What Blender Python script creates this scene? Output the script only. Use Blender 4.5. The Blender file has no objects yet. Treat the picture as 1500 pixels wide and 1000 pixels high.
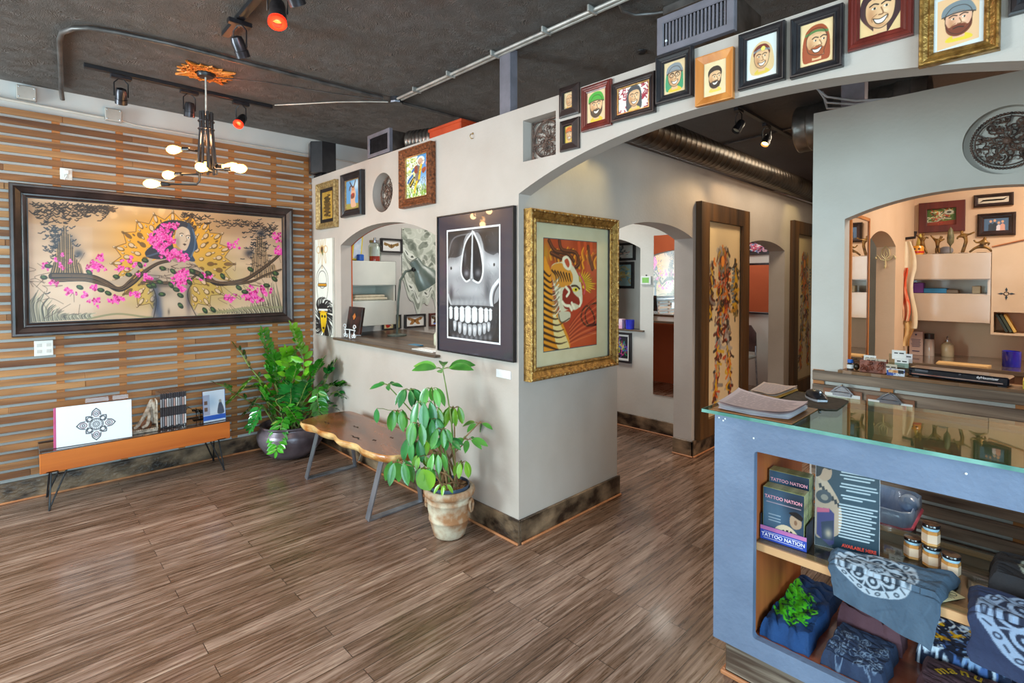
import bpy, bmesh, math, random
import numpy as np
from mathutils import Vector, Matrix, noise as mnoise

SC = bpy.context.scene
COL = SC.collection
PI = math.pi
random.seed(7)

# ------------------------------------------------------------------ camera
FOC, CX, CY = 756.444, 750.0, 426.07
CAM = np.array([2.06514, -2.05273, 1.5])
ROT = np.array([[0.69568, 0.71835, -0.00066],
                [0.01454, -0.015, -0.99978],
                [-0.71821, 0.69552, -0.02088]])      # rows: right, down, forward
cam_data = bpy.data.cameras.new('camera')
cam_data.sensor_width = 36.0
cam_data.sensor_fit = 'HORIZONTAL'
cam_data.lens = FOC * 36.0 / 1500.0
cam_data.shift_y = (CY - 500.0) / 1500.0
cam_data.clip_start = 0.05
cam = bpy.data.objects.new('camera', cam_data)
COL.objects.link(cam)
_r, _u, _b = Vector(ROT[0]), Vector(-ROT[1]), Vector(-ROT[2])
cam.matrix_world = Matrix(((_r.x, _u.x, _b.x, CAM[0]), (_r.y, _u.y, _b.y, CAM[1]),
                           (_r.z, _u.z, _b.z, CAM[2]), (0, 0, 0, 1)))
SC.camera = cam


def P(ax, val, px, py):
    """world point where the sight line through (px, py) meets the plane axis = val"""
    d = ROT.T @ np.array([(px - CX) / FOC, (py - CY) / FOC, 1.0])
    t = (val - CAM[ax]) / d[ax]
    return Vector(CAM + d * t)


def V(px, py, depth):
    """world point on the sight line at the given distance along the view axis"""
    return Vector(CAM + ROT.T @ np.array([(px - CX) / FOC * depth, (py - CY) / FOC * depth, depth]))


# ------------------------------------------------------------------ world, colour management, daylight
SC.view_settings.view_transform = 'Standard'
SC.view_settings.look = 'None'
SC.view_settings.exposure = 0.38
SC.view_settings.gamma = 1.0
SC.view_settings.use_curve_mapping = False
SC.cycles.max_bounces = 8
SC.cycles.diffuse_bounces = 5
SC.cycles.glossy_bounces = 4
SC.cycles.transparent_max_bounces = 12
SC.cycles.sample_clamp_indirect = 6.0
SC.cycles.caustics_reflective = False
SC.cycles.caustics_refractive = False

world = bpy.data.worlds.new('sky')
SC.world = world
world.use_nodes = True
_bg = world.node_tree.nodes['Background']
_bg.inputs[0].default_value = (0.75, 0.87, 1.0, 1)
_bg.inputs[1].default_value = 1.2


def lamp(kind, name, loc, energy, color=(1, 1, 1), size=1.0, size_y=None, target=None, spot=60, blend=0.5, soft=0.05):
    d = bpy.data.lights.new(name, kind)
    d.energy = energy
    d.color = color
    if kind == 'AREA':
        d.size = size
        if size_y:
            d.shape = 'RECTANGLE'
            d.size_y = size_y
    else:
        d.shadow_soft_size = soft
    if kind == 'SPOT':
        d.spot_size = math.radians(spot)
        d.spot_blend = blend
    o = bpy.data.objects.new(name, d)
    COL.objects.link(o)
    o.location = loc
    if target is not None:
        o.rotation_euler = (Vector(target) - Vector(loc)).to_track_quat('-Z', 'Y').to_euler()
    return o


# daylight entering through the shop windows (front wall y = -4.4, side wall x = 4.2)
lamp('AREA', 'daylight', (-1.9, -4.55, 1.5), 190, (0.80, 0.89, 1.0), 1.1, 1.6, (-1.0, 0, 0.9))
lamp('AREA', 'daylight', (2.6, -4.55, 1.5), 80, (0.72, 0.85, 1.0), 2.6, 2.2, (2.2, 0, 1.2))
lamp('AREA', 'daylight', (4.35, -2.2, 1.5), 190, (0.60, 0.78, 1.0), 2.4, 2.2, (0, -2.0, 1.2))
# fill lights added under the ceiling to brighten rooms and lobby, no fixtures there
lamp('AREA', 'fill_light_office', (-1.5, 1.3, 2.78), 26, (1.0, 0.97, 0.88), 1.2, 0.6, (-1.5, 1.3, 0))
lamp('AREA', 'fill_light_hall', (0.6, 3.4, 2.78), 15, (1.0, 0.86, 0.62), 0.5, 1.6, (0.6, 3.4, 0))
lamp('AREA', 'fill_light_back', (2.75, 2.5, 2.81), 62, (1.0, 0.88, 0.74), 0.8, 1.6, (2.6, 2.5, 0))
lamp('AREA', 'fill_light_far', (-1.5, 4.6, 2.78), 22, (1.0, 0.96, 0.88), 1.4, 1.0, (-1.5, 4.6, 0))
lamp('AREA', 'fill_light_lobby', (0.2, -2.2, 2.80), 34, (1.0, 0.84, 0.70), 2.2, 1.6, (0.2, -2.2, 0))


# ------------------------------------------------------------------ materials
def lin(h):
    if isinstance(h, str):
        h = h.lstrip('#')
        v = [int(h[i:i + 2], 16) / 255 for i in (0, 2, 4)]
    else:
        v = list(h)
    return tuple((x / 12.92 if x <= 0.04045 else ((x + 0.055) / 1.055) ** 2.4) for x in v)


def new_mat(name, rough=0.6, metal=0.0, spec=0.5):
    m = bpy.data.materials.new(name)
    m.use_nodes = True
    nt = m.node_tree
    b = nt.nodes['Principled BSDF']
    b.inputs['Roughness'].default_value = rough
    b.inputs['Metallic'].default_value = metal
    b.inputs['Specular IOR Level'].default_value = spec
    return m, nt, b


def N(nt, t, **kw):
    n = nt.nodes.new(t)
    for k, v in kw.items():
        if k in n.inputs:
            n.inputs[k].default_value = v
        else:
            setattr(n, k, v)
    return n


def coords(nt, scale=(1, 1, 1), rot=(0, 0, 0)):
    tc = N(nt, 'ShaderNodeTexCoord')
    mp = N(nt, 'ShaderNodeMapping')
    mp.inputs['Scale'].default_value = scale
    mp.inputs['Rotation'].default_value = rot
    nt.links.new(tc.outputs['Object'], mp.inputs[0])
    return mp.outputs[0]


_MC = {}


def mat(c1, c2=None, rough=0.6, metal=0.0, scale=8.0, stretch=(1, 1, 1), bump=0.0, bscale=None, detail=4.0,
        lo=0.35, hi=0.65, spec=0.5, coat=0.0, name=None, emit=None, estr=0.0, distort=0.0):
    """two-tone procedural noise material"""
    key = (c1, c2, rough, metal, scale, stretch, bump, bscale, detail, lo, hi, spec, coat, emit, estr, distort)
    if key in _MC:
        return _MC[key]
    m, nt, b = new_mat(name or 'surface', rough, metal, spec)
    if c2 is None:
        a = lin(c1)
        c1l, c2l = [x * 0.9 for x in a], [min(1, x * 1.08) for x in a]
    else:
        c1l, c2l = lin(c1), lin(c2)
    vec = coords(nt, stretch)
    no = N(nt, 'ShaderNodeTexNoise', Scale=scale, Detail=detail, Distortion=distort)
    nt.links.new(vec, no.inputs['Vector'])
    cr = N(nt, 'ShaderNodeValToRGB')
    cr.color_ramp.elements[0].position = lo
    cr.color_ramp.elements[1].position = hi
    cr.color_ramp.elements[0].color = (*c1l, 1)
    cr.color_ramp.elements[1].color = (*c2l, 1)
    nt.links.new(no.outputs['Fac'], cr.inputs[0])
    nt.links.new(cr.outputs[0], b.inputs['Base Color'])
    if bump:
        n2 = N(nt, 'ShaderNodeTexNoise', Scale=bscale or scale * 3, Detail=3.0)
        nt.links.new(vec, n2.inputs['Vector'])
        bp = N(nt, 'ShaderNodeBump', Strength=bump, Distance=0.01)
        nt.links.new(n2.outputs['Fac'], bp.inputs['Height'])
        nt.links.new(bp.outputs[0], b.inputs['Normal'])
    if coat:
        b.inputs['Coat Weight'].default_value = coat
        b.inputs['Coat Roughness'].default_value = 0.08
    if emit:
        b.inputs['Emission Color'].default_value = (*lin(emit), 1)
        b.inputs['Emission Strength'].default_value = estr
    _MC[key] = m
    return m


def wood(c1, c2, axis='y', scale=10.0, rough=0.5, bump=0.15, lo=0.3, hi=0.7, coat=0.0, name='wood'):
    st = {'x': (0.07, 1, 1), 'y': (1, 0.07, 1), 'z': (1, 1, 0.07)}[axis]
    return mat(c1, c2, rough=rough, scale=scale, stretch=st, bump=bump, bscale=scale * 2.5, lo=lo, hi=hi,
               detail=8.0, coat=coat, name=name, distort=0.6)


def glass_mat(tint='#eef6f2', rough=0.02, clear=0.85, name='clear_glass'):
    key = ('glass', tint, rough, clear)
    if key in _MC:
        return _MC[key]
    m, nt, b = new_mat(name, rough)
    out = nt.nodes['Material Output']
    nt.nodes.remove(b)
    tr = N(nt, 'ShaderNodeBsdfTransparent')
    tr.inputs[0].default_value = (*[x * clear for x in lin(tint)], 1)
    gl = N(nt, 'ShaderNodeBsdfGlossy', Roughness=rough)
    fr = N(nt, 'ShaderNodeFresnel', IOR=1.5)
    mx = N(nt, 'ShaderNodeMixShader')
    ge = N(nt, 'ShaderNodeNewGeometry')          # only the outer face reflects; the inner one lets light through
    mu = N(nt, 'ShaderNodeMath', operation='SUBTRACT', use_clamp=True)
    nt.links.new(fr.outputs[0], mu.inputs[0])
    nt.links.new(ge.outputs['Backfacing'], mu.inputs[1])
    nt.links.new(mu.outputs[0], mx.inputs[0])
    nt.links.new(tr.outputs[0], mx.inputs[1])
    nt.links.new(gl.outputs[0], mx.inputs[2])
    nt.links.new(mx.outputs[0], out.inputs[0])
    _MC[key] = m
    return m


def art_mat(rough=0.5, coat=0.0, bump=0.0, metal=0.0):
    key = ('art', rough, coat, bump, metal)
    if key in _MC:
        return _MC[key]
    m, nt, b = new_mat('painted_picture', rough, metal)
    at = N(nt, 'ShaderNodeVertexColor', layer_name='paint')
    nt.links.new(at.outputs['Color'], b.inputs['Base Color'])
    if coat:
        b.inputs['Coat Weight'].default_value = coat
        b.inputs['Coat Roughness'].default_value = 0.03
    if bump:
        n2 = N(nt, 'ShaderNodeTexNoise', Scale=60.0, Detail=3.0)
        nt.links.new(coords(nt), n2.inputs['Vector'])
        bp = N(nt, 'ShaderNodeBump', Strength=bump, Distance=0.01)
        nt.links.new(n2.outputs['Fac'], bp.inputs['Height'])
        nt.links.new(bp.outputs[0], b.inputs['Normal'])
    _MC[key] = m
    return m


# ------------------------------------------------------------------ mesh builder
class B:
    def __init__(s):
        s.v, s.f = [], []

    def quad(s, *pts):
        i = len(s.v)
        s.v += [tuple(p) for p in pts]
        s.f.append(tuple(range(i, i + len(pts))))
        return s

    def box(s, x0, x1, y0, y1, z0, z1, M=None):
        i = len(s.v)
        p = [(x0, y0, z0), (x1, y0, z0), (x1, y1, z0), (x0, y1, z0), (x0, y0, z1), (x1, y0, z1), (x1, y1, z1), (x0, y1, z1)]
        if M is not None:
            p = [tuple(M @ Vector(q)) for q in p]
        s.v += p
        s.f += [(i, i + 3, i + 2, i + 1), (i + 4, i + 5, i + 6, i + 7), (i, i + 1, i + 5, i + 4), (i + 1, i + 2, i + 6, i + 5),
                (i + 2, i + 3, i + 7, i + 6), (i + 3, i, i + 4, i + 7)]
        return s

    def bev(s, x0, x1, y0, y1, z0, z1, r=0.004, M=None):
        """box with chamfered edges"""
        i = len(s.v)
        pts = []
        for sx in (0, 1):
            for sy in (0, 1):
                for sz in (0, 1):
                    X, Y, Z = (x0, x1)[sx], (y0, y1)[sy], (z0, z1)[sz]
                    dx, dy, dz = (r, -r)[sx], (r, -r)[sy], (r, -r)[sz]
                    pts += [(X, Y + dy, Z + dz), (X + dx, Y, Z + dz), (X + dx, Y + dy, Z)]
        if M is not None:
            pts = [tuple(M @ Vector(q)) for q in pts]
        s.v += pts

        def k(a, b, c, w):
            return i + (a * 4 + b * 2 + c) * 3 + w
        F = []
        for a in (0, 1):
            F.append([k(a, 0, 0, 0), k(a, 1, 0, 0), k(a, 1, 1, 0), k(a, 0, 1, 0)])
            F.append([k(0, a, 0, 1), k(1, a, 0, 1), k(1, a, 1, 1), k(0, a, 1, 1)])
            F.append([k(0, 0, a, 2), k(1, 0, a, 2), k(1, 1, a, 2), k(0, 1, a, 2)])
        for a in (0, 1):
            for b in (0, 1):
                F.append([k(a, b, 0, 0), k(a, b, 1, 0), k(a, b, 1, 1), k(a, b, 0, 1)])
                F.append([k(a, 0, b, 0), k(a, 1, b, 0), k(a, 1, b, 2), k(a, 0, b, 2)])
                F.append([k(0, a, b, 1), k(1, a, b, 1), k(1, a, b, 2), k(0, a, b, 2)])
                for c in (0, 1):
                    F.append([k(a, b, c, 0), k(a, b, c, 1), k(a, b, c, 2)])
        s.f += [tuple(q) for q in F]
        return s

    def prism(s, pts, a0, a1, ax=2, M=None):
        """extrude polygon pts (2D) along axis ax from a0 to a1"""
        i, n = len(s.v), len(pts)
        for a in (a0, a1):
            for p in pts:
                q = {0: (a, p[0], p[1]), 1: (p[0], a, p[1]), 2: (p[0], p[1], a)}[ax]
                s.v.append(tuple(M @ Vector(q)) if M is not None else q)
        s.f += [tuple(range(i + n - 1, i - 1, -1)), tuple(range(i + n, i + 2 * n))]
        s.f += [(i + k, i + (k + 1) % n, i + n + (k + 1) % n, i + n + k) for k in range(n)]
        return s

    def lathe(s, prof, c=(0, 0, 0), n=24, M=None, cap=True):
        i, m = len(s.v), len(prof)
        for r, z in prof:
            for k in range(n):
                a = 2 * PI * k / n
                q = Vector((c[0] + r * math.cos(a), c[1] + r * math.sin(a), c[2] + z))
                s.v.append(tuple(M @ q) if M is not None else tuple(q))
        for j in range(m - 1):
            for k in range(n):
                s.f.append((i + j * n + k, i + j * n + (k + 1) % n, i + (j + 1) * n + (k + 1) % n, i + (j + 1) * n + k))
        if cap:
            s.f.append(tuple(range(i + n - 1, i - 1, -1)))
            s.f.append(tuple(range(i + (m - 1) * n, i + m * n)))
        return s

    def tube(s, pts, r, n=8, flat=None):
        pts = [Vector(p) for p in pts]
        R = r if isinstance(r, (list, tuple)) else [r] * len(pts)
        i = len(s.v)
        up = None
        for j, p in enumerate(pts):
            d = (pts[min(j + 1, len(pts) - 1)] - pts[max(j - 1, 0)])
            if d.length < 1e-9:
                d = Vector((0, 0, 1))
            d.normalize()
            if up is None:
                up = Vector((0, 0, 1)) if abs(d.z) < 0.9 else Vector((1, 0, 0))
            sd = d.cross(up)
            if sd.length < 1e-6:
                sd = d.orthogonal()
            sd.normalize()
            up = sd.cross(d).normalized()
            for k in range(n):
                a = 2 * PI * k / n
                s.v.append(tuple(p + (sd * math.cos(a) + up * math.sin(a) * (flat or 1)) * R[j]))
        for j in range(len(pts) - 1):
            for k in range(n):
                s.f.append((i + j * n + k, i + j * n + (k + 1) % n, i + (j + 1) * n + (k + 1) % n, i + (j + 1) * n + k))
        s.f.append(tuple(range(i + n - 1, i - 1, -1)))
        s.f.append(tuple(range(i + (len(pts) - 1) * n, i + len(pts) * n)))
        return s

    def ball(s, c, rx, ry=None, rz=None, n=10, m=7, M=None):
        ry, rz = ry or rx, rz or rx
        prof = [(math.sin(PI * (j + 0.02) / (m + 0.04)), -math.cos(PI * (j + 0.02) / (m + 0.04))) for j in range(m + 1)]
        T = Matrix.Translation(c) @ Matrix.Diagonal((rx, ry, rz, 1))
        if M is not None:
            T = M @ T
        return s.lathe(prof, n=n, M=T)

    def grid(s, fn, nu, nv):
        """fn(i, j) -> point"""
        k = len(s.v)
        for j in range(nv):
            for i in range(nu):
                s.v.append(tuple(fn(i, j)))
        for j in range(nv - 1):
            for i in range(nu - 1):
                a = k + j * nu + i
                s.f.append((a, a + 1, a + nu + 1, a + nu))
        return s

    def leaf(s, base, d, nrm, L, W, droop=0.3, seg=5):
        d = Vector(d).normalized()
        nrm = Vector(nrm)
        sd = d.cross(nrm)
        if sd.length < 1e-4:
            sd = d.orthogonal()
        sd.normalize()
        nn = sd.cross(d).normalized()
        p = Vector(base)
        i = len(s.v)
        for j in range(seg + 1):
            t = j / seg
            w = W * 0.5 * (math.sin(PI * min(1, t * 0.93 + 0.05)) ** 0.8)
            if j in (0, seg):
                w = W * 0.03
            s.v += [tuple(p - sd * w + nn * w * 0.3), tuple(p), tuple(p + sd * w + nn * w * 0.3)]
            dd = (d - Vector((0, 0, 1)) * droop * t).normalized()
            p = p + dd * (L / seg)
        for j in range(seg):
            a = i + j * 3
            s.f += [(a, a + 1, a + 4, a + 3), (a + 1, a + 2, a + 5, a + 4)]
        return s


def origin_of(o):
    v = Vector((0, 0, 0))
    while o is not None:
        v += o.location
        o = o.parent
    return v


def obj(name, b, m, parent=None, smooth=False, world=False, colors=None, fix=True):
    """link builder b as one mesh object; world=True: its coordinates are world ones although it has a parent"""
    me = bpy.data.meshes.new(name)
    v = b.v
    loc = Vector((0, 0, 0))
    if parent is not None and world:
        w = origin_of(parent)
        v = [(p[0] - w.x, p[1] - w.y, p[2] - w.z) for p in v]
    elif parent is None and fix and v:
        a = np.array(v)
        loc = Vector(((a[:, 0].min() + a[:, 0].max()) / 2, (a[:, 1].min() + a[:, 1].max()) / 2, a[:, 2].min()))
        v = [(p[0] - loc.x, p[1] - loc.y, p[2] - loc.z) for p in v]
    me.from_pydata(v, [], b.f)
    me.materials.append(m)
    if smooth:
        me.polygons.foreach_set('use_smooth', [True] * len(me.polygons))
        if smooth != 'all':
            try:
                me.set_sharp_from_angle(angle=math.radians(42))
            except Exception:
                pass
    if colors is not None:
        ca = me.color_attributes.new('paint', 'FLOAT_COLOR', 'POINT')
        ca.data.foreach_set('color', np.asarray(colors, dtype=np.float32).ravel())
    me.update()
    o = bpy.data.objects.new(name, me)
    COL.objects.link(o)
    o.location = loc
    if parent is not None:
        o.parent = parent
    return o


def recalc(o):
    bm = bmesh.new()
    bm.from_mesh(o.data)
    bmesh.ops.recalc_face_normals(bm, faces=bm.faces)
    bm.to_mesh(o.data)
    bm.free()
    return o


def tag(o, label, cat, group=None, kind=None):
    o['label'] = label
    o['category'] = cat
    if group:
        o['group'] = group
    if kind:
        o['kind'] = kind
    return o


def thing(name, label, cat, loc=(0, 0, 0), rz=0.0, group=None):
    o = bpy.data.objects.new(name, None)
    o.empty_display_size = 0.05
    COL.objects.link(o)
    o.location = loc
    o.rotation_euler = (0, 0, rz)
    return tag(o, label, cat, group)


def clampv(o, ymax=None, xmin=None):
    for v in o.data.vertices:
        w = v.co + origin_of(o)
        if ymax is not None and w.y > ymax:
            v.co.y -= w.y - ymax
        if xmin is not None and w.x < xmin:
            v.co.x += xmin - w.x
    return o


def struct(name, b, m, parent=None, label=None, **kw):
    o = obj(name, b, m, parent, fix=False, **kw)
    if parent is None:
        o['kind'] = 'structure'
    if label:
        o['label'] = label
    return o


def copy_tree(o, parent=None):
    c = o.copy()
    COL.objects.link(c)
    c.parent = parent
    for ch in list(o.children):
        copy_tree(ch, c)
    return c


def skin(name, verts, edges, radii, m, parent=None, sub=1):
    me = bpy.data.meshes.new(name)
    me.from_pydata([tuple(v) for v in verts], edges, [])
    me.materials.append(m)
    o = bpy.data.objects.new(name, me)
    COL.objects.link(o)
    if parent:
        o.parent = parent
    md = o.modifiers.new('skin', 'SKIN')
    for i, r in enumerate(radii):
        me.skin_vertices[0].data[i].radius = (r, r)
    me.skin_vertices[0].data[0].use_root = True
    md.use_smooth_shade = True
    s = o.modifiers.new('sub', 'SUBSURF')
    s.levels = s.render_levels = sub
    return o


def text(s, size, m, parent, loc, rot=(PI / 2, 0, 0), ext=0.0004, name='lettering', align='CENTER', sx=1.0, bold=0.0):
    cu = bpy.data.curves.new(name, 'FONT')
    cu.body = s
    cu.size = size
    cu.extrude = ext
    cu.offset = bold
    cu.align_x = align
    cu.align_y = 'CENTER'
    cu.resolution_u = 3
    tmp = bpy.data.objects.new(name, cu)
    COL.objects.link(tmp)
    dg = bpy.context.evaluated_depsgraph_get()
    me = bpy.data.meshes.new_from_object(tmp.evaluated_get(dg))
    bpy.data.objects.remove(tmp)
    me.materials.clear()
    me.materials.append(m)
    o = bpy.data.objects.new(name, me)
    COL.objects.link(o)
    o.parent = parent
    o.location = loc
    o.rotation_euler = rot
    o.scale = (sx, 1, 1)
    return o


# ------------------------------------------------------------------ painting on flat pictures
def homog(src, dst):
    A = []
    for (x, y), (u, v) in zip(src, dst):
        A.append([x, y, 1, 0, 0, 0, -u * x, -u * y])
        A.append([0, 0, 0, x, y, 1, -v * x, -v * y])
    h = np.linalg.solve(np.array(A, float), np.array([c for p in dst for c in p], float))
    return np.append(h, 1).reshape(3, 3)


class Art:
    def __init__(s, nx, ny, bg='#ffffff', quad=None, seed=1):
        s.nx, s.ny = nx, ny
        s.a = np.ones((ny, nx, 3)) * np.array(s.c(bg))
        s.rng = np.random.RandomState(seed)
        s.H = homog(quad, [(0, 0), (nx, 0), (nx, ny), (0, ny)]) if quad else None
        s.k = 1.0
        if quad:
            s.k = nx / (math.dist(quad[0], quad[1]) * 0.5 + math.dist(quad[2], quad[3]) * 0.5)

    def c(s, h):
        if isinstance(h, str):
            h = h.lstrip('#')
            return [int(h[i:i + 2], 16) / 255 for i in (0, 2, 4)]
        return list(h)

    def T(s, pts):
        p = np.atleast_2d(np.array(pts, float))
        if s.H is None:
            return p * np.array([s.nx, s.ny])
        q = np.c_[p, np.ones(len(p))] @ s.H.T
        return q[:, :2] / q[:, 2:3]

    def win(s, P, pad):
        x0, y0 = np.floor(P.min(0) - pad).astype(int)
        x1, y1 = np.ceil(P.max(0) + pad).astype(int) + 1
        x0, y0, x1, y1 = max(0, x0), max(0, y0), min(s.nx, x1), min(s.ny, y1)
        if x1 <= x0 or y1 <= y0:
            return None
        yy, xx = np.mgrid[y0:y1, x0:x1] + 0.5
        return (slice(y0, y1), slice(x0, x1)), xx, yy

    def put(s, sl, m, col, a):
        m = (m * a)[..., None]
        s.a[sl] = s.a[sl] * (1 - m) + np.array(s.c(col)) * m

    def mask_poly(s, P, xx, yy):
        m = np.zeros(xx.shape)
        for ox, oy in ((-.25, -.25), (.25, .25), (-.25, .25), (.25, -.25)):
            ins = np.zeros(xx.shape, bool)
            X, Y = xx + ox, yy + oy
            n = len(P)
            for i in range(n):
                (x1, y1), (x2, y2) = P[i], P[(i + 1) % n]
                if y1 == y2:
                    continue
                c = ((y1 > Y) != (y2 > Y)) & (X < (x2 - x1) * (Y - y1) / (y2 - y1) + x1)
                ins ^= c
            m += ins * 0.25
        return m

    def poly(s, pts, col, a=1.0, smooth=False):
        Q = s.T(pts)
        if smooth:
            Q = s.spline(Q, True)
        w = s.win(Q, 1)
        if w:
            s.put(w[0], s.mask_poly(Q, w[1], w[2]), col, a)

    @staticmethod
    def spline(Q, closed=False, n=6):
        out = []
        m = len(Q)
        rng = range(m) if closed else range(m - 1)
        for i in rng:
            p0, p1, p2, p3 = [Q[j % m] if closed else Q[min(max(j, 0), m - 1)] for j in (i - 1, i, i + 1, i + 2)]
            for t in np.linspace(0, 1, n, endpoint=False):
                out.append(0.5 * ((2 * p1) + (-p0 + p2) * t + (2 * p0 - 5 * p1 + 4 * p2 - p3) * t * t + (-p0 + 3 * p1 - 3 * p2 + p3) * t ** 3))
        if not closed:
            out.append(Q[-1])
        return np.array(out)

    def line(s, pts, w, col, a=1.0, smooth=True, taper=None, unit=True):
        Q = s.T(pts)
        if smooth and len(Q) > 2:
            Q = s.spline(Q)
        w = w * (s.k if (unit and s.H is not None) else (s.nx if unit else 1))
        W = s.win(Q, w + 1)
        if not W:
            return
        sl, xx, yy = W
        best = np.full(xx.shape, -1e9)
        n = len(Q) - 1
        for i in range(n):
            p, q = Q[i], Q[i + 1]
            d = q - p
            L = max(d @ d, 1e-9)
            t = np.clip(((xx - p[0]) * d[0] + (yy - p[1]) * d[1]) / L, 0, 1)
            dist = np.hypot(xx - p[0] - t * d[0], yy - p[1] - t * d[1])
            g = (i + t) / n
            ww = w if taper is None else w * (taper[0] + (taper[1] - taper[0]) * g)
            best = np.maximum(best, ww / 2 - dist)
        s.put(sl, np.clip(best + 0.5, 0, 1) * min(1.0, w / 0.8 if w < 0.8 else 1), col, a)

    def ell(s, c, rx, ry, col, a=1.0, rot=0.0, soft=0.0, ring=None):
        t = np.linspace(0, 2 * PI, 28, endpoint=False)
        cr, sr = math.cos(rot), math.sin(rot)
        pts = [(c[0] + rx * math.cos(k) * cr - ry * math.sin(k) * sr, c[1] + rx * math.cos(k) * sr + ry * math.sin(k) * cr) for k in t]
        if ring:
            s.line(pts + [pts[0]], ring, col, a, smooth=False)
        else:
            s.poly(pts, col, a)

    def blob(s, c, rx, ry, col, a=1.0, p=2.0):
        C = s.T([c])[0]
        X = s.T([(c[0] + rx, c[1])])[0]
        Y = s.T([(c[0], c[1] + ry)])[0]
        RX, RY = max(abs(X[0] - C[0]), .5), max(abs(Y[1] - C[1]), .5)
        w = s.win(np.array([[C[0] - 2 * RX, C[1] - 2 * RY], [C[0] + 2 * RX, C[1] + 2 * RY]]), 0)
        if w:
            d = ((w[1] - C[0]) / RX) ** 2 + ((w[2] - C[1]) / RY) ** 2
            s.put(w[0], np.exp(-d ** (p / 2)), col, a)

    def noise(s, amt=0.05, scale=6, sx=1.0, sy=1.0, col=None):
        gx, gy = max(2, int(scale * sx)), max(2, int(scale * sy * s.ny / s.nx) + 1)
        g = s.rng.rand(gy + 2, gx + 2)
        ys, xs = np.linspace(0, gy, s.ny), np.linspace(0, gx, s.nx)
        yi, xi = ys.astype(int), xs.astype(int)
        fy, fx = (ys - yi)[:, None], (xs - xi)[None, :]
        fy, fx = fy * fy * (3 - 2 * fy), fx * fx * (3 - 2 * fx)
        n = (g[yi][:, xi] * (1 - fy) * (1 - fx) + g[yi][:, xi + 1] * (1 - fy) * fx + g[yi + 1][:, xi] * fy * (1 - fx) + g[yi + 1][:, xi + 1] * fy * fx)
        if col is None:
            s.a += ((n - 0.5) * 2 * amt)[..., None]
        else:
            m = np.clip((n - 0.5) * 2.5 * amt, 0, 1)[..., None]
            s.a = s.a * (1 - m) + np.array(s.c(col)) * m
        return s

    def colors(s):
        v = np.clip(s.a, 0, 1)[::-1]       # row 0 = bottom
        l = np.where(v <= 0.04045, v / 12.92, ((v + 0.055) / 1.055) ** 2.4)
        return np.concatenate([l.reshape(-1, 3), np.ones((s.nx * s.ny, 1))], 1)


def canvas(name, art, x0, x1, z0, z1, y, m, parent, thick=0.0):
    """flat painted panel in the local plane y = const, facing -y"""
    b = B()
    nx, ny = art.nx, art.ny
    b.grid(lambda i, j: (x0 + (x1 - x0) * i / (nx - 1), y, z0 + (z1 - z0) * j / (ny - 1)), nx, ny)
    return obj(name, b, m, parent, colors=art.colors())

# ------------------------------------------------------------------ the setting
CEIL, TOP = 2.84, 2.46
M_WALL = mat('#bbaea4', '#c3b7ae', rough=0.62, scale=3.0, bump=0.12, bscale=45.0, name='painted_plaster')
M_WALLR = mat('#cdc8c0', '#d4d0c9', rough=0.62, scale=3.0, bump=0.12, bscale=45.0, name='painted_plaster_grey')
M_TAN = mat('#d8b896', '#dec0a0', rough=0.7, scale=3.0, bump=0.1, bscale=40.0, name='tan_plaster')
M_ORANGE = mat('#b5532c', '#bd5a30', rough=0.7, scale=3.0, name='orange_plaster')
M_BASE = mat('#2c1f17', '#a08468', rough=0.34, scale=6.0, stretch=(1, 1, 1.6), bump=0.4, bscale=30, detail=12.0, lo=0.40, hi=0.74, name='mottled_brown_baseboard')
M_SHOE = wood('#a8663f', '#c98a5e', 'x', 12, name='shoe_wood')
M_BLACK = mat('#17161a', '#222024', rough=0.35, scale=20, name='black_metal')
M_DARKMETAL = mat('#3a383c', '#504d52', rough=0.32, metal=0.8, scale=18, name='dark_metal')
M_STEEL = mat('#8e9096', '#b6b8bd', rough=0.28, metal=0.9, scale=14, name='steel')
M_GREYPAINT = mat('#6f6a72', '#7d7780', rough=0.5, scale=14, name='grey_paint')
M_WHITE = mat('#e6e6e4', '#f2f2f0', rough=0.35, scale=5, name='white_gloss')


def ceiling_mat():
    m, nt, b = new_mat('textured_dark_ceiling', 0.55)
    v = coords(nt)
    n1 = N(nt, 'ShaderNodeTexNoise', Scale=1.4, Detail=5.0)
    nt.links.new(v, n1.inputs['Vector'])
    cr = N(nt, 'ShaderNodeValToRGB')
    cr.color_ramp.elements[0].color = (*lin('#665952'), 1)
    cr.color_ramp.elements[1].color = (*lin('#8f827b'), 1)
    nt.links.new(n1.outputs['Fac'], cr.inputs[0])
    nt.links.new(cr.outputs[0], b.inputs['Base Color'])
    mu = N(nt, 'ShaderNodeTexNoise', Scale=9.0, Detail=7.0, Distortion=1.3)
    nt.links.new(v, mu.inputs['Vector'])
    vo = N(nt, 'ShaderNodeTexVoronoi', Scale=16.0)
    vo.feature = 'DISTANCE_TO_EDGE'
    nt.links.new(mu.outputs['Color'], vo.inputs['Vector'])
    ad = N(nt, 'ShaderNodeMath', operation='ADD')
    nt.links.new(mu.outputs['Fac'], ad.inputs[0])
    nt.links.new(vo.outputs['Distance'], ad.inputs[1])
    bp = N(nt, 'ShaderNodeBump', Strength=1.0, Distance=0.12)
    nt.links.new(ad.outputs[0], bp.inputs['Height'])
    nt.links.new(bp.outputs[0], b.inputs['Normal'])
    return m


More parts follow.
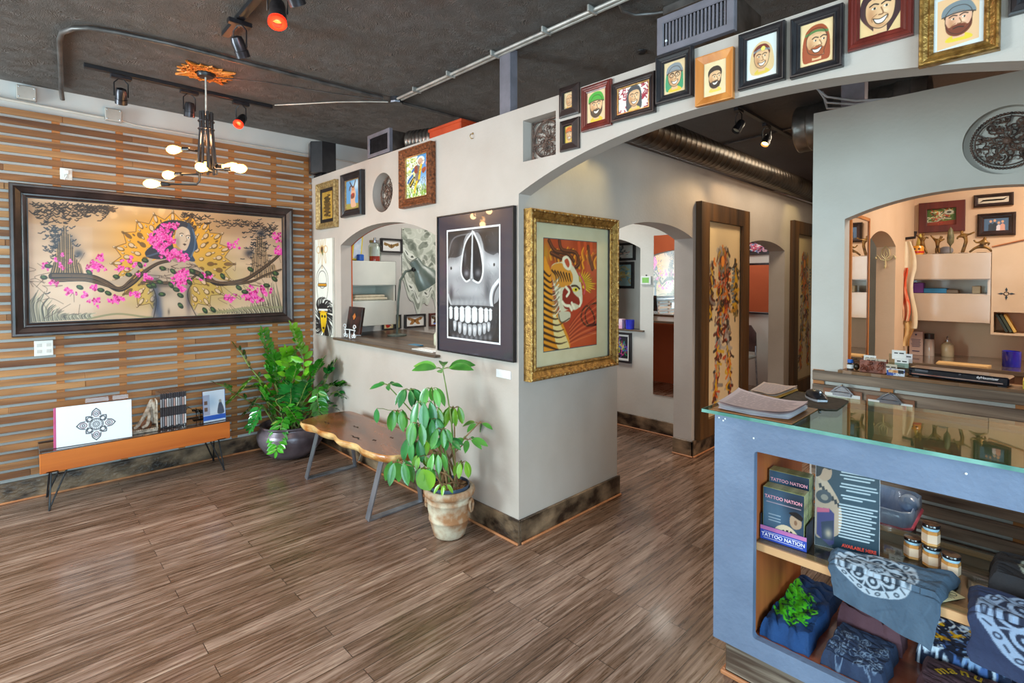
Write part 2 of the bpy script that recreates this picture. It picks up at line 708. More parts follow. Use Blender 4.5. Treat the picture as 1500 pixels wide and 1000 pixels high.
def floor_mat():
    m, nt, b = new_mat('wood_plank_floor', 0.3)
    tc = N(nt, 'ShaderNodeTexCoord')
    sep = N(nt, 'ShaderNodeSeparateXYZ')
    cmb = N(nt, 'ShaderNodeCombineXYZ')
    nt.links.new(tc.outputs['Object'], sep.inputs[0])
    nt.links.new(sep.outputs['Y'], cmb.inputs['X'])
    nt.links.new(sep.outputs['X'], cmb.inputs['Y'])
    br = N(nt, 'ShaderNodeTexBrick', Scale=1.0)
    br.offset = 0.37
    br.inputs['Brick Width'].default_value = 1.1
    br.inputs['Row Height'].default_value = 0.085
    br.inputs['Mortar Size'].default_value = 0.0015
    br.inputs['Bias'].default_value = 0.0
    br.inputs['Color1'].default_value = (0.12, 0.12, 0.12, 1)
    br.inputs['Color2'].default_value = (0.85, 0.85, 0.85, 1)
    br.inputs['Mortar'].default_value = (0, 0, 0, 1)
    nt.links.new(cmb.outputs[0], br.inputs['Vector'])
    # streaky grain along y
    mp = N(nt, 'ShaderNodeMapping')
    mp.inputs['Scale'].default_value = (1.0, 0.055, 1.0)
    nt.links.new(tc.outputs['Object'], mp.inputs[0])
    # shift the grain from plank to plank
    off = N(nt, 'ShaderNodeVectorMath', operation='SCALE')
    off.inputs['Scale'].default_value = 3.0
    nt.links.new(br.outputs['Color'], off.inputs[0])
    add = N(nt, 'ShaderNodeVectorMath', operation='ADD')
    nt.links.new(mp.outputs[0], add.inputs[0])
    nt.links.new(off.outputs[0], add.inputs[1])
    g = N(nt, 'ShaderNodeTexNoise', Scale=66.0, Detail=10.0, Roughness=0.7, Distortion=0.5)
    nt.links.new(add.outputs[0], g.inputs['Vector'])
    g2 = N(nt, 'ShaderNodeTexNoise', Scale=9.0, Detail=4.0)
    nt.links.new(add.outputs[0], g2.inputs['Vector'])
    mixf = N(nt, 'ShaderNodeMath', operation='MULTIPLY_ADD')
    mixf.inputs[1].default_value = 0.75
    nt.links.new(g.outputs['Fac'], mixf.inputs[0])
    m2 = N(nt, 'ShaderNodeMath', operation='MULTIPLY')
    m2.inputs[1].default_value = 0.30
    nt.links.new(g2.outputs['Fac'], m2.inputs[0])
    nt.links.new(m2.outputs[0], mixf.inputs[2])
    m3 = N(nt, 'ShaderNodeMath', operation='MULTIPLY_ADD')
    m3.inputs[1].default_value = 0.075
    nt.links.new(br.outputs['Color'], m3.inputs[0])
    nt.links.new(mixf.outputs[0], m3.inputs[2])
    cr = N(nt, 'ShaderNodeValToRGB')
    e = cr.color_ramp.elements
    e[0].position, e[0].color = 0.40, (*lin('#35241b'), 1)
    e[1].position, e[1].color = 0.76, (*lin('#c4ab98'), 1)
    x = e.new(0.54)
    x.color = (*lin('#6f5443'), 1)
    x = e.new(0.63)
    x.color = (*lin('#92786a'), 1)
    nt.links.new(m3.outputs[0], cr.inputs[0])
    mm = N(nt, 'ShaderNodeMix', data_type='RGBA')
    nt.links.new(br.outputs['Fac'], mm.inputs[0])
    nt.links.new(cr.outputs[0], mm.inputs[6])
    mm.inputs[7].default_value = (*lin('#2a1c15'), 1)
    nt.links.new(mm.outputs[2], b.inputs['Base Color'])
    b.inputs['Coat Weight'].default_value = 0.25
    b.inputs['Coat Roughness'].default_value = 0.12
    rr = N(nt, 'ShaderNodeMapRange')
    rr.inputs['To Min'].default_value = 0.16
    rr.inputs['To Max'].default_value = 0.42
    nt.links.new(g.outputs['Fac'], rr.inputs['Value'])
    nt.links.new(rr.outputs[0], b.inputs['Roughness'])
    bp = N(nt, 'ShaderNodeBump', Strength=0.25, Distance=0.004)
    nt.links.new(g.outputs['Fac'], bp.inputs['Height'])
    nt.links.new(bp.outputs[0], b.inputs['Normal'])
    return m


struct('floor', B().box(-3.0, 4.4, -4.6, 6.6, -0.1, 0.0), floor_mat())
struct('ceiling', B().box(-3.0, 4.4, -4.6, 6.6, CEIL, CEIL + 0.1), ceiling_mat())


# --- walls with arched openings -------------------------------------------------
def arch_hole(u0, u1, z0, spring, rise, n=28, p=2.0, depth=None):
    c, h = (u0 + u1) / 2, (u1 - u0) / 2
    us = [c - h * math.cos(PI * k / n) for k in range(n + 1)]
    return dict(us=us, lo=lambda u: z0, hi=lambda u: spring + rise * (1 - min(1, abs((u - c) / h)) ** p), depth=depth, u0=u0, u1=u1)


def round_hole(c, z, r, depth, n=36):
    us = [c - r * math.cos(PI * k / n) for k in range(n + 1)]
    f = lambda u: math.sqrt(max(0, r * r - (u - c) ** 2))
    return dict(us=us, lo=lambda u: z - f(u), hi=lambda u: z + f(u), depth=depth, u0=c - r, u1=c + r)


def rect_hole(u0, u1, z0, z1, depth=None):
    return dict(us=[u0, u1], lo=lambda u: z0, hi=lambda u: z1, depth=depth, u0=u0, u1=u1)


def wall(name, axis, face, th, u0, u1, z0, z1, holes, m, sgn):
    """wall whose visible face lies at `face`; axis 'x': runs along x; sgn: direction of the thickness"""
    b = B()

    def pt(u, d, z):
        return (u, face + sgn * d, z) if axis == 'x' else (face + sgn * d, u, z)
    us = sorted(set([round(u0, 5), round(u1, 5)] + [round(x, 5) for h in holes for x in h['us'] if u0 <= x <= u1]))
    for a, c in zip(us[:-1], us[1:]):
        if c - a < 1e-6:
            continue
        mid = (a + c) / 2
        act = [h for h in holes if h['u0'] < mid < h['u1']]
        act.sort(key=lambda h: h['lo'](mid))
        for side in (0, 1):
            hs = act if side == 0 else [h for h in act if h['depth'] is None]
            d = 0 if side == 0 else th
            la, lc = z0, z0
            for h in hs:
                b.quad(pt(a, d, la), pt(c, d, lc), pt(c, d, h['lo'](c)), pt(a, d, h['lo'](a)))
                la, lc = h['hi'](a), h['hi'](c)
            b.quad(pt(a, d, la), pt(c, d, lc), pt(c, d, z1), pt(a, d, z1))
        for h in act:
            dd = h['depth'] or th
            for f in (h['lo'], h['hi']):
                if f(mid) <= z0 + 1e-6:
                    continue
                b.quad(pt(a, 0, f(a)), pt(c, 0, f(c)), pt(c, dd, f(c)), pt(a, dd, f(a)))
            if h['depth']:
                b.quad(pt(a, dd, h['lo'](a)), pt(c, dd, h['lo'](c)), pt(c, dd, h['hi'](c)), pt(a, dd, h['hi'](a)))
        b.quad(pt(a, 0, z1), pt(c, 0, z1), pt(c, th, z1), pt(a, th, z1))
    for h in holes:
        dd = h['depth'] or th
        for u in (h['u0'], h['u1']):
            if h['hi'](u) - h['lo'](u) > 1e-4 and u0 < u < u1:
                b.quad(pt(u, 0, h['lo'](u)), pt(u, dd, h['lo'](u)), pt(u, dd, h['hi'](u)), pt(u, 0, h['hi'](u)))
    for u in (u0, u1):
        zz = z0
        for h in holes:
            if abs(h['u0'] - u) < 1e-6 or abs(h['u1'] - u) < 1e-6:
                zz = h['hi'](u)
        b.quad(pt(u, 0, zz), pt(u, th, zz), pt(u, th, z1), pt(u, 0, z1))
    o = struct(name, b, m)
    bm = bmesh.new()
    bm.from_mesh(o.data)
    bmesh.ops.remove_doubles(bm, verts=bm.verts, dist=1e-5)
    bmesh.ops.recalc_face_normals(bm, faces=bm.faces)
    bm.to_mesh(o.data)
    bm.free()
    return o


def baseboard(name, axis, face, sgn, u0, u1, h=0.137, th=0.016):
    b, s = B(), B()
    lo, hi = sorted((face, face + sgn * th))
    s0, s1 = sorted((face + sgn * th, face + sgn * (th + 0.014)))
    if axis == 'x':
        b.bev(u0, u1, lo, hi, 0, h, 0.003)
        s.bev(u0, u1, s0, s1, 0, 0.014, 0.004)
    else:
        b.bev(lo, hi, u0, u1, 0, h, 0.003)
        s.bev(s0, s1, u0, u1, 0, 0.014, 0.004)
    o = struct(name, b, M_BASE)
    obj('shoe_molding', s, M_SHOE, o)
    return o


AT = 0.096       # thickness of the partition
ARCH = arch_hole(0.0, 2.40, 0.0, 1.985, 0.228, n=44, p=2.2)
WIN = arch_hole(-2.19, -0.795, 1.0, 1.803, 0.137, n=30, p=2.2)
wall('wall_partition', 'x', 0.0, AT, -2.80, 4.19, 0, TOP,
     [WIN, round_hole(-1.484, 2.173, 0.15, 0.085), rect_hole(0.034, 0.275, 2.157, 2.385, 0.075), ARCH], M_WALL, 1)
# hall wall, at right angles to it
OP1 = arch_hole(0.968, 2.066, 0.0, 1.85, 0.088, n=24, p=2.2)
OP2 = arch_hole(3.10, 4.264, 0.0, 1.83, 0.085, n=24, p=2.2)
wall('wall_hall', 'y', 0.0, 0.17, AT, 6.5, 0, TOP, [OP1, OP2], M_WALL, -1)
# wall behind the counter
DO = arch_hole(1.283, 2.36, 1.0, 1.839, 0.108, n=30, p=2.2)
wall('wall_counter', 'x', 1.286, 0.10, 1.121, 4.2, 0, TOP, [DO, round_hole(1.932, 2.152, 0.158, 0.04)], M_WALLR, 1)
# back room: side wall with mirror and arched doorway, tan back wall
XS, YB = 1.25, 3.70
DOOR = arch_hole(2.03, 2.90, 0.0, 1.76, 0.09, n=20, p=2.2)
wall('wall_side', 'y', XS, 0.125, 1.386, YB, 0, TOP, [DOOR], M_TAN, -1)
wall('wall_back', 'x', YB, 0.12, 1.125, 4.2, 0, TOP, [], M_TAN, 1)
# office behind the partition: far wall with its own arched opening
NW = arch_hole(-1.75, -0.752, 1.0, 1.82, 0.13, n=24, p=2.2)
wall('wall_office', 'x', 2.46, 0.11, -2.8, -0.17, 0, TOP, [NW], M_WALLR, 1)
wall('wall_far', 'x', 6.2, 0.12, -2.8, 4.2, 0, CEIL, [], M_WALLR, 1)
struct('wall_left', B().box(-2.92, -2.80, -4.4, 6.5, 0, CEIL), mat('#c6c5c3', '#cfcdca', rough=0.6, scale=3.0, name='pale_plaster'))
# shop front and right-hand wall, with windows
wall('wall_front', 'x', -4.4, 0.12, -2.8, 4.2, 0, CEIL, [rect_hole(-2.5, 0.5, 0.4, 2.5), rect_hole(1.0, 3.9, 0.4, 2.5)], M_WALL, -1)
wall('wall_right', 'y', 4.2, 0.12, -4.4, 6.5, 0, CEIL, [rect_hole(-3.6, -0.8, 0.4, 2.5)], M_WALL, 1)
for k, (ax, a, c) in enumerate((('x', -2.5, 0.5), ('x', 1.0, 3.9), ('y', -3.6, -0.8))):
    fr = B()
    for (p, q, r, t) in ((a, c, 0.4, 0.45), (a, c, 2.45, 2.5), (a, a + 0.05, 0.45, 2.45), (c - 0.05, c, 0.45, 2.45), ((a + c) / 2 - 0.025, (a + c) / 2 + 0.025, 0.45, 2.45)):
        if ax == 'x':
            fr.box(p, q, -4.47, -4.42, r, t)
        else:
            fr.box(4.22, 4.27, p, q, r, t)
    w = struct('window_%d' % (k + 1), fr, M_DARKMETAL)
    g = B()
    if ax == 'x':
        g.box(a + 0.05, c - 0.05, -4.449, -4.443, 0.45, 2.45)
    else:
        g.box(4.243, 4.249, a + 0.05, c - 0.05, 0.45, 2.45)
    obj('pane', g, glass_mat(clear=0.97), w)

# baseboards
baseboard('baseboard_left', 'y', -2.80, 1, -4.4, -0.02, 0.135, 0.034)
baseboard('baseboard_partition', 'x', 0.0, -1, -2.765, 0.016)
baseboard('baseboard_corner', 'y', 0.0, 1, -0.0, 0.985)
baseboard('baseboard_pillar', 'y', 0.0, 1, 2.05, 3.10)
baseboard('baseboard_jamb', 'x', 2.066, -1, -0.17, 0.016)
baseboard('baseboard_hall', 'y', 0.0, 1, 4.264, 6.2)
baseboard('baseboard_office', 'x', 2.46, -1, -2.8, -0.17)

# orange face of the office side of the partition
wall('wall_office_front', 'x', AT + .001, 0.012, -2.79, -0.175, 0, TOP - .001, [WIN], M_ORANGE, 1)

# window sills of the openings
M_SILL = wood('#3a2c24', '#7c6552', 'x', 14, rough=0.3, name='dark_sill_wood')
struct('trim_1', B().bev(-2.265, -0.745, -0.045, AT + 0.06, 0.982, 1.0005, 0.004), M_SILL, label='dark wooden sill of the office window')
M_LEDGE = wood('#5c3f27', '#b98450', 'x', 9, rough=0.35, name='ledge_wood')
b = B()
pts = [(1.27, 1.236), (2.6, 1.236), (2.6, 1.44), (1.27, 1.44)]
n = 60
edge = [(1.27 + (2.6 - 1.27) * k / n, 1.238 + 0.006 * mnoise.noise(Vector((k * 0.5, 0, 0)))) for k in range(n + 1)]
b.prism(edge + [(2.6, 1.386), (1.27, 1.386)], 0.984, 1.0005)
struct('trim_2', b, M_LEDGE, label='live-edge ledge of the opening behind the counter')
struct('trim_3', B().bev(-1.80, -0.70, 2.42, 2.60, 0.985, 1.0005, 0.004), M_SILL, label='narrow sill of the inner office opening')

# slat cladding of the left wall: battens, then boards
M_SLAT = [wood('#6e4224', '#b27c4a', 'y', 14, rough=0.6, name='slat_wood'), wood('#5c351b', '#9c673a', 'y', 14, rough=0.6, name='slat_wood'),
          wood('#80522e', '#c28e5a', 'y', 14, rough=0.6, name='slat_wood')]
M_BATTEN = wood('#b06a30', '#c98648', 'z', 9, name='batten_wood')


def slat_cladding():
    root = bpy.data.objects.new('wall_slat_cladding', None)
    COL.objects.link(root)
    root['kind'] = 'structure'
    bt = B()
    for y in (-4.2, -3.75, -3.3, -2.9, -2.55, -2.2, -1.815, -1.457, -1.081, -0.689, -0.343, -0.045):
        bt.box(-2.80, -2.786, y - 0.022, y + 0.022, 0.14, 2.64)
    obj('batten', bt, M_BATTEN, root)
    rnd = random.Random(3)
    bs = [B(), B(), B()]
    z = 2.655
    k = 0
    while z > 0.16:
        y = -4.38
        while y < -0.01:
            L = rnd.choice((0.8, 1.1, 1.5, 1.9))
            y1 = min(y + L, -0.004)
            if -0.004 - y1 < 0.15:
                y1 = -0.004
            bs[rnd.randrange(3)].bev(-2.786, -2.770 + rnd.uniform(-0.002, 0.002), y, y1 - 0.001, z - 0.0425, z, 0.0015)
            y = y1
        z -= 0.0628
        k += 1
    for b_, m_ in zip(bs, M_SLAT):
        obj('slat', b_, m_, root)


slat_cladding()

M_DSL = [wood('#45342b', '#a08b78', 'x', 22, rough=0.7, bump=0.4, name='weathered_board'), wood('#4d3a30', '#b09a86', 'x', 22, rough=0.7, bump=0.4, name='weathered_board')]


def counter_slats():
    root = bpy.data.objects.new('wall_weathered_boards', None)
    COL.objects.link(root)
    root['kind'] = 'structure'
    bt = B()
    for x in (1.165, 1.487, 2.005, 2.52):
        bt.box(x - 0.028, x + 0.028, 1.275, 1.2855, 0.1, 0.985)
    obj('batten', bt, M_BATTEN, root)
    rnd = random.Random(5)
    z, k = 0.983, 0
    bs = [B(), B()]
    while z > 0.1:
        bs[k % 2].bev(1.140, 2.9, 1.25 + rnd.uniform(-0.002, 0.002), 1.2745, z - 0.056, z, 0.003)
        z -= 0.0775
        k += 1
    obj('board', bs[0], M_DSL[0], root)
    obj('board', bs[1], M_DSL[1], root)


counter_slats()
# post between partition top and ceiling, and the second one over the wall behind the counter
struct('trim_4', B().bev(-0.19, -0.10, 0.03, 0.09, TOP, CEIL, 0.002), M_GREYPAINT, label='grey steel post from partition top to ceiling')
struct('trim_5', B().bev(1.20, 1.32, 1.52, 1.60, TOP - 0.4, CEIL, 0.002), M_GREYPAINT, label='grey post over the wall behind the counter')

# ------------------------------------------------------------------ picture frames
def mould(w, h, prof):
    """mitred moulding around a w x h rectangle; prof = [(inset, height)], first at the outer edge"""
    b = B()
    n = len(prof)
    for d, o in prof:
        b.v += [(d, -o, d), (w - d, -o, d), (w - d, -o, h - d), (d, -o, h - d)]
    for j in range(n - 1):
        for k in range(4):
            a, c = j * 4 + k, j * 4 + (k + 1) % 4
            b.f.append((a, c, c + 4, a + 4))
    return b


M_FRAMES = dict(
    black=mat('#1b191c', '#2e2a2d', rough=0.3, scale=14, name='black_frame_wood'),
    ebony=mat('#241b1a', '#3d2d2b', rough=0.28, scale=10, name='dark_brown_frame'),
    gold=mat('#7a5526', '#b98d4a', rough=0.35, metal=0.65, scale=40, bump=0.3, name='gold_frame'),
    oldgold=mat('#8d6f42', '#c9ad78', rough=0.4, metal=0.5, scale=50, bump=0.6, name='worn_gold_frame'),
    copper=mat('#55301c', '#a8623a', rough=0.4, metal=0.45, scale=60, bump=0.9, name='carved_copper_frame'),
    orange=wood('#b8682a', '#e0934a', 'z', 12, rough=0.35, name='light_cherry_frame'),
    red=wood('#521b16', '#7e3027', 'z', 12, rough=0.3, name='mahogany_frame'),
    maroon=wood('#3f1714', '#6b2a22', 'z', 12, rough=0.4, name='maroon_frame'),
    rustic=wood('#2e1c0e', '#6b4722', 'z', 7, rough=0.45, bump=0.5, name='rustic_frame_wood'))
M_GOLDLIP = mat('#a9814a', '#d3b077', rough=0.3, metal=0.7, scale=40, name='gold_lip')
M_BOARD = mat('#cfc6b2', '#d8d0bd', rough=0.8, scale=4, name='mat_board')

PROFILES = dict(
    flat=lambda f, t: [(0, 0), (0, t), (0.003, t + 0.002), (f - 0.003, t + 0.002), (f, t), (f, t * 0.55)],
    scoop=lambda f, t: [(0, 0), (0, t * .75), (f * .08, t), (f * .22, t), (f * .34, t * .82), (f * .62, t * .62), (f * .72, t * .72), (f * .82, t * .7), (f, t * .5)],
    step=lambda f, t: [(0, 0), (0, t * .55), (f * .1, t * .6), (f * .15, t * .8), (f * .35, t), (f * .5, t * .9), (f * .55, t * .75), (f * .75, t * .7), (f * .8, t * .55), (f, t * .45)],
    slope=lambda f, t: [(0, 0), (0, t), (f * .12, t), (f, t * .45)],
    rise=lambda f, t: [(0, 0), (0, t * .35), (f * .2, t * .45), (f * .8, t), (f * .92, t), (f, t * .8)])


def frame_on(face, wallpos, u0, u1, z0, z1, label, style='step', fm='black', fw=0.03, t=0.022, art=None, lip=False,
             board=0.0, bmat=None, glossy=0.0, name='framed_picture', cat='picture', group=None, tilt=0.0, tight=True):
    """framed picture hung on a wall: face '-y' (u = x) or '+x' (u = y)"""
    w, h = u1 - u0, z1 - z0
    if face == '-y':
        root = thing(name, label, cat, (u0, wallpos - 0.0015, z0), 0, group)
    else:
        root = thing(name, label, cat, (wallpos + 0.0015, u0, z0), PI / 2, group)
    f = obj('frame', mould(w, h, PROFILES[style](fw, t)), M_FRAMES[fm] if isinstance(fm, str) else fm, root)
    recalc(f)
    y = -t * 0.42
    if lip:
        recalc(obj('lip', mould_at(w, h, fw - 0.001, [(0, t * .45), (0, t * .62), (0.004, t * .62), (0.006, t * .40)]), M_GOLDLIP, root))
    i = fw - 0.001
    if board:
        bb = mould_at(w, h, i, [(0, -y + 0.000), (board, -y + 0.000), (board + 0.002, -y - 0.0015)])
        recalc(obj('mat_board', bb, bmat or M_BOARD, root))
        i += board
    if art is not None:
        canvas('print', art, i, w - i, i, h - i, y + 0.0012, art_mat(0.45, glossy), root)
    return root


def mould_at(w, h, ins, prof):
    return mould(w, h, [(ins + d, o) for d, o in prof])


# ------------------------------------------------------------------ the large mural-like painting
def paint_mural():
    q = [(138, 140), (1383, 222), (1380, 694), (145, 745)]
    a = Art(640, 290, '#c4a284', q, 4)
    R = a.rng
    a.noise(0.07, 5, 1, 7)
    a.blob((300, 620), 330, 160, '#e6cdb6', 0.7)
    a.blob((1150, 560), 260, 160, '#e6cdb6', 0.6)
    a.blob((250, 240), 170, 70, '#a37a52', 0.6)
    a.blob((1150, 240), 180, 60, '#a37a52', 0.6)
    # rocks and waves at the lower corners
    for k in range(60):
        x = 150 + k * 5
        y = 735 - k * 0.3
        hgt = 130 * math.exp(-((k - 6) / 16) ** 2) + 25
        c = ('#6a6252', '#9c9378', '#3e3a34', '#c9bfa2')[k % 4]
        a.line([(x, y), (x - 14 + R.rand() * 10, y - hgt * 0.5), (x + 18, y - hgt * (0.7 + 0.3 * R.rand()))], 11, c, 0.85, taper=(1, .2))
        x = 1375 - k * 6
        hgt = 150 * math.exp(-(k / 18) ** 2) + 22
        a.line([(x, 695), (x - 12, 695 - hgt * 0.4), (x - 30 + R.rand() * 20, 695 - hgt * (0.7 + .3 * R.rand()))], 11, c, 0.85, taper=(1, .2))
    a.line([(420, 725), (560, 700), (700, 715), (760, 712)], 9, '#8a8764', 0.9)
    a.line([(940, 706), (1080, 690), (1200, 672), (1380, 668)], 14, '#8f8c6a', 0.8)
    # golden mandala
    C = np.array([838., 455.])
    rx, ry = 300., 255.
    for k in range(20):
        t = 2 * PI * k / 20
        pts = [(C[0] + rx * r_ * math.cos(t + d), C[1] + ry * r_ * math.sin(t + d)) for r_, d in ((.55, -.16), (.86, -.14), (1.0, 0), (.86, .14), (.55, .16))]
        up = 0.5 - 0.5 * math.sin(t)
        lf = 0.5 - 0.5 * math.cos(t)
        f = min(1, up * 0.9 + lf * 0.25)
        col = np.array(a.c('#b79a4e')) * (1 - f) + np.array(a.c('#f2a522')) * f
        a.poly(pts, col, 0.92)
    a.ell(C, rx * .86, ry * .86, '#d9a33c', 0.9)
    a.blob((C[0] - 60, C[1] - 120), 220, 130, '#f6a31c', 0.8)
    a.blob((C[0] + 190, C[1] + 90), 150, 130, '#b79c50', 0.8)
    a.blob((C[0] - 130, C[1] + 150), 140, 80, '#c3a760', 0.7)
    for ring, (r1, n, w_, h_) in enumerate(((.90, 20, 13, 24), (.76, 20, 17, 20), (.61, 20, 15, 20), (.47, 16, 13, 15), (.69, 40, 7, 11), (.84, 40, 6, 10), (1.0, 20, 8, 12))):
        for k in range(n):
            t = 2 * PI * (k + 0.5 * (ring % 2)) / n
            c = (C[0] + rx * r1 * math.cos(t), C[1] + ry * r1 * math.sin(t))
            a.ell(c, h_ * 0.9, w_ * 0.75, '#5c4018', 0.75, t)
            a.ell((c[0] - 1.5, c[1] - 1.5), h_ * 0.66, w_ * 0.5, '#e2c3a0' if k % 4 else '#7a5426', 0.9, t)
    for k in range(20):
        t = 2 * PI * k / 20
        p = [(C[0] + rx * r_ * math.cos(t + d), C[1] + ry * r_ * math.sin(t + d)) for r_, d in ((.86, -.15), (1.0, 0), (.86, .15))]
        a.line(p, 3, '#4b3216', 0.8, smooth=False)
    # flocks of birds turning into branches
    def bird(x, y, s, c='#2c221d'):
        a.line([(x - s, y - s * R.rand()), (x, y), (x + s, y - s * R.rand())], 4.4, c, 1, smooth=False)
    for k in range(230):
        u = R.rand()
        x = 165 + 390 * u + R.randn() * 10
        y = 165 + 0.05 * (x - 165) + abs(R.randn()) * 55 * (1.25 - u)
        bird(x, y, 6 + 10 * R.rand())
    for k in range(140):
        x, y = 285 + R.randn() * 42, 350 + R.randn() * 60
        bird(x, y, 4 + 7 * R.rand(), '#23252c')
    for k in range(120):
        u = R.rand()
        x = 880 + 480 * u
        y = 205 + 0.12 * (x - 880) + abs(R.randn()) * 28
        bird(x, y, 6 + 8 * R.rand())
    for k in range(130):
        bird(1270 + R.randn() * 34, 350 + R.randn() * 62, 4 + 6 * R.rand(), '#23252c')
    for x, y, s in ((320, 350, 42), (1215, 400, 24), (1275, 300, 22), (300, 370, 30), (380, 410, 26)):
        a.blob((x, y), s, s * 0.8, '#1f2430', 0.8)
    # broken tree trunks
    for k in range(26):
        x = 262 + k * 5.0
        top = 250 + abs(k - 11) * 16 + R.rand() * 30
        c = ('#3a2a1c', '#8a6a44', '#20180f', '#b38d5e')[k % 4]
        a.line([(x + (k - 13) * 1.5, 525), (x, 460), (x, top)], 6, c, 0.95, taper=(1, .6))
    for k in range(24):
        x = 1228 + k * 5.0
        top = 265 + abs(k - 8) * 13 + R.rand() * 60
        c = ('#3a2a1c', '#8a6a44', '#20180f', '#b38d5e')[k % 4]
        a.line([(x + (k - 11) * 1.2, 520), (x, 460), (x, top)], 5, c, 0.95, taper=(1, .6))
    # figure: torso, shoulders and arms that turn into branches
    sk = '#b9a18a'
    a.poly([(738, 718), (752, 640), (742, 585), (712, 545), (690, 500), (712, 455), (770, 428), (812, 415), (860, 402), (905, 425), (945, 452),
            (962, 490), (935, 520), (918, 560), (905, 600), (912, 640), (935, 680), (945, 708)], sk, 1, True)
    a.poly([(700, 470), (650, 500), (600, 560), (560, 560), (500, 540), (560, 535), (620, 500), (690, 440), (740, 430)], sk, 1, True)
    a.poly([(940, 460), (1000, 500), (1060, 530), (1110, 540), (1060, 555), (990, 540), (930, 510)], sk, 1, True)
    a.blob((756, 650), 22, 80, '#2b3650', 0.95)
    a.blob((770, 700), 12, 40, '#4a5670', 0.8)
    a.blob((880, 690), 50, 26, '#c9ae94', 0.7)
    a.blob((800, 600), 30, 20, '#8a7a6c', 0.6)
    a.blob((690, 520), 30, 30, '#6a6670', 0.5)
    a.blob((745, 560), 20, 40, '#3a4560', 0.7)
    a.blob((910, 620), 14, 70, '#3a3444', 0.8)
    a.line([(738, 718), (752, 640), (742, 585), (720, 550)], 4, '#241c1c', .9)
    a.line([(945, 708), (912, 640), (905, 600), (920, 560)], 4, '#241c1c', .9)
    a.blob((790, 560), 70, 12, '#3a2c26', 0.6)
    a.blob((830, 650), 46, 40, '#d8c2ab', 0.6)
    a.blob((812, 690), 5, 14, '#55463c', 0.7)
    for k, (p) in enumerate(([(255, 518), (420, 520), (500, 545), (572, 582), (640, 548), (690, 500), (760, 455), (820, 440)],
                             [(262, 540), (400, 535), (480, 552), (572, 575), (622, 540), (668, 492)],
                             [(700, 540), (790, 548), (900, 540), (960, 500)],
                             [(930, 492), (1000, 520), (1060, 552), (1180, 535), (1260, 490), (1340, 430), (1378, 392)],
                             [(1000, 535), (1110, 552), (1220, 540), (1300, 505), (1375, 480)])):
        a.line(p, 30 if k in (0, 3) else 16, '#2e1f15', 1, taper=(1.0, .5))
        for off, cc in ((-7, '#7d5c3e'), (2, '#8f6c48'), (8, '#1c130d')):
            a.line([(x, y + off * .8) for x, y in p], 4.5, cc, 0.85, taper=(1, .4))
    for k in range(26):
        x, y = 700 + R.rand() * 260, 450 + R.rand() * 110
        a.line([(x, y), (x + R.randn() * 20, y + 12), (x + R.randn() * 40, y + 20)], 3, '#44302a', 0.8)
    # neck, face and hair
    a.poly([(822, 425), (836, 375), (885, 392), (905, 430), (860, 450)], '#94816f', 1, True)
    a.poly([(850, 255), (900, 248), (935, 275), (950, 330), (958, 378), (930, 402), (945, 440), (915, 440), (880, 415), (890, 330), (862, 300)], '#33435a', 1, True)
    a.poly([(742, 305), (770, 262), (830, 240), (905, 250), (900, 285), (850, 290), (832, 340), (838, 385), (800, 430), (720, 428), (700, 400), (735, 360)], '#2e2c38', 1, True)
    a.poly([(858, 285), (884, 272), (915, 288), (922, 322), (918, 352), (902, 386), (882, 388), (858, 366), (846, 335), (850, 305)], '#cdb59c', 1, True)
    a.blob((860, 350), 12, 34, '#8d7c70', 0.7)
    a.blob((908, 310), 9, 22, '#e5d0b8', 0.6)
    for x, y in ((880, 316), (912, 326)):
        a.line([(x - 11, y - 8), (x, y - 12), (x + 9, y - 8)], 3, '#2a211f')
        a.ell((x, y), 8, 4.4, '#f2ece0')
        a.ell((x + 1, y), 3.4, 3.6, '#22303a')
    a.line([(901, 320), (906, 340), (897, 345)], 3, '#806c5c')
    a.poly([(884, 358), (894, 354), (904, 360), (894, 366)], '#4b3430')
    a.line([(934, 285), (946, 330), (940, 385), (925, 420)], 7, '#5b7390', 0.8)
    a.line([(770, 400), (735, 412), (708, 420)], 9, '#51627c', 0.7)
    # bougainvillea
    def flower(x, y, s):
        c = ('#d81d8c', '#f04bb0', '#b5126c', '#e62aa5')[R.randint(4)]
        for k in range(4):
            t = R.rand() * 2 * PI
            a.ell((x + s * .4 * math.cos(t), y + s * .4 * math.sin(t)), s * .62, s * .38, c if k % 2 else '#f364bb', 1, t)
        a.ell((x, y), s * .14, s * .14, '#ffd9ec')
    for cx, cy, sx, sy, n in ((810, 268, 34, 14, 10), (770, 300, 26, 20, 12), (745, 330, 22, 18, 9), (812, 345, 34, 22, 16), (765, 372, 24, 16, 10),
                              (830, 400, 34, 18, 18), (868, 425, 40, 14, 12), (870, 530, 34, 24, 18), (885, 500, 22, 12, 6), (465, 455, 26, 26, 13),
                              (470, 480, 30, 14, 7), (560, 630, 44, 14, 11), (460, 640, 16, 14, 5), (265, 548, 14, 8, 4), (225, 470, 14, 18, 4),
                              (1230, 600, 32, 28, 14), (1220, 628, 30, 14, 7), (1115, 625, 24, 10, 6), (1360, 320, 14, 20, 5), (1362, 390, 14, 18, 4),
                              (640, 600, 18, 10, 5), (588, 480, 20, 6, 4), (690, 520, 18, 14, 6), (450, 575, 14, 8, 3), (408, 610, 10, 6, 2), (1130, 360, 26, 20, 4), (880, 575, 12, 12, 4), (300, 450, 30, 30, 4), (620, 455, 50, 14, 5), (1290, 600, 20, 24, 5), (1010, 520, 40, 12, 5), (330, 600, 60, 20, 4)):
        for k in range(int(n * 1.5)):
            flower(cx + R.randn() * sx * .7, cy + R.randn() * sy * .7, 10 + 6 * R.rand())
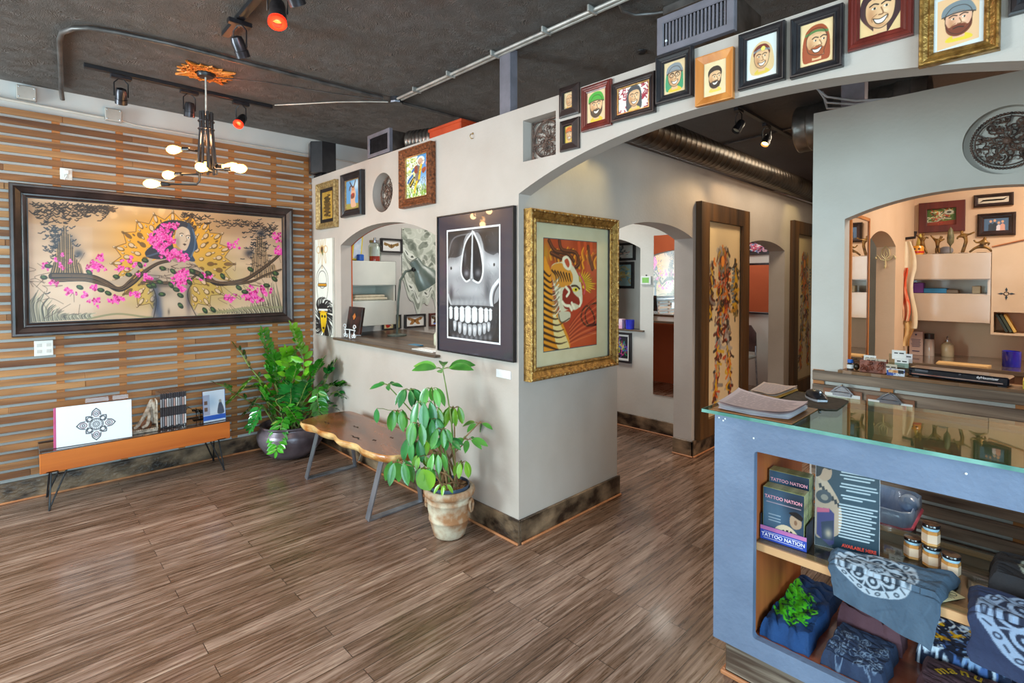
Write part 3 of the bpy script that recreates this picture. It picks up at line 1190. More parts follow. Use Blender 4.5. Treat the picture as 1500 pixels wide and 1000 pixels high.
    for cx, cy in ((235, 470), (215, 525), (385, 572), (485, 585), (675, 462), (785, 478), (835, 492), (930, 490), (975, 515), (915, 545), (770, 545), (1190, 592), (1160, 572),
                   (1030, 680), (990, 684), (1340, 528), (1345, 500), (740, 560), (720, 565), (825, 560), (850, 582), (870, 660), (620, 510), (1010, 500), (870, 610), (780, 605), (560, 520), (430, 500), (1080, 515), (1220, 480), (520, 600), (700, 440), (1300, 560)):
        a.ell((cx, cy), 18, 11, '#26331f', 1, R.rand())
        a.ell((cx - 2, cy - 2), 9, 5, '#4c6a30', 0.9, R.rand())
    for k in range(46):       # thin scribbled stems
        x, y = (220, 560) if k % 2 else (1250, 560)
        x += R.randn() * 90
        y += R.randn() * 60
        a.line([(x, y), (x + 30 * R.randn(), y + 20 * R.randn()), (x + 55 * R.randn(), y + 30 * R.randn())], 2, '#4a3429', 0.8)
    return a


def mural():
    r = frame_on('+x', -2.770, -2.06, -0.20, 1.12, 2.153, 'very wide dark-framed painting of a woman with magenta flowers, on slats', 'scoop', 'ebony', 0.092, 0.06,
                 name='framed_painting', cat='painting')
    canvas('canvas', paint_mural(), 0.09, 1.77, 0.09, 1.033 - 0.09, -0.024, art_mat(0.5, 0.15), r)
    recalc(obj('lip', mould_at(1.86, 1.033, 0.086, [(0, .028), (0.002, .034), (0.006, .034), (0.007, .025)]), M_BLACK, r))


mural()


# ------------------------------------------------------------------ faces for the small portrait drawings
def draw_face(a, cx, cy, s, skin='#e8b98a', hair='#5a3a22', hat=None, beard=None, longh=None, glasses=False, shirt='#e3b93a', bald=False,
              wide=1.0, band=None, grin=True, hood=None, ink='#3a2a20', turn=0.0):
    L = lambda pts: [(cx + x * s * wide, cy + y * s) for x, y in pts]
    if longh:
        a.poly(L([(-.30, -.30), (-.1, -.46), (.16, -.44), (.32, -.22), (.36, .1), (.34, .46), (.12, .5), (-.16, .5), (-.36, .46), (-.38, .05)]), longh, 1, True)
    if hood:
        a.poly(L([(-.30, -.36), (0, -.52), (.30, -.40), (.40, 0), (.26, .30), (.06, .52), (-.2, .3), (-.38, 0)]), hood, 1, True)
    if shirt:
        a.poly(L([(-.26, .46), (-.1, .36), (.12, .36), (.28, .46), (.22, .54), (-.2, .54)]), shirt, 1, True)
    a.poly(L([(-.12, .2), (.12, .2), (.13, .46), (-.12, .46)]), skin, 1)
    face = L([(-.26, -.22), (-.12, -.38), (.12, -.38), (.26, -.22), (.27, .02), (.2, .24), (.02 + turn * .1, .36), (-.18, .26), (-.27, .04)])
    a.poly(face, skin, 1, True)
    a.blob((cx - .17 * s, cy + .08 * s), .09 * s, .22 * s, '#b9794c', 0.6)
    a.blob((cx + .1 * s, cy + .02 * s), .07 * s, .05 * s, '#f6d8b0', 0.7)
    a.blob((cx, cy + .3 * s), .14 * s, .04 * s, '#a9683e', 0.5)
    if hair and not bald:
        a.poly(L([(-.29, -.1), (-.3, -.32), (-.12, -.48), (.14, -.48), (.3, -.3), (.29, -.1), (.2, -.26), (0, -.3), (-.2, -.24)]), hair, 1, True)
    if beard:
        a.poly(L([(-.27, .0), (-.2, .14), (-.08, .1), (.1, .1), (.2, .14), (.27, .0), (.26, .22), (.12, .38), (-.08, .4), (-.24, .26)]), beard, 1, True)
    if hat:
        a.poly(L([(-.34, -.16), (-.3, -.4), (-.06, -.52), (.2, -.48), (.32, -.3), (.34, -.14), (.1, -.2), (-.14, -.2)]), hat, 1, True)
        a.line(L([(-.34, -.16), (-.1, -.21), (.14, -.2), (.34, -.14)]), .03 * s, ink, 0.8)
    if band:
        a.line(L([(-.28, -.26), (0, -.33), (.28, -.26)]), .07 * s, band)
    for sx in (-1, 1):
        x = sx * .11 + turn * .05
        a.ell((cx + x * s * wide, cy - .07 * s), .046 * s, .024 * s, '#f3e6d0')
        a.ell((cx + (x + .01) * s * wide, cy - .07 * s), .022 * s, .026 * s, '#2a2420')
        a.line(L([(x - .08, -.13), (x, -.165), (x + .08, -.135)]), .028 * s, ink)
    if glasses:
        for sx in (-1, 1):
            a.ell((cx + sx * .12 * s, cy - .07 * s), .095 * s, .07 * s, ink, 1, 0, ring=.022 * s)
        a.line(L([(-.03, -.07), (.03, -.07)]), .02 * s, ink)
    for sx in (-1, 1):
        a.line(L([(sx * .06, .06), (sx * .15, .12), (sx * .14, .2)]), .014 * s, '#8c5a38', .8)
    a.line(L([(-.12, -.24), (0, -.26), (.12, -.24)]), .012 * s, '#a06a44', .7)
    a.line(L([(.02 + turn * .04, -.06), (.06 + turn * .05, .07), (-.02, .08)]), .024 * s, '#8c5a38')
    if grin:
        a.poly(L([(-.12, .14), (0, .17), (.13, .13), (.06, .24), (-.05, .24)]), '#fff6ea', 1, True)
        a.line(L([(-.13, .135), (0, .17), (.14, .125), (.06, .25), (-.06, .25), (-.13, .135)]), .018 * s, ink)
    else:
        a.line(L([(-.1, .19), (0, .17), (.1, .2)]), .03 * s, ink)
    a.line(face + [face[0]], .017 * s, ink, 0.85)


def face_art(nx, ny, paper='#e6c79a', seed=0, **kw):
    a = Art(nx, ny, paper, [(0, 0), (nx, 0), (nx, ny), (0, ny)], seed)
    a.noise(0.03, 5)
    sc = kw.pop('s', 0.9) * min(nx * 1.35, ny)
    draw_face(a, nx * kw.pop('cx', 0.5), ny * kw.pop('cy', 0.5), sc, **kw)
    return a


# row of small portrait drawings along the top of the partition
def portraits():
    G = None
    w = '-y'

    def F(r, label, **kw):
        return frame_on(w, 0.0, r[0], r[1], r[2], r[3], label, **kw)
    F((0.306, 0.437, 2.333, 2.486), 'small dark frame with a bald head drawing, upper of two beside the square niche', style='rise', fm='ebony', fw=0.036, t=0.026,
      art=face_art(40, 56, seed=1, bald=True, grin=False, shirt='#e0a84a', cx=.55))
    F((0.312, 0.437, 2.159, 2.316), 'small dark frame with a grinning face under an orange cap, beside the square niche', style='rise', fm='ebony', fw=0.036, t=0.026,
      art=face_art(40, 56, '#e9c35e', seed=2, hat='#e0702c', shirt='#e8b93c'))
    F((0.453, 0.631, 2.232, 2.449), 'mahogany frame with a bearded man in a green cap', style='step', fm='red', fw=0.036, t=0.024,
      art=face_art(60, 80, seed=3, hat='#4ba83c', beard='#54402e', shirt='#e6bd36'))
    a = Art(84, 60, '#f1e8dc', [(0, 0), (84, 0), (84, 60), (0, 60)], 5)
    for k in range(60):
        x, y = a.rng.rand() * 84, a.rng.rand() * 60
        t = a.rng.rand() * 6
        a.line([(x, y), (x + 5 * math.cos(t), y + 5 * math.sin(t)), (x + 8 * math.cos(t + 1), y + 8 * math.sin(t + 1))], 2.6, '#a3213a')
    draw_face(a, 44, 29, 54, longh='#45494e', hair='#45494e', shirt='#e0c060', glasses=False)
    F((0.637, 0.863, 2.238, 2.417), 'dark landscape frame with long-haired woman against red leaves', style='scoop', fm='ebony', fw=0.030, t=0.024, lip=True, art=a)
    F((0.870, 1.038, 2.262, 2.468), 'black scooped frame with a bespectacled face in a backwards grey cap', style='scoop', fm='black', fw=0.036, t=0.028,
      art=face_art(60, 80, seed=6, hat='#8b9196', glasses=True, shirt='#e6c13c', longh='#3f9a6c', s=.82))
    F((1.052, 1.206, 2.212, 2.41), 'light cherry-wood frame with a bearded grinning man', style='slope', fm='orange', fw=0.032, t=0.022,
      art=face_art(62, 84, '#ecd0a2', seed=7, beard='#3f2a20', hair='#3a2a22', shirt='#e8ca58', turn=1.5, s=.72))
    a = Art(84, 110, '#dfe3df', [(0, 0), (84, 0), (84, 110), (0, 110)], 8)
    a.poly([(14, 38), (40, 14), (68, 32), (72, 92), (14, 96)], '#e3c08c', 1, True)
    draw_face(a, 42, 58, 74, hair='#7a2f22', band='#8d8f92', shirt='#e2c04a')
    a.ell((46, 33), 6, 6, '#f3df6a')
    F((1.226, 1.393, 2.233, 2.446), 'black frame with a smiling red-haired man wearing a headlamp', style='scoop', fm='black', fw=0.030, t=0.026, art=a, glossy=0.6)
    F((1.412, 1.577, 2.226, 2.437), 'black frame with a red-bearded man in a green headband and long red hair', style='scoop', fm='black', fw=0.032, t=0.028,
      art=face_art(76, 100, '#f0cf9c', seed=9, hair='#a34a26', longh='#a64b2a', band='#5c7f45', beard='#a8522c', shirt=None, turn=1.5, s=.85))
    F((1.590, 1.767, 2.268, 2.49), 'mahogany frame with a smiling woman whose dark hair curls in spirals', style='step', fm='red', fw=0.034, t=0.028,
      art=face_art(90, 118, '#ecc78e', seed=10, hair='#40262a', hood='#40262a', shirt=None, s=1.0, cy=.52))
    a = Art(100, 124, '#d9d8d4', [(0, 0), (100, 0), (100, 124), (0, 124)], 11)
    a.poly([(8, 8), (90, 4), (90, 112), (8, 120)], '#e9b98a')
    draw_face(a, 50, 62, 84, hat='#7c8488', beard='#7a3b26', skin='#e8b090', shirt='#e8c63a', grin=False, wide=1.15)
    F((1.781, 1.966, 2.158, 2.39), 'bronze-edged frame with a heavy bearded man in a grey cap', style='scoop', fm=M_FRAMES['gold'], fw=0.036, t=0.03, art=a)
    F((1.981, 2.16, 2.247, 2.44), 'dark blue-black frame cut off by the right edge of the photo', style='step', fm='black', fw=0.05, t=0.03, lip=True,
      art=face_art(50, 60, seed=12))


portraits()


# ------------------------------------------------------------------ framed art on the partition
def small_frames():
    a = Art(46, 76, '#b08a3a', None, 1)
    a.noise(0.08, 6)
    for k in range(34):
        y = 0.12 + .76 * k / 34
        t = k * 0.9
        a.line([(0.5 + .25 * math.sin(t), y), (0.5 + .3 * math.cos(t * 1.3), y + .04), (.5 - .25 * math.sin(t), y + .08)], 0.05, '#3b2a14', 0.8)
    a.ell((.5, .3), .2, .12, '#4a3a1c')
    a.ell((.5, .6), .22, .2, '#5b4420', .8)
    frame_on('-y', 0.0, -2.595, -2.218, 1.964, 2.376, 'worn gold frame with sepia drawing, first from the slatted wall', 'scoop', 'oldgold', 0.055, 0.045, art=a, board=0.03, bmat=M_BLACK)
    a = Art(56, 84, '#5f97c8', None, 2)
    a.poly([(0, .78), (1, .82), (1, 1), (0, 1)], '#9a8f4a')
    a.blob((.75, .2), .3, .2, '#d9ecf6', .8)
    a.poly([(.38, .38), (.6, .3), (.72, .5), (.66, .72), (.75, .9), (.4, .92), (.34, .7)], '#d8a88c', 1, True)
    a.ell((.52, .3), .12, .08, '#c98f6a')
    for p in ([(.3, .08), (.42, .2), (.5, .26)], [(.7, .06), (.62, .2), (.55, .26)], [(.4, .2), (.3, .24), (.26, .34)]):
        a.line(p, .06, '#4a2f22')
    a.poly([(.36, .5), (.6, .46), (.62, .6), (.4, .64)], '#7b4a3c', 1, True)
    a.ell((.5, .5), .05, .05, '#b8302c')
    frame_on('-y', 0.0, -2.10, -1.75, 2.028, 2.39, 'black frame with gold lip holding a small picture of an antlered figure under blue sky', 'scoop', 'black', 0.06, 0.045, art=a, lip=True)
    a = Art(84, 128, '#e9efe6', None, 3)
    R = a.rng
    a.poly([(.55, 0), (1, 0), (1, .75), (.6, .6)], '#4d92cc', 1, True)
    a.blob((.8, .65), .3, .15, '#bcd6e6', .9)
    for k in range(150):
        x, y = R.rand() * .5, R.rand() * .75
        a.line([(x, y), (x + .04, y + .03), (x + .07, y + .01)], .025, ('#c9cc5a', '#f2f0c0', '#93a83e')[k % 3])
    for k in range(120):
        x, y = R.rand(), .72 + R.rand() * .28
        a.line([(x, y + .05), (x + .03 * R.randn(), y - .02)], .03, ('#8fb53a', '#dfe9a8', '#4e7a2a')[k % 3])
    a.ell((.68, .16), .17, .11, '#efe9dc')
    a.ell((.66, .17), .11, .08, '#c9a58a')
    a.poly([(.5, .28), (.6, .26), (.7, .34), (.62, .62), (.48, .66), (.42, .5)], '#7a7068', 1, True)
    a.line([(.7, .26), (.64, .42), (.6, .56)], .09, '#f0bf1e')
    a.line([(.5, .62), (.42, .76), (.4, .86)], .08, '#f0c428')
    a.poly([(.16, .62), (.3, .52), (.42, .5), (.34, .64), (.2, .74)], '#2a2622', 1, True)
    a.line([(.2, .68), (.36, .54)], .04, '#f4cc2e')
    a.poly([(.72, .36), (.88, .32), (.9, .4), (.78, .46)], '#a84a26', 1, True)
    a.poly([(.36, .3), (.5, .24), (.54, .4), (.42, .42)], '#8a3c28', 1, True)
    for p in ([(.1, .6), (.16, .54), (.3, .46)], [(.3, .36), (.36, .32)]):
        a.line(p, .09, '#2465a8')
    for k in range(40):
        x, y = .2 + R.rand() * .7, .15 + R.rand() * .75
        a.line([(x, y), (x + .05 * R.randn(), y + .04 * R.randn())], .018, '#3a2d28', .7)
    frame_on('-y', 0.0, -1.176, -0.788, 2.014, 2.428, 'carved copper-brown frame with a bright yellow, blue and green picture', 'scoop', 'copper', 0.062, 0.05, art=a, lip=True, glossy=.3)
    # slim unframed panel
    a = Art(66, 168, '#efece2', None, 4)
    a.noise(0.02, 5)
    for k in range(8):
        t = 2 * PI * k / 8
        a.ell((.42 + .2 * math.cos(t), .11 + .075 * math.sin(t)), .12, .035, '#d3a45a', 1, t, ring=.018)
    a.ell((.42, .11), .07, .03, '#6a4030')
    a.line([(.42, .12), (.46, .16)], .05, '#4a6a3a')
    for sgn in (-1, 1):
        a.line([(.42, .27), (.42 + sgn * .3, .36), (.42 + sgn * .33, .5), (.42 + sgn * .25, .62)], .015, '#3a3430')
    a.ell((.42, .42), .25, .09, '#3a3430', 1, 0, ring=.015)
    a.line([(.2, .475), (.64, .475)], .09, '#2e2620')
    a.line([(.2, .475), (.64, .475)], .05, '#e09a28')
    for k in range(90):
        t = a.rng.rand() * 2 * PI
        r0, r1 = .25, .45 + .2 * a.rng.rand()
        a.line([(.45 + r0 * math.cos(t), .82 + .1 * math.sin(t)), (.45 + r1 * math.cos(t + .4), .82 + .19 * math.sin(t + .4)), (.45 + r1 * 1.2 * math.cos(t + .7), .82 + .22 * math.sin(t + .7))],
               .04, '#1a191c', 1, taper=(1, .3))
    a.poly([(.2, .7), (.45, .66), (.7, .7), (.68, .82), (.55, .95), (.38, .95), (.24, .84)], '#1d1b1e', 1, True)
    a.poly([(.3, .76), (.5, .74), (.66, .78), (.62, .88), (.5, .965), (.4, .955), (.32, .87)], '#f0c21c', 1, True)
    a.line([(.2, .735), (.7, .73)], .05, '#f5f2ec')
    a.line([(.24, .76), (.68, .755)], .03, '#e3a020')
    for x in (.4, .56):
        a.ell((x, .8), .05, .014, '#1a191c')
    a.ell((.47, .92), .06, .012, '#1a191c')
    root = thing('canvas_panel', 'tall narrow unframed panel with a yellow-faced figure, beside the slatted wall', 'painting', (-2.665, -0.0015, 0.998))
    obj('panel', B().bev(0, .355, -0.02, 0, 0, .877, .002), mat('#d9d5ca', rough=.7), root)
    canvas('print', a, 0.001, .354, 0.001, .876, -0.0206, art_mat(.5), root)


small_frames()


def paint_skull():
    q = [(88, 195), (330, 175), (330, 738), (85, 708)]
    a = Art(150, 262, '#1b1a1d', q, 2)
    R = a.rng
    a.noise(0.03, 7)
    # forehead and cheek bone masses
    def P_(pts, c, al=1):
        a.poly(pts, c, al, True)
    P_([(86, 330), (130, 320), (158, 300), (165, 240), (185, 205), (232, 205), (252, 250), (262, 290), (300, 312), (330, 315), (330, 500), (310, 545), (262, 565), (210, 560), (150, 560), (92, 540), (86, 430)], '#8f8f93')
    for x, y, rx, ry, c, al in ((120, 370, 40, 40, '#c9c9cc', .9), (295, 350, 42, 40, '#d2d2d6', .9), (210, 480, 60, 34, '#b9b9bd', .8), (120, 450, 34, 40, '#a9a9ae', .7),
                                (160, 330, 16, 60, '#e4e4e6', .8), (250, 320, 10, 60, '#f0f0f2', .8), (110, 260, 34, 60, '#3a3a3f', .95), (305, 245, 32, 55, '#333338', .95),
                                (275, 480, 16, 60, '#4a4a50', .8), (140, 520, 50, 12, '#5c5c62', .5), (215, 195, 40, 12, '#6a6a70', .8), (102, 500, 10, 40, '#2b2b30', .8)):
        a.blob((x, y), rx, ry, c, al)
    for p in ([(230, 205), (120, 225), (90, 310)],):
        a.line(p, 6, '#9a9aa0', .5)
    # nasal cavities
    P_([(200, 205), (176, 240), (156, 330), (152, 400), (172, 432), (190, 428), (198, 330), (204, 240)], '#17161a')
    P_([(212, 215), (232, 260), (248, 340), (250, 400), (234, 440), (210, 430), (207, 330), (208, 240)], '#17161a')
    a.line([(205, 200), (172, 250), (155, 330), (152, 400), (172, 436), (190, 430)], 7, '#dedee0')
    a.line([(210, 200), (236, 260), (252, 340), (252, 405), (235, 443), (208, 432)], 7, '#f0f0f2')
    a.line([(205, 195), (203, 300), (200, 420)], 7, '#c9c9cd')
    a.blob((176, 398), 12, 16, '#8f8f95', .9)
    a.blob((230, 396), 13, 18, '#77777d', .9)
    a.blob((170, 320), 6, 40, '#55555b', .8)
    # cheek arches at the sides
    a.line([(330, 430), (300, 470), (290, 520), (298, 570), (312, 600)], 12, '#dcdce0', .95)
    a.line([(330, 450), (308, 490), (302, 540), (312, 580)], 5, '#2c2c31', .9)
    a.line([(88, 500), (100, 545), (118, 580)], 8, '#b9b9bd', .9)
    for x, y in ((103, 372), (306, 358)):
        a.ell((x, y), 4, 8, '#1a1a1e')
    P_([(86, 560), (110, 552), (300, 560), (318, 590), (305, 700), (240, 722), (150, 712), (96, 690)], '#2a2a2e')
    # teeth
    up = [(100, 588, 17, 34), (126, 592, 22, 38), (153, 595, 24, 42), (182, 597, 30, 46), (213, 599, 28, 44), (243, 600, 24, 42), (268, 600, 20, 38), (288, 598, 15, 32)]
    for x, y, w_, h_ in up:
        P_([(x - w_ * .42, y - h_ * .6), (x, y - h_ * .78), (x + w_ * .42, y - h_ * .6), (x + w_ * .48, y + h_ * .6), (x + w_ * .2, y + h_ * .92), (x - w_ * .25, y + h_ * .92), (x - w_ * .48, y + h_ * .6)], '#d6d6d9')
        a.blob((x - 1, y + 2), w_ * .28, h_ * .6, '#ffffff', .9)
        a.line([(x - w_ * .5, y - h_ * .5), (x - w_ * .5, y + h_ * .7)], 2.5, '#4a4a50')
        a.line([(x - w_ * .45, y - h_ * .6), (x, y - h_ * .85), (x + w_ * .45, y - h_ * .6)], 4, '#e9e9ec', .8)
    lo = [(118, 655, 16, 28), (142, 664, 18, 32), (166, 672, 20, 32), (190, 676, 20, 32), (213, 678, 20, 32), (237, 674, 20, 32), (259, 668, 18, 30), (279, 660, 15, 26)]
    for x, y, w_, h_ in lo:
        P_([(x - w_ * .5, y - h_ * .8), (x + w_ * .5, y - h_ * .8), (x + w_ * .4, y + h_ * .5), (x, y + h_ * .9), (x - w_ * .4, y + h_ * .5)], '#a9a9ae')
        a.blob((x, y - 6), w_ * .3, h_ * .45, '#ececef', .9)
        a.line([(x - w_ * .55, y - h_ * .7), (x - w_ * .45, y + h_ * .6)], 2.5, '#2c2c31')
    for k in range(9):
        x = 110 + k * 22
        a.blob((x, 712), 8, 16, '#8c8c92', .7)
        a.blob((x, 540), 9, 16, '#c6c6ca', .35)
    for k in range(140):
        x, y = 90 + R.rand() * 235, 200 + R.rand() * 500
        a.line([(x, y), (x + R.randn() * 6, y + 14)], 1.5, '#f2f2f4' if k % 2 else '#2a2a2e', .18)
    return a


def skull():
    x0, x1, z0, z1 = -0.742, -0.016, 1.034, 1.920
    w, h = x1 - x0, z1 - z0
    r = thing('framed_print', 'tall black-framed black and white print of a skull, left of the partition corner', 'print', (x0, -0.0015, z0))
    recalc(obj('frame', mould(w, h, [(0, 0), (0, .026), (.007, .026), (.007, .016)]), M_BLACK, r))
    m_, nt, bs = new_mat('glazed_charcoal_board', 0.22)
    bs.inputs['Base Color'].default_value = (*lin('#3d3742'), 1)
    bs.inputs['Coat Weight'].default_value = 0.8
    bs.inputs['Coat Roughness'].default_value = 0.02
    ix0, ix1, iz0, iz1 = .098, .098 + .512, .090, .090 + .70
    bb = B()
    bb.v += [(.006, -.017, .006), (w - .006, -.017, .006), (w - .006, -.017, h - .006), (.006, -.017, h - .006), (ix0, -.017, iz0), (ix1, -.017, iz0), (ix1, -.017, iz1), (ix0, -.017, iz1)]
    bb.f += [(0, 1, 5, 4), (1, 2, 6, 5), (2, 3, 7, 6), (3, 0, 4, 7)]
    obj('mat_board', bb, m_, r)
    recalc(obj('lip', border(ix0, ix1, iz0, iz1, .011, -.0172), mat('#e9e9ee', rough=.4, coat=.8, name='white_inner_border'), r))
    canvas('print', paint_skull(), ix0 + .011, ix1 - .011, iz0 + .011, iz1 - .011, -.0168, art_mat(.3, .8), r)


def border(x0, x1, z0, z1, t, y):
    b = B()
    b.v += [(x0, y, z0), (x1, y, z0), (x1, y, z1), (x0, y, z1), (x0 + t, y, z0 + t), (x1 - t, y, z0 + t), (x1 - t, y, z1 - t), (x0 + t, y, z1 - t)]
    b.f += [(0, 1, 5, 4), (1, 2, 6, 5), (2, 3, 7, 6), (3, 0, 4, 7)]
    return b


skull()
tag(obj('caption_card', B().box(-.186, -.063, -.0035, -.0005, .930, .976), mat('#eef0f4', rough=.5)), 'small blank white caption card under the skull print', 'card')
_h = B().tube([(-.398, -.002, 2.40), (-.398, -.02, 2.395), (-.398, -.024, 2.38), (-.398, -.014, 2.368), (-.398, -.002, 2.372)], .0028, 6).ball((-.398, -.002, 2.402), .006)
tag(obj('wall_hook', _h, M_GOLDLIP, smooth=True), 'tiny brass hook in bare wall left of the square niche', 'hook')


def paint_tiger():
    q = [(563, 225), (823, 248), (820, 747), (563, 785)]
    a = Art(120, 152, '#a8401e', q, 6)
    R = a.rng
    a.noise(0.05, 5)
    a.blob((760, 600), 90, 160, '#b8341c', .9)
    a.blob((780, 720), 90, 60, '#c8542c', .7)
    a.blob((620, 770), 90, 40, '#e0571c', .9)
    # leaves and horns above
    for k in range(9):
        x, y = 600 + k * 26, 300 + (k % 3) * 22
        for j in range(5):
            a.line([(x + j * 7, y + 30), (x + j * 7 - 6, y), (x + j * 9 + 4, y - 28 + j * 3)], 9, ('#e89a22', '#b8601a', '#7a3312')[(k + j) % 3], .95, taper=(1, .5))
    a.blob((575, 300), 20, 60, '#b8831c', .9)
    for p in ([(590, 240), (620, 290), (680, 305), (710, 340)], [(640, 240), (655, 285), (720, 300), (735, 350), (720, 370)], [(600, 300), (640, 320), (690, 340)], [(780, 270), (790, 330), (800, 380)]):
        a.line(p, 13, '#38180f', 1)
        a.line([(x, y - 3) for x, y in p], 4, '#8a4a2a', .8)
    for k in range(3):
        a.line([(735 + k * 30, 250), (740 + k * 28, 300)], 14, '#c84a22', .8)
    # body of the tiger, left
    a.poly([(563, 345), (585, 355), (600, 400), (605, 470), (620, 560), (655, 640), (690, 765), (563, 785)], '#e08c1c', 1, True)
    a.blob((575, 560), 22, 160, '#f5a82c', .8)
    a.poly([(612, 600), (640, 640), (690, 765), (640, 775), (612, 690)], '#e9d08c', 1, True)
    for k in range(13):
        y = 390 + k * 30
        a.line([(563, y), (590 + k * 4, y + 24), (600 + k * 7, y + 14)], 8, '#26120c', 1, taper=(1, .2))
    # head
    a.poly([(600, 370), (640, 345), (690, 350), (720, 385), (745, 450), (752, 530), (742, 560), (715, 580), (690, 575), (650, 590), (635, 550), (615, 470)], '#d8cfae', 1, True)
    a.poly([(600, 370), (650, 350), (700, 395), (700, 450), (640, 470), (612, 440)], '#d68d2c', 1, True)
    for k in range(7):
        a.line([(604 + k * 14, 385 + k * 3), (622 + k * 12, 410 + k * 4), (626 + k * 12, 440)], 6, '#22120e', 1, taper=(1, .4))
    a.poly([(655, 325), (680, 315), (700, 350), (690, 385), (662, 370)], '#e6dcc0', 1, True)
    a.poly([(665, 340), (680, 328), (690, 355), (682, 372)], '#b8482c', 1, True)
    for k in range(14):
        a.line([(640 + R.randn() * 6, 420 + k * 12), (618, 440 + k * 13), (606, 448 + k * 12)], 5, '#efe8cf' if k % 2 else '#8d8266', .9, taper=(1, .3))
    a.ell((718, 480), 14, 10, '#e9d028')
    a.ell((720, 480), 5, 6, '#15100c')
    a.line([(700, 462), (722, 462), (738, 476)], 6, '#22120e')
    a.poly([(660, 480), (690, 460), (712, 500), (742, 530), (745, 560), (705, 545), (690, 575), (665, 570), (655, 530)], '#8a1c14', 1, True)
    for p in ([(672, 468), (688, 490), (676, 512)], [(740, 520), (744, 545), (738, 560)], [(690, 560), (700, 580)], [(655, 540), (668, 556), (690, 560)], [(700, 545), (712, 570)]):
        a.line(p, 9, '#f2e8c8')
    a.poly([(640, 590), (690, 590), (690, 625), (660, 640), (635, 620)], '#cfc6a8', 1, True)
    a.line([(636, 600), (650, 640), (690, 620)], 4, '#4a3f30')
    # golden mane
    for k in range(26):
        t = -1.7 + 2.5 * k / 26
        x, y = 742, 455
        L = 55 + 25 * R.rand()
        a.line([(x + 18 * math.cos(t), y + 18 * math.sin(t)), (x + L * math.cos(t), y + L * math.sin(t))], 8, '#e2b523' if k % 2 else '#8a6a14', 1, smooth=False, taper=(1, .2))
    a.line([(735, 400), (752, 430), (765, 470), (760, 500)], 7, '#c84a5a')
    # whip-like curl on the right, fabric folds below
    a.line([(823, 545), (790, 555), (765, 600), (780, 650), (810, 640), (800, 590), (770, 560), (745, 610), (770, 655), (822, 650)], 6, '#2a100c', 1)
    for k in range(12):
        a.line([(690, 745 - k * 8), (740, 720 - k * 12), (820, 690 - k * 16)], 4, '#7a2014' if k % 2 else '#e07a4a', .6)
    return a


def tiger():
    y0, y1, z0, z1 = 0.039, 0.899, 0.924, 1.905
    w, h = y1 - y0, z1 - z0
    r = thing('framed_painting', 'gold-framed painting of a roaring tiger in orange and red, right of the skull print', 'painting', (0.0015, y0, z0), PI / 2)
    fr = mould(w, h, [(0, 0), (0, .055), (.006, .06), (.014, .06), (.018, .052), (.05, .034), (.056, .04), (.066, .038), (.07, .03)])
    recalc(obj('frame', fr, M_FRAMES['gold'], r))
    bd = B()
    for ins, sz, out, n in ((.010, .0065, .0585, 88), (.061, .0035, .039, 110)):
        per = [(ins, ins), (w - ins, ins), (w - ins, h - ins), (ins, h - ins)]
        tot = 2 * (w + h - 4 * ins)
        for k in range(n):
            d = tot * k / n
            for j in range(4):
                p, q_ = Vector(per[j]), Vector(per[(j + 1) % 4])
                L = (q_ - p).length
                if d <= L:
                    c = p + (q_ - p) * (d / L)
                    bd.ball((c.x, -out, c.y), sz * 1.15, sz * .7, sz * 1.15, 6, 4)
                    break
                d -= L
    obj('beading', bd, mat('#6a4a2a', '#caa56a', rough=.35, metal=.5, scale=60), r, smooth=True)['kind'] = 'stuff'
    obj('mat_board', border(.068, w - .068, .068, h - .068, .10, -.012), mat('#cfc29c', '#d6caa6', rough=.7, name='linen_mat_board', coat=.4), r)
    obj('lip', border(.150, .152 + .520, .150, .152 + .675, .006, -.0125), mat('#4a5058', rough=.5, coat=.4), r)
    canvas('print', paint_tiger(), .154, .668, .155, .822, -.013, art_mat(.35, .6), r)
    # mat board reaches to the picture
    bb = B()
    bb.quad((.067, -.0115, .067), (w - .067, -.0115, .067), (w - .067, -.0115, h - .067), (.067, -.0115, h - .067))
    obj('backing_board', bb, mat('#cfc29c', '#d6caa6', rough=.7, coat=.4), r)


tiger()


# ------------------------------------------------------------------ carved medallions in the niches
M_CARVE = mat('#2f2320', '#7a5c4e', rough=0.5, scale=26, bump=.8, detail=8, name='carved_wood')


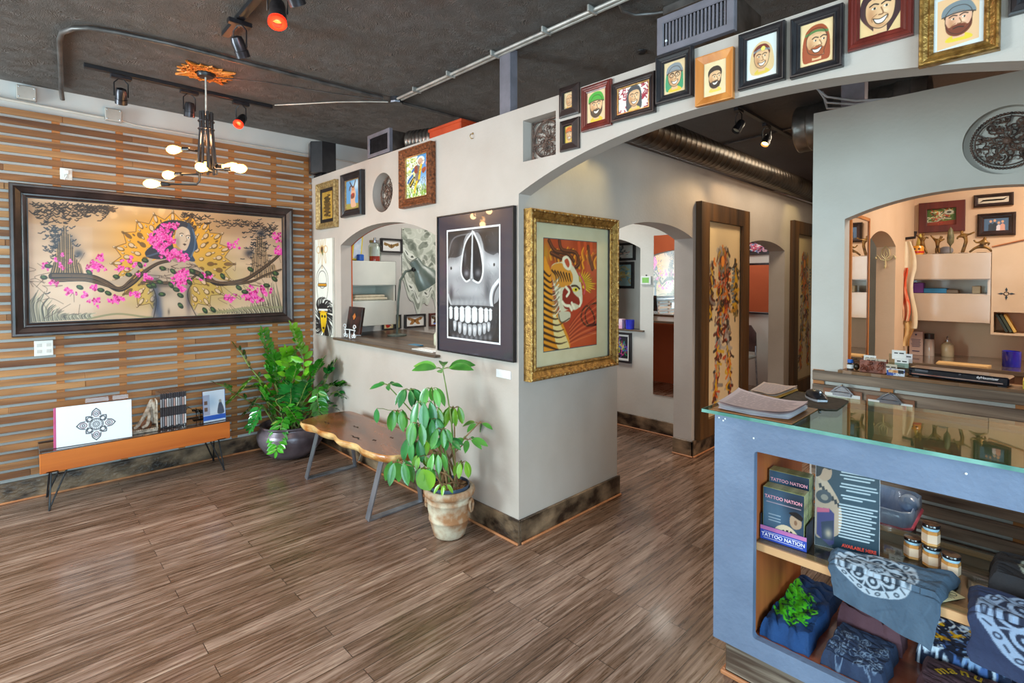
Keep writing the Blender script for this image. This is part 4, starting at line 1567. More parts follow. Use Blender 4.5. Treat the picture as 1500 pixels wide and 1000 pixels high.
def medallion(R, n_scroll, square=False, seed=1, rope=False):
    b = B()
    rnd = random.Random(seed)
    ring = [(R * .94 * math.cos(2 * PI * k / 48), 0, R * .94 * math.sin(2 * PI * k / 48)) for k in range(49)]
    if rope:
        for k in range(64):
            t = 2 * PI * k / 64
            b.ball((R * .95 * math.cos(t), 0, R * .95 * math.sin(t)), R * .05, R * .05, R * .05, 6, 4)
    else:
        b.tube(ring, R * .05, 6)
    b.tube([(p[0] * .9, 0, p[2] * .9) for p in ring], R * .022, 5)
    for k in range(n_scroll):
        t = rnd.random() * 2 * PI
        r = math.sqrt(rnd.random()) * R * .78
        cx, cz = r * math.cos(t), r * math.sin(t)
        s = R * rnd.uniform(.09, .16)
        ph = rnd.random() * 6
        sg = rnd.choice((-1, 1))
        pts = [(cx + s * (1 - j / 9) * math.cos(ph + sg * j * .7), rnd.uniform(-.003, .003), cz + s * (1 - j / 9) * math.sin(ph + sg * j * .7)) for j in range(9)]
        b.tube(pts, [R * .028 * (1 - j / 14) for j in range(9)], 5)
    for k in range(10):
        t = 2 * PI * k / 10
        b.tube([(0, 0, 0), (R * .3 * math.cos(t), -.004, R * .3 * math.sin(t)), (R * .55 * math.cos(t + .4), 0, R * .55 * math.sin(t + .4)), (R * .88 * math.cos(t + .2), 0, R * .88 * math.sin(t + .2))], R * .03, 5)
    b.ball((0, -.004, 0), R * .14, R * .08, R * .14)
    if square:
        for (x0, z0, x1, z1) in ((-R, -R, R, -R), (R, -R, R, R), (R, R, -R, R), (-R, R, -R, -R)):
            b.tube([(x0, 0, z0), (x1, 0, z1)], R * .05, 5)
        for sx in (-1, 1):
            for sz in (-1, 1):
                for j in range(3):
                    b.tube([(sx * R * (.72 + .1 * j), 0, sz * R), (sx * R * .86, 0, sz * R * .86), (sx * R, 0, sz * R * (.72 + .1 * j))], R * .03, 5)
    return b


def place_medallion(b, x, y, z, label):
    b.v = [(p[0] + x, p[1] + y, p[2] + z) for p in b.v]
    return tag(obj('carved_medallion', b, M_CARVE, smooth=True), label, 'wood carving')


place_medallion(medallion(.142, 60, seed=2), -1.484, .068, 2.173, 'round pierced wood carving in the round niche above the office window')
place_medallion(medallion(.105, 60, True, 3), .160, .060, 2.271, 'brown carved panel with circular scrollwork in the small square niche')
place_medallion(medallion(.134, 90, seed=4, rope=True), 1.932, 1.312, 2.152, 'round dark pierced carving with rope edge above the counter opening')

# ------------------------------------------------------------------ console table by the slatted wall
def console():
    x0, x1, y0, y1, zb, zt = -2.735, -2.412, -1.942, -0.828, 0.252, 0.382
    r = thing('console_table', 'long low orange-fronted console on black hairpin legs under the wide painting', 'table', ((x0 + x1) / 2, (y0 + y1) / 2, 0))
    mo = wood('#b4591c', '#d87a2c', 'y', 7, rough=.4, bump=.05, name='orange_veneer')
    md = wood('#33241d', '#5c4436', 'y', 8, rough=.2, name='dark_tabletop_wood')
    obj('front_panel', B().bev(x1 - .016, x1, y0, y1, zb, zt, .002), mo, r, world=True)
    c = B().box(x0, x1 - .017, y0, y1, zb + .008, zb + .022)
    c.box(x0, x0 + .012, y0, y1, zb + .022, zt).box(x0 + .012, x1 - .017, y1 - .012, y1, zb + .022, zt)
    c.box(x0 + .012, x1 - .017, y0, y0 + .012, zb + .022, zt)
    obj('carcass', c, md, r, world=True)
    obj('glass_top', B().bev(x0, x1, y0, y1, zt + .0005, zt + .0095, .002), mat('#2a211d', '#4a3930', rough=.06, scale=6, stretch=(1, .1, 1), coat=1.0, name='glass_over_dark_wood'), r, world=True)
    for sx, cx in ((1, x1 - .03), (-1, x0 + .03)):
        for sy, cy in ((1, y1 - .06), (-1, y0 + .06)):
            b = B()
            foot = Vector((cx + sx * .018, cy + sy * .018, .006))
            for dx, dy in ((0, -sy * .085), (-sx * .085, 0)):
                top = Vector((cx + dx * .9, cy + dy * .9, zb + .006))
                b.tube([top, foot + (top - foot) * .06 + Vector((0, 0, .004)), foot + Vector((dx * .04, dy * .04, 0))], .0052, 6)
            b.ball(foot, .008, .008, .0058)
            b.box(cx - .05, cx + .03, cy - .03, cy + .03, zb + .002, zb + .008)
            obj('leg', b, M_BLACK, r, world=True, smooth=True)


console()
ZT = 0.3925


def album_book():
    r = thing('album', 'large white hardback album with a black flower-shaped emblem, at left end of the console', 'book', (-2.47, -1.868, ZT), PI / 2 - .10)
    w, h = .415, .262
    T = Matrix.Rotation(-.13, 4, 'X')
    obj('cover', B().bev(0, w, -.004, 0, 0, h, .0015, T).bev(0, w, .016, .020, 0, h, .0015, T), mat('#dfe3ec', '#e8ecf4', rough=.35, scale=3, name='white_cover'), r)
    obj('spine', B().bev(-.003, .012, -.0045, .0205, 0, h, .002, T), mat('#b0306a', '#c2437c', rough=.4, name='magenta_spine'), r)
    obj('pages', B().box(.012, w - .004, .0005, .0155, .004, h - .004, T), M_WHITE, r)
    q = [(0, 0), (415, 0), (415, 262), (0, 262)]
    a = Art(190, 120, '#e3e7f0', q)
    c = (212, 140)
    ink = '#14151c'
    for k in range(8):
        t = PI / 4 * k
        R_ = 72 if k % 2 == 0 else 52
        cx, cy = c[0] + R_ * .98 * math.cos(t), c[1] + R_ * .98 * math.sin(t)
        s = 26 if k % 2 == 0 else 20
        tip = (c[0] + (R_ + s * 1.35) * math.cos(t), c[1] + (R_ + s * 1.35) * math.sin(t))
        p1 = (cx + s * math.cos(t + 1.9), cy + s * math.sin(t + 1.9))
        p2 = (cx + s * math.cos(t - 1.9), cy + s * math.sin(t - 1.9))
        p1b = (cx + s * math.cos(t + .9), cy + s * math.sin(t + .9))
        p2b = (cx + s * math.cos(t - .9), cy + s * math.sin(t - .9))
        a.line([p1, p1b, tip], 6, ink)
        a.line([p2, p2b, tip], 6, ink)
        a.ell((cx, cy), s * .72, s * .62, '#5a3038' if k % 2 == 0 else ink, 1, t, ring=5.0)
        if k % 2 == 0:
            a.ell((cx, cy), s * .28, s * .28, ink, 1, 0, ring=5.0)
    for rr in (40, 34, 16, 8):
        a.ell(c, rr, rr, ink, 1, 0, ring=3.6)
    for k in range(16):
        t = PI / 8 * k
        a.line([(c[0] + 16 * math.cos(t), c[1] + 16 * math.sin(t)), (c[0] + 33 * math.cos(t), c[1] + 33 * math.sin(t))], 2.6, ink, smooth=False)
    cv = canvas('emblem', a, .014, w - .002, .002, h - .002, -.0046, art_mat(.4), r)
    cv.rotation_euler = (-.13, 0, 0)
    s_ = thing('display_easel', 'clear acrylic stand behind the white album', 'stand', (-2.55, -1.70, ZT), PI / 2 - .1)
    T = Matrix.Rotation(-.13, 4, 'X')
    ga = glass_mat('#fbf3f8', clear=.97, name='clear_acrylic')
    obj('back_plate', B().box(0, .24, 0, .003, .004, .285, T), ga, s_)
    obj('foot', B().box(0, .24, -.02, .04, 0, .003), ga, s_)


album_book()


def bookend():
    m = mat('#8d7c6c', '#d6cabb', rough=.7, scale=30, bump=.6, detail=7, name='cast_stone')
    mb = mat('#6b4028', '#9c6648', rough=.6, scale=22, bump=.5, name='brown_stone')
    r = thing('bookend', 'carved cream and brown stone bookend propping the disc cases', 'bookend', (-2.52, -1.36, ZT), PI / 2 - .05)
    base = B().bev(-.10, .068, -.05, .05, 0, .018, .004)
    for k in range(15):
        base.ball((-.096 + k * .0115, -.052, .024), .0055, .0055, .0055, 6, 4)
    obj('base', base, m, r, smooth=True)
    pts = [(-.075, 0, .03), (-.045, 0, .05), (-.02, 0, .09), (.005, 0, .14), (.025, 0, .19), (.04, 0, .232)]
    skin('folds', [(x, y, z) for x, y, z in pts] + [(.045, -.02, .21), (.055, -.028, .12), (.055, -.03, .05), (.02, -.028, .12), (.005, -.035, .05), (-.03, -.03, .035), (.04, .02, .1), (.03, .02, .04)],
         [(0, 1), (1, 2), (2, 3), (3, 4), (4, 5), (4, 6), (6, 7), (7, 8), (3, 9), (9, 10), (10, 11), (4, 12), (12, 13)],
         [.011, .014, .015, .016, .016, .013, .014, .015, .014, .013, .013, .011, .022, .022], m, r, 2)
    skin('rock', [(-.04, 0, .03), (0, .005, .045), (.04, 0, .05), (.02, 0, .09)], [(0, 1), (1, 2), (1, 3)], [.025, .03, .03, .025], mb, r, 1)
    obj('upright', B().bev(.060, .068, -.048, .048, .018, .225, .003), m, r)


bookend()


ORD = ('first', 'second', 'third', 'fourth', 'fifth', 'sixth', 'seventh', 'eighth', 'ninth', 'tenth', 'eleventh', 'last')


def disc_cases():
    mc = mat('#2a2a30', '#4a4a52', rough=.12, scale=8, coat=.8, name='dark_plastic_case')
    ml = [mat(c, rough=.4) for c in ('#b9bcc4', '#8f929c', '#c9a9a4', '#d6d6da')]
    first = None
    y = -1.275
    for k in range(12):
        r = thing('disc_case', ('dark slim disc case, %s in the row counted from the stone bookend' % ORD[k]), 'disc case', (-2.50 + .001 * (k % 3), y, ZT), PI / 2, 'row of disc cases on the console')
        h, d, t = .262, .17, .0125
        obj('case', B().bev(0, t, 0, d, 0, h, .0012), mc, r)
        obj('spine_label', B().box(.0018, t - .0018, -.0008, -.0001, .012 + .004 * (k % 3), .09), ml[k % 4], r)
        obj('spine_label', B().box(.0018, t - .0018, -.0008, -.0001, .16, .22 + .004 * (k % 2)), ml[k % 4], r)
        y += .0141


disc_cases()


def figurine_and_flyer():
    m = mat('#15100c', '#3c2a1a', rough=.3, metal=.5, scale=30, name='dark_bronze')
    b = B()
    c = Vector((-2.63, -.985, ZT))
    b.bev(c.x - .025, c.x + .025, c.y - .05, c.y + .05, c.z, c.z + .008, .002)
    for k, (dy, dz, r_) in enumerate(((-.045, .075, .010), (-.02, .068, .014), (.01, .058, .013), (.04, .045, .011), (.065, .038, .008))):
        b.ball((c.x, c.y + dy, c.z + dz), r_, r_ * 1.3, r_)
    for k in range(3):
        for s in (-1, 1):
            y = c.y - .03 + k * .03
            b.tube([(c.x, y, c.z + .062 - k * .006), (c.x + s * .03, y + .008, c.z + .085 - k * .01), (c.x + s * .045, y + .015, c.z + .012)], .0026, 5)
    for s in (-1, 1):
        b.tube([(c.x, c.y - .05, c.z + .08), (c.x + s * .012, c.y - .085, c.z + .11), (c.x + s * .016, c.y - .10, c.z + .09)], .002, 5)
    tag(obj('insect_figurine', b, m, smooth=True), 'small dark insect-like metal figurine between disc cases and blue flyer holder', 'figurine')
    # acrylic holder with flyers
    r = thing('flyer_holder', 'clear acrylic holder with a pale blue-edged flyer at the right end of the console', 'flyer holder', (-2.455, -1.005, ZT), PI / 2 + .06)
    T = Matrix.Rotation(-.08, 4, 'X')
    ga = glass_mat('#f8fbff', clear=.985)
    obj('holder', B().box(0, .165, -.004, -.002, .0, .245, T).box(0, .165, .012, .014, .0, .245, T).box(0, .165, -.004, .03, 0, .003), ga, r)
    q = [(0, 0), (165, 0), (165, 240), (0, 240)]
    a = Art(64, 92, '#f2f6fa', q)
    a.poly([(0, 175), (165, 175), (165, 240), (0, 240)], '#e9eef4')
    a.poly([(0, 190), (165, 190), (165, 226), (0, 226)], '#2b62c4')
    a.poly([(0, 30), (50, 30), (50, 185), (0, 185)], '#b9b4c4')
    a.blob((60, 90), 50, 60, '#a9c4d8', .7)
    for y in (75, 125):
        a.poly([(10, y), (34, y), (34, y + 30), (10, y + 30)], '#7a5a48')
    a.poly([(118, 100), (132, 92), (140, 110), (152, 150), (150, 185), (108, 185), (106, 150)], '#4a5568', 1, True)
    a.ell((127, 88), 10, 13, '#a9a49c')
    a.line([(0, 1), (0, 239)], 6, '#3a7ad0')
    a.line([(164, 1), (164, 239)], 6, '#3a7ad0')
    cv = canvas('flyer', a, .003, .162, .003, .242, -.001, art_mat(.4), r)
    cv.rotation_euler = (-.08, 0, 0)


figurine_and_flyer()

# ------------------------------------------------------------------ bench of live-edge wood
def bench():
    r = thing('bench', 'live-edge wooden slab bench on flat steel legs along the partition', 'bench', (-1.25, -.32, 0))
    mt = mat('#4f2a1a', '#a9653a', rough=.22, scale=3.2, stretch=(.35, 1, 1), detail=9, distort=1.6, lo=.3, hi=.72, coat=.4, name='polished_slab')
    me = mat('#b06a2a', '#efc98a', rough=.35, scale=16, stretch=(.5, 1, 1), detail=7, bump=.6, coat=.4, name='pale_live_edge')
    # outline of the slab, counter-clockwise
    out = [(-1.83, -.40), (-1.79, -.50), (-1.72, -.535), (-1.60, -.505), (-1.45, -.52), (-1.30, -.49), (-1.15, -.515), (-1.00, -.48), (-.86, -.50), (-.72, -.475), (-.64, -.43),
           (-.61, -.33), (-.615, -.20), (-.64, -.125), (-.85, -.12), (-1.1, -.105), (-1.4, -.115), (-1.65, -.11), (-1.80, -.125), (-1.835, -.2), (-1.845, -.3)]
    Q = Art.spline(np.array(out), True, 5)
    n = len(Q)
    rnd = random.Random(2)
    c = np.array([-1.22, -.31])
    rings = []
    for z, s in ((.452, 0.0), (.449, -.006), (.436, -.016), (.418, -.006), (.404, .010), (.398, .03)):
        ring = []
        for k, p in enumerate(Q):
            d = (c - p) / np.linalg.norm(c - p)
            wv = .010 * mnoise.noise(Vector((p[0] * 9, p[1] * 9, z * 30))) * (1 if z < .448 else .3)
            front = 1 if p[1] < -.40 else .25
            qx = p + d * (s * front + wv * front)
            ring.append((qx[0], qx[1], z))
        rings.append(ring)
    top = B()
    # top face with triangulated ring to a centre strip
    top.v = [tuple(v) for v in rings[0]]
    top.f = [tuple(range(n))]
    obj('seat', top, mt, r, world=True)
    e = B()
    for j in range(len(rings)):
        e.v += rings[j]
    for j in range(len(rings) - 1):
        for k in range(n):
            a, b_ = j * n + k, j * n + (k + 1) % n
            e.f.append((a, a + n, b_ + n, b_))
    e.f.append(tuple(range((len(rings) - 1) * n, len(rings) * n)))
    obj('live_edge', e, me, r, world=True, smooth='all')
    cr = B()
    for (x, y, L) in ((-1.60, -.40, .10), (-1.35, -.30, .10), (-1.12, -.42, .15), (-.95, -.25, .05), (-.98, -.36, .05)):
        pts = [(x - L / 2 + L * k / 6, y + .008 * math.sin(k * 2.1), .4524) for k in range(7)]
        for k in range(6):
            w_ = .010 * math.sin(PI * (k + .5) / 6) * (.6 + .4 * rnd.random())
            a, b_ = pts[k], pts[k + 1]
            cr.quad((a[0], a[1] - w_, a[2]), (b_[0], b_[1] - w_ * .8, b_[2]), (b_[0], b_[1] + w_ * .8, b_[2]), (a[0], a[1] + w_, a[2]))
    obj('crack', cr, mat('#1c0f0a', '#3a1c10', rough=.6), r, world=True)
    ml = mat('#9298a6', '#b9bfca', rough=.35, metal=.85, scale=12, stretch=(1, 1, .2), name='raw_steel')
    for xt, xb in ((-1.70, -1.795), (-.78, -.86)):
        b = B()
        W, T_ = .048, .008

        def bar(p, q):
            p, q = Vector(p), Vector(q)
            d = (q - p).normalized()
            nx = Vector((1, 0, 0)) - d * d.x
            nx.normalize()
            nn = d.cross(nx)
            i = len(b.v)
            for pt in (p, q):
                for a, c_ in ((-1, -1), (1, -1), (1, 1), (-1, 1)):
                    b.v.append(tuple(pt + nx * (a * W / 2) + nn * (c_ * T_ / 2)))
            b.f.extend([(i, i + 1, i + 2, i + 3), (i + 7, i + 6, i + 5, i + 4)] + [(i + k, i + (k + 1) % 4, i + 4 + (k + 1) % 4, i + 4 + k) for k in range(4)])
        bar((xt, -.42, .396), (xb, -.478, .004))
        bar((xt, -.17, .396), (xb, -.082, .004))
        bar((xb, -.478, .0045), (xb, -.082, .0045))
        bar((xt, -.43, .3945), (xt, -.16, .3945))
        obj('leg', b, ml, r, world=True)


bench()

# ------------------------------------------------------------------ plants
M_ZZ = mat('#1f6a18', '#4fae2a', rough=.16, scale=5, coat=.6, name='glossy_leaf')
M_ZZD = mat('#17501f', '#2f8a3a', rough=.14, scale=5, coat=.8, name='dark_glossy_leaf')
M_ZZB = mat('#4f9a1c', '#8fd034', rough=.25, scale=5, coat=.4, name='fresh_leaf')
M_STEM = mat('#5e7a34', '#8fa050', rough=.5, scale=12, name='green_stem')
M_SOIL = mat('#2a1d14', '#5c4330', rough=.95, scale=60, bump=1.0, name='soil')


def zz_plant():
    cx, cy = -2.43, -.345
    r = thing('potted_plant', 'glossy arching green plant in a dark round pot in the corner by the slatted wall', 'plant', (cx, cy, 0))
    mp = mat('#4a4148', '#7d7078', rough=.3, scale=5, metal=.35, detail=8, bump=.1, name='bronze_glazed_pot')
    prof = [(.10, 0), (.155, .006), (.215, .06), (.258, .125), (.272, .18), (.262, .225), (.238, .25), (.236, .262), (.248, .272), (.247, .28), (.232, .282), (.222, .262), (.215, .23)]
    obj('pot', B().lathe(prof, (cx, cy, 0), 48, cap=False).lathe([(.001, .0), (.10, 0)], (cx, cy, 0), 48, cap=False), mp, r, smooth='all', world=True)
    obj('soil', B().lathe([(.001, .243), (.12, .24), (.217, .232)], (cx, cy, 0), 32, cap=False), M_SOIL, r, world=True)
    base = Vector((cx, cy, .24))
    D0 = float((ROT @ (np.array([cx, cy, .3]) - CAM))[2])
    # frond paths: (mid pixel, tip pixel, depth offset, leaf length, material, number of leaf pairs)
    Z = lambda x, y: (300 + x / 4.762, 470 + y / 4.762)
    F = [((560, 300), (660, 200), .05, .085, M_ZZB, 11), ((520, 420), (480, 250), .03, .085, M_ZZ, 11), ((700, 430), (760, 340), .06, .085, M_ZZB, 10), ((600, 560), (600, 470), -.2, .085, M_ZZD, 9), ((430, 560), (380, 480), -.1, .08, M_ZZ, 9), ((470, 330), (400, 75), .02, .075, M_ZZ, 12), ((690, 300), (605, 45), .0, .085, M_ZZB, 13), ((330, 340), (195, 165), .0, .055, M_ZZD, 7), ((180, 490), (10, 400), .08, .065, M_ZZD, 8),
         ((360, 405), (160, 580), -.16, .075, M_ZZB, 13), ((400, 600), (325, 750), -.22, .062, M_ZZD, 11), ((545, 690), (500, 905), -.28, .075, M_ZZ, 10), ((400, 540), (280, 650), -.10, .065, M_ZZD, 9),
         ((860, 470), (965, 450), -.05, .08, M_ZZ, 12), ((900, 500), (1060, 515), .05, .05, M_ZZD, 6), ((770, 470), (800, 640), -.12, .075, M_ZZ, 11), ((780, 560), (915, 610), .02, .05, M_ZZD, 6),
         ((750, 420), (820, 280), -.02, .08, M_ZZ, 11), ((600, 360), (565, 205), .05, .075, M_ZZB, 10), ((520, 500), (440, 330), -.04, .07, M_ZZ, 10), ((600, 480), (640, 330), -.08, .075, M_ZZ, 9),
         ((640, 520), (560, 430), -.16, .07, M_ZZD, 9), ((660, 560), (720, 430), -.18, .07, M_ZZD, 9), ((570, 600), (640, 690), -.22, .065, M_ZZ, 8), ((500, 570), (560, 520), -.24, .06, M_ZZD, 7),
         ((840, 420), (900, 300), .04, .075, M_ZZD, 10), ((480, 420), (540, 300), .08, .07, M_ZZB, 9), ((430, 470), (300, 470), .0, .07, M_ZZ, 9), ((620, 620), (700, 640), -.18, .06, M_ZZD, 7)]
    rnd = random.Random(4)
    lim = lambda p: Vector((max(p.x, -2.735), min(p.y, -.03), max(p.z, .03)))
    for k, (m_, t_, dd, LL, M_, n) in enumerate(F):
        mid, tip = lim(V(*Z(*m_), D0 + dd * .6)), lim(V(*Z(*t_), D0 + dd))
        a = 2 * PI * k / len(F)
        b0 = base + Vector((.10 * math.cos(a * 5), .10 * math.sin(a * 5), -.02))
        c1 = b0 * .4 + mid * .6
        c1.z = max(c1.z, (b0.z + mid.z) / 2 + .02)
        pts = [Vector(q) for q in Art.spline(np.array([tuple(b0), tuple(b0 * .5 + c1 * .5), tuple(mid), tuple(mid * .45 + tip * .55 + Vector((0, 0, .01))), tuple(tip)]), False, 8)]
        b = B()
        N_ = len(pts)
        b.tube(pts, [.0075 * (1 - .75 * j / N_) for j in range(N_)], 6)
        lf = B()
        for j in range(n * 2):
            u = .30 + .70 * (j / (2 * n))
            f = u * (N_ - 1)
            i = min(int(f), N_ - 2)
            p = pts[i].lerp(pts[i + 1], f - i)
            d = (pts[i + 1] - pts[i]).normalized()
            side = d.cross(Vector((0, 0, 1)))
            if side.length < .2:
                side = Vector((ROT[0][0], ROT[0][1], 0))
            side.normalize()
            s = 1 if j % 2 else -1
            up = side.cross(d).normalized()
            dr = (side * s * 1.0 + d * .55 + up * (.25 + .3 * (rnd.random() - .5))).normalized()
            e = p + dr * LL * .6
            if e.x < -2.75 or e.y > -.01:
                continue
            sz = 1.22 * LL * (.75 + .35 * math.sin(PI * (j / (2 * n)) * .9)) * rnd.uniform(.9, 1.1)
            lf.leaf(p, dr, up + side * (.3 * (rnd.random() - .5)), sz, sz * .50, .18, 4)
        lf.leaf(pts[-1], (pts[-1] - pts[-2]), Vector((.2, .1, 1)), LL * .8, LL * .34, .1, 4)
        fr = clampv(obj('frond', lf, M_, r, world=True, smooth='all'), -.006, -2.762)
        clampv(obj('stem', b, M_STEM, fr, world=True, smooth='all'), -.006, -2.762)


zz_plant()


def umbrella_plant():
    cx, cy = -.365, -.215
    r = thing('potted_plant', 'leafy umbrella plant in a weathered terracotta pot at the right end of the bench', 'plant', (cx, cy, 0))
    mp = mat('#a8744c', '#d9cbb2', rough=.75, scale=11, detail=10, bump=.4, lo=.38, hi=.62, name='weathered_terracotta')
    prof = [(.001, 0), (.082, 0), (.092, .008), (.106, .06), (.118, .10), (.122, .104), (.122, .112), (.119, .118), (.128, .17), (.129, .205), (.134, .209), (.134, .217), (.128, .222),
            (.132, .24), (.146, .248), (.152, .262), (.150, .278), (.140, .287), (.124, .288), (.120, .275), (.116, .25)]
    obj('pot', B().lathe(prof, (cx, cy, 0), 40, cap=False), mp, r, smooth='all', world=True)
    rr = B()
    a0 = math.atan2(CAM[1] - cy, CAM[0] - cx)
    for da in (1.15, -1.9):
        a = a0 + da
        c = Vector((cx + .138 * math.cos(a), cy + .138 * math.sin(a), .19))
        tg = Vector((-math.sin(a), math.cos(a), 0))
        rr.tube([c + tg * .026 * math.cos(t) + Vector((0, 0, .034 * math.sin(t))) for t in np.linspace(0, 2 * PI, 15)], .008, 7)
    obj('handle', rr, mp, r, smooth=True, world=True)
    obj('inner_pot', B().lathe([(.108, .25), (.112, .303), (.117, .305), (.118, .30), (.116, .26)], (cx, cy, 0), 32, cap=False), mat('#2c3a4e', '#3c4c62', rough=.4), r, smooth=True, world=True)
    sl = B().lathe([(.001, .292), (.109, .288)], (cx, cy, 0), 24, cap=False)
    rnd = random.Random(11)
    for k in range(60):
        t, q = rnd.random() * 2 * PI, math.sqrt(rnd.random()) * .1
        sl.ball((cx + q * math.cos(t), cy + q * math.sin(t), .292), .009 * rnd.uniform(.6, 1.3), .012, .006, 6, 4)
    obj('bark_mulch', sl, mat('#5c3a24', '#a0714a', rough=.9, scale=30), r, world=True, smooth=True)
    D0 = float((ROT @ (np.array([cx, cy, .4]) - CAM))[2])
    Z = lambda x, y: (545 + x / 3.333, 500 + y / 3.333)
    md = mat('#20602a', '#3f9444', rough=.3, scale=6, coat=.3, name='umbrella_leaf')
    ml = mat('#57901e', '#8abf2e', rough=.35, scale=6, coat=.2, name='umbrella_leaf_light')
    mm = mat('#347a2c', '#64ad44', rough=.32, scale=6, coat=.3, name='umbrella_leaf_mid')
    mw = mat('#7a5a3c', '#b08a60', rough=.7, scale=14, name='woody_stem')
    # whorls: (node pixel, depth offset, leaf length, n leaves, material, hang)
    W = [((345, 135), -.02, .14, 6, mm, .12), ((182, 238), -.03, .105, 7, md, .75), ((75, 212), .0, .07, 5, md, .3), ((125, 340), .03, .10, 5, mm, .95), ((290, 232), -.1, .10, 5, mm, .8),
         ((255, 300), -.14, .13, 6, md, .95), ((400, 325), .02, .105, 6, ml, .9), ((468, 480), -.02, .085, 7, mm, .45), ((370, 478), -.12, .075, 7, md, .5), ((320, 550), -.18, .09, 6, mm, .9),
         ((130, 590), -.16, .13, 5, mm, .85), ((200, 480), -.1, .12, 6, md, .95), ((290, 380), -.16, .10, 6, md, .8), ((440, 590), -.05, .08, 5, ml, .9), ((280, 480), -.05, .09, 5, ml, .7),
         ((520, 400), .05, .08, 4, mm, .4), ((350, 700), -.2, .06, 4, ml, .7), ((240, 560), -.12, .08, 4, ml, .8), ((225, 400), -.18, .11, 6, mm, .9), ((300, 330), .0, .11, 5, ml, .9), ((340, 430), -.2, .09, 5, mm, .85), ((262, 620), -.2, .09, 5, mm, .9)]
    base = Vector((cx, cy, .29))
    lim = lambda p: Vector((p.x, min(p.y, -.02), p.z))
    right = Vector((ROT[0][0], ROT[0][1], 0))
    fwd = Vector((ROT[2][0], ROT[2][1], 0))
    for k, (nd, dd, L, n, M_, hang) in enumerate(W):
        p = lim(V(*Z(*nd), D0 + dd))
        a = 2.4 * k
        b0 = base + Vector((.055 * math.cos(a), .055 * math.sin(a), -.01))
        side_reach = (p - b0)
        mid = b0 + side_reach * .55
        mid.x = b0.x + side_reach.x * .28
        mid.y = b0.y + side_reach.y * .28
        q = Art.spline(np.array([tuple(b0), tuple(mid), tuple(p)]), False, 8)
        st = B().tube(q, [.0075 - .0045 * j / len(q) for j in range(len(q))], 6)
        lf = B()
        ph = rnd.random() * 6
        for j in range(n):
            t = ph + 2 * PI * j / n
            h = right * math.cos(t) + fwd * math.sin(t) * .8
            d = (h * (1.15 - hang) + Vector((0, 0, .35 - hang * 1.25))).normalized()
            pe = p + (h * .9 + Vector((0, 0, .15))).normalized() * L * .30
            if (pe + d * L).y > -.012:
                d = (d + Vector((0, -.8, 0))).normalized()
            st.tube([p, p.lerp(pe, .6) + Vector((0, 0, .004)), pe], .0018, 4)
            ll = 1.14 * L * rnd.uniform(.8, 1.12)
            nr = Vector((0, 0, 1)) + (-fwd) * .9 + right * rnd.uniform(-.6, .6)
            lf.leaf(pe, d, nr, ll, ll * .38, .5, 6)
        f = clampv(obj('leaf_whorl', lf, M_, r, world=True, smooth='all'), -.006)
        clampv(obj('stem', st, mw if p.z < .75 else M_STEM, f, world=True, smooth='all'), -.006)
    # one broad pale leaf at the front and a lone leaf on a long stalk to the left
    p = lim(V(*Z(245, 640), D0 - .24))
    f = obj('broad_leaf', B().leaf(p + Vector((0, 0, .02)), (right * .35 + Vector((0, 0, -1))), -fwd + right * .2, .125, .105, 0, 7), ml, r, world=True, smooth='all')
    p, q = lim(V(*Z(80, 335), D0)), lim(V(552, 598, D0 - .1))
    f = obj('lone_leaf', B().leaf(q, (0, 0, -1), -fwd, .085, .034, 0, 6), md, r, world=True, smooth='all')
    obj('stem', B().tube([V(*Z(125, 340), D0 + .03), p, q.lerp(p, .5) + Vector((0, 0, .004)), q], .0018, 5), M_STEM, f, world=True)


umbrella_plant()
_b = B().tube([(-1.78, -.035, .135), (-1.76, -.05, .18), (-1.73, -.055, .13), (-1.77, -.06, .05), (-1.83, -.07, .01), (-1.9, -.05, .006)], .0035, 6)
tag(obj('white_cable', _b, mat('#d9d5cc', rough=.5), smooth=True), 'thin white cable looping at the baseboard behind the bench leg', 'cable')


# ------------------------------------------------------------------ things on the slatted wall
def outlet(y, z, w, h, plug, label):
    r = thing('wall_outlet', label, 'outlet', (-2.769, y, z), PI / 2)
    obj('plate', B().bev(-w / 2, w / 2, -.006, 0, 0, h, .002), mat('#dcdad6', '#e9e7e3', rough=.35), r)
    b = B()
    for dx in ((-w / 4, w / 4) if w > .09 else (0,)):
        for dz in (.3, .7):
            b.bev(dx - .012, dx + .012, -.0075, -.006, h * dz - .011, h * dz + .011, .0006)
    obj('socket', b, mat('#c9c6c2', rough=.4), r)
    if plug:
        obj('plug', B().bev(-.014, .014, -.04, -.0077, h * .45, h * .45 + .03, .004).tube([(0, -.03, h * .5), (.0, -.045, h * .3), (-.01, -.012, .0)], .004, 6), M_WHITE, r)


outlet(-1.765, 2.212, .066, .082, True, 'small white outlet with a plug above the top edge of the wide painting')
outlet(-1.90, .978, .098, .106, False, 'wide white outlet plate below the left end of the wide painting')

M_PIPE = mat('#9a948e', '#b9b3ac', rough=.45, metal=.3, scale=12, name='conduit_pipe')
M_PIPED = mat('#4c4644', '#6c6562', rough=.4, metal=.4, scale=12, name='dark_conduit')


def junction(loc, size, face, label):
    r = thing('junction_box', label, 'junction box', loc, PI / 2 if face == '+x' else 0)
    w, d, h = size
    obj('box', B().bev(-w / 2, w / 2, -d, 0, 0, h, .004), mat('#a49c94', '#b8b0a8', rough=.5, scale=8), r)
    b = B()
    for sx in (-1, 1):
        for z in (.012, h - .012):
            b.ball((sx * (w / 2 - .012), -d - .001, z), .004, .002, .004, 6, 4)
    obj('screw', b, M_STEEL, r)


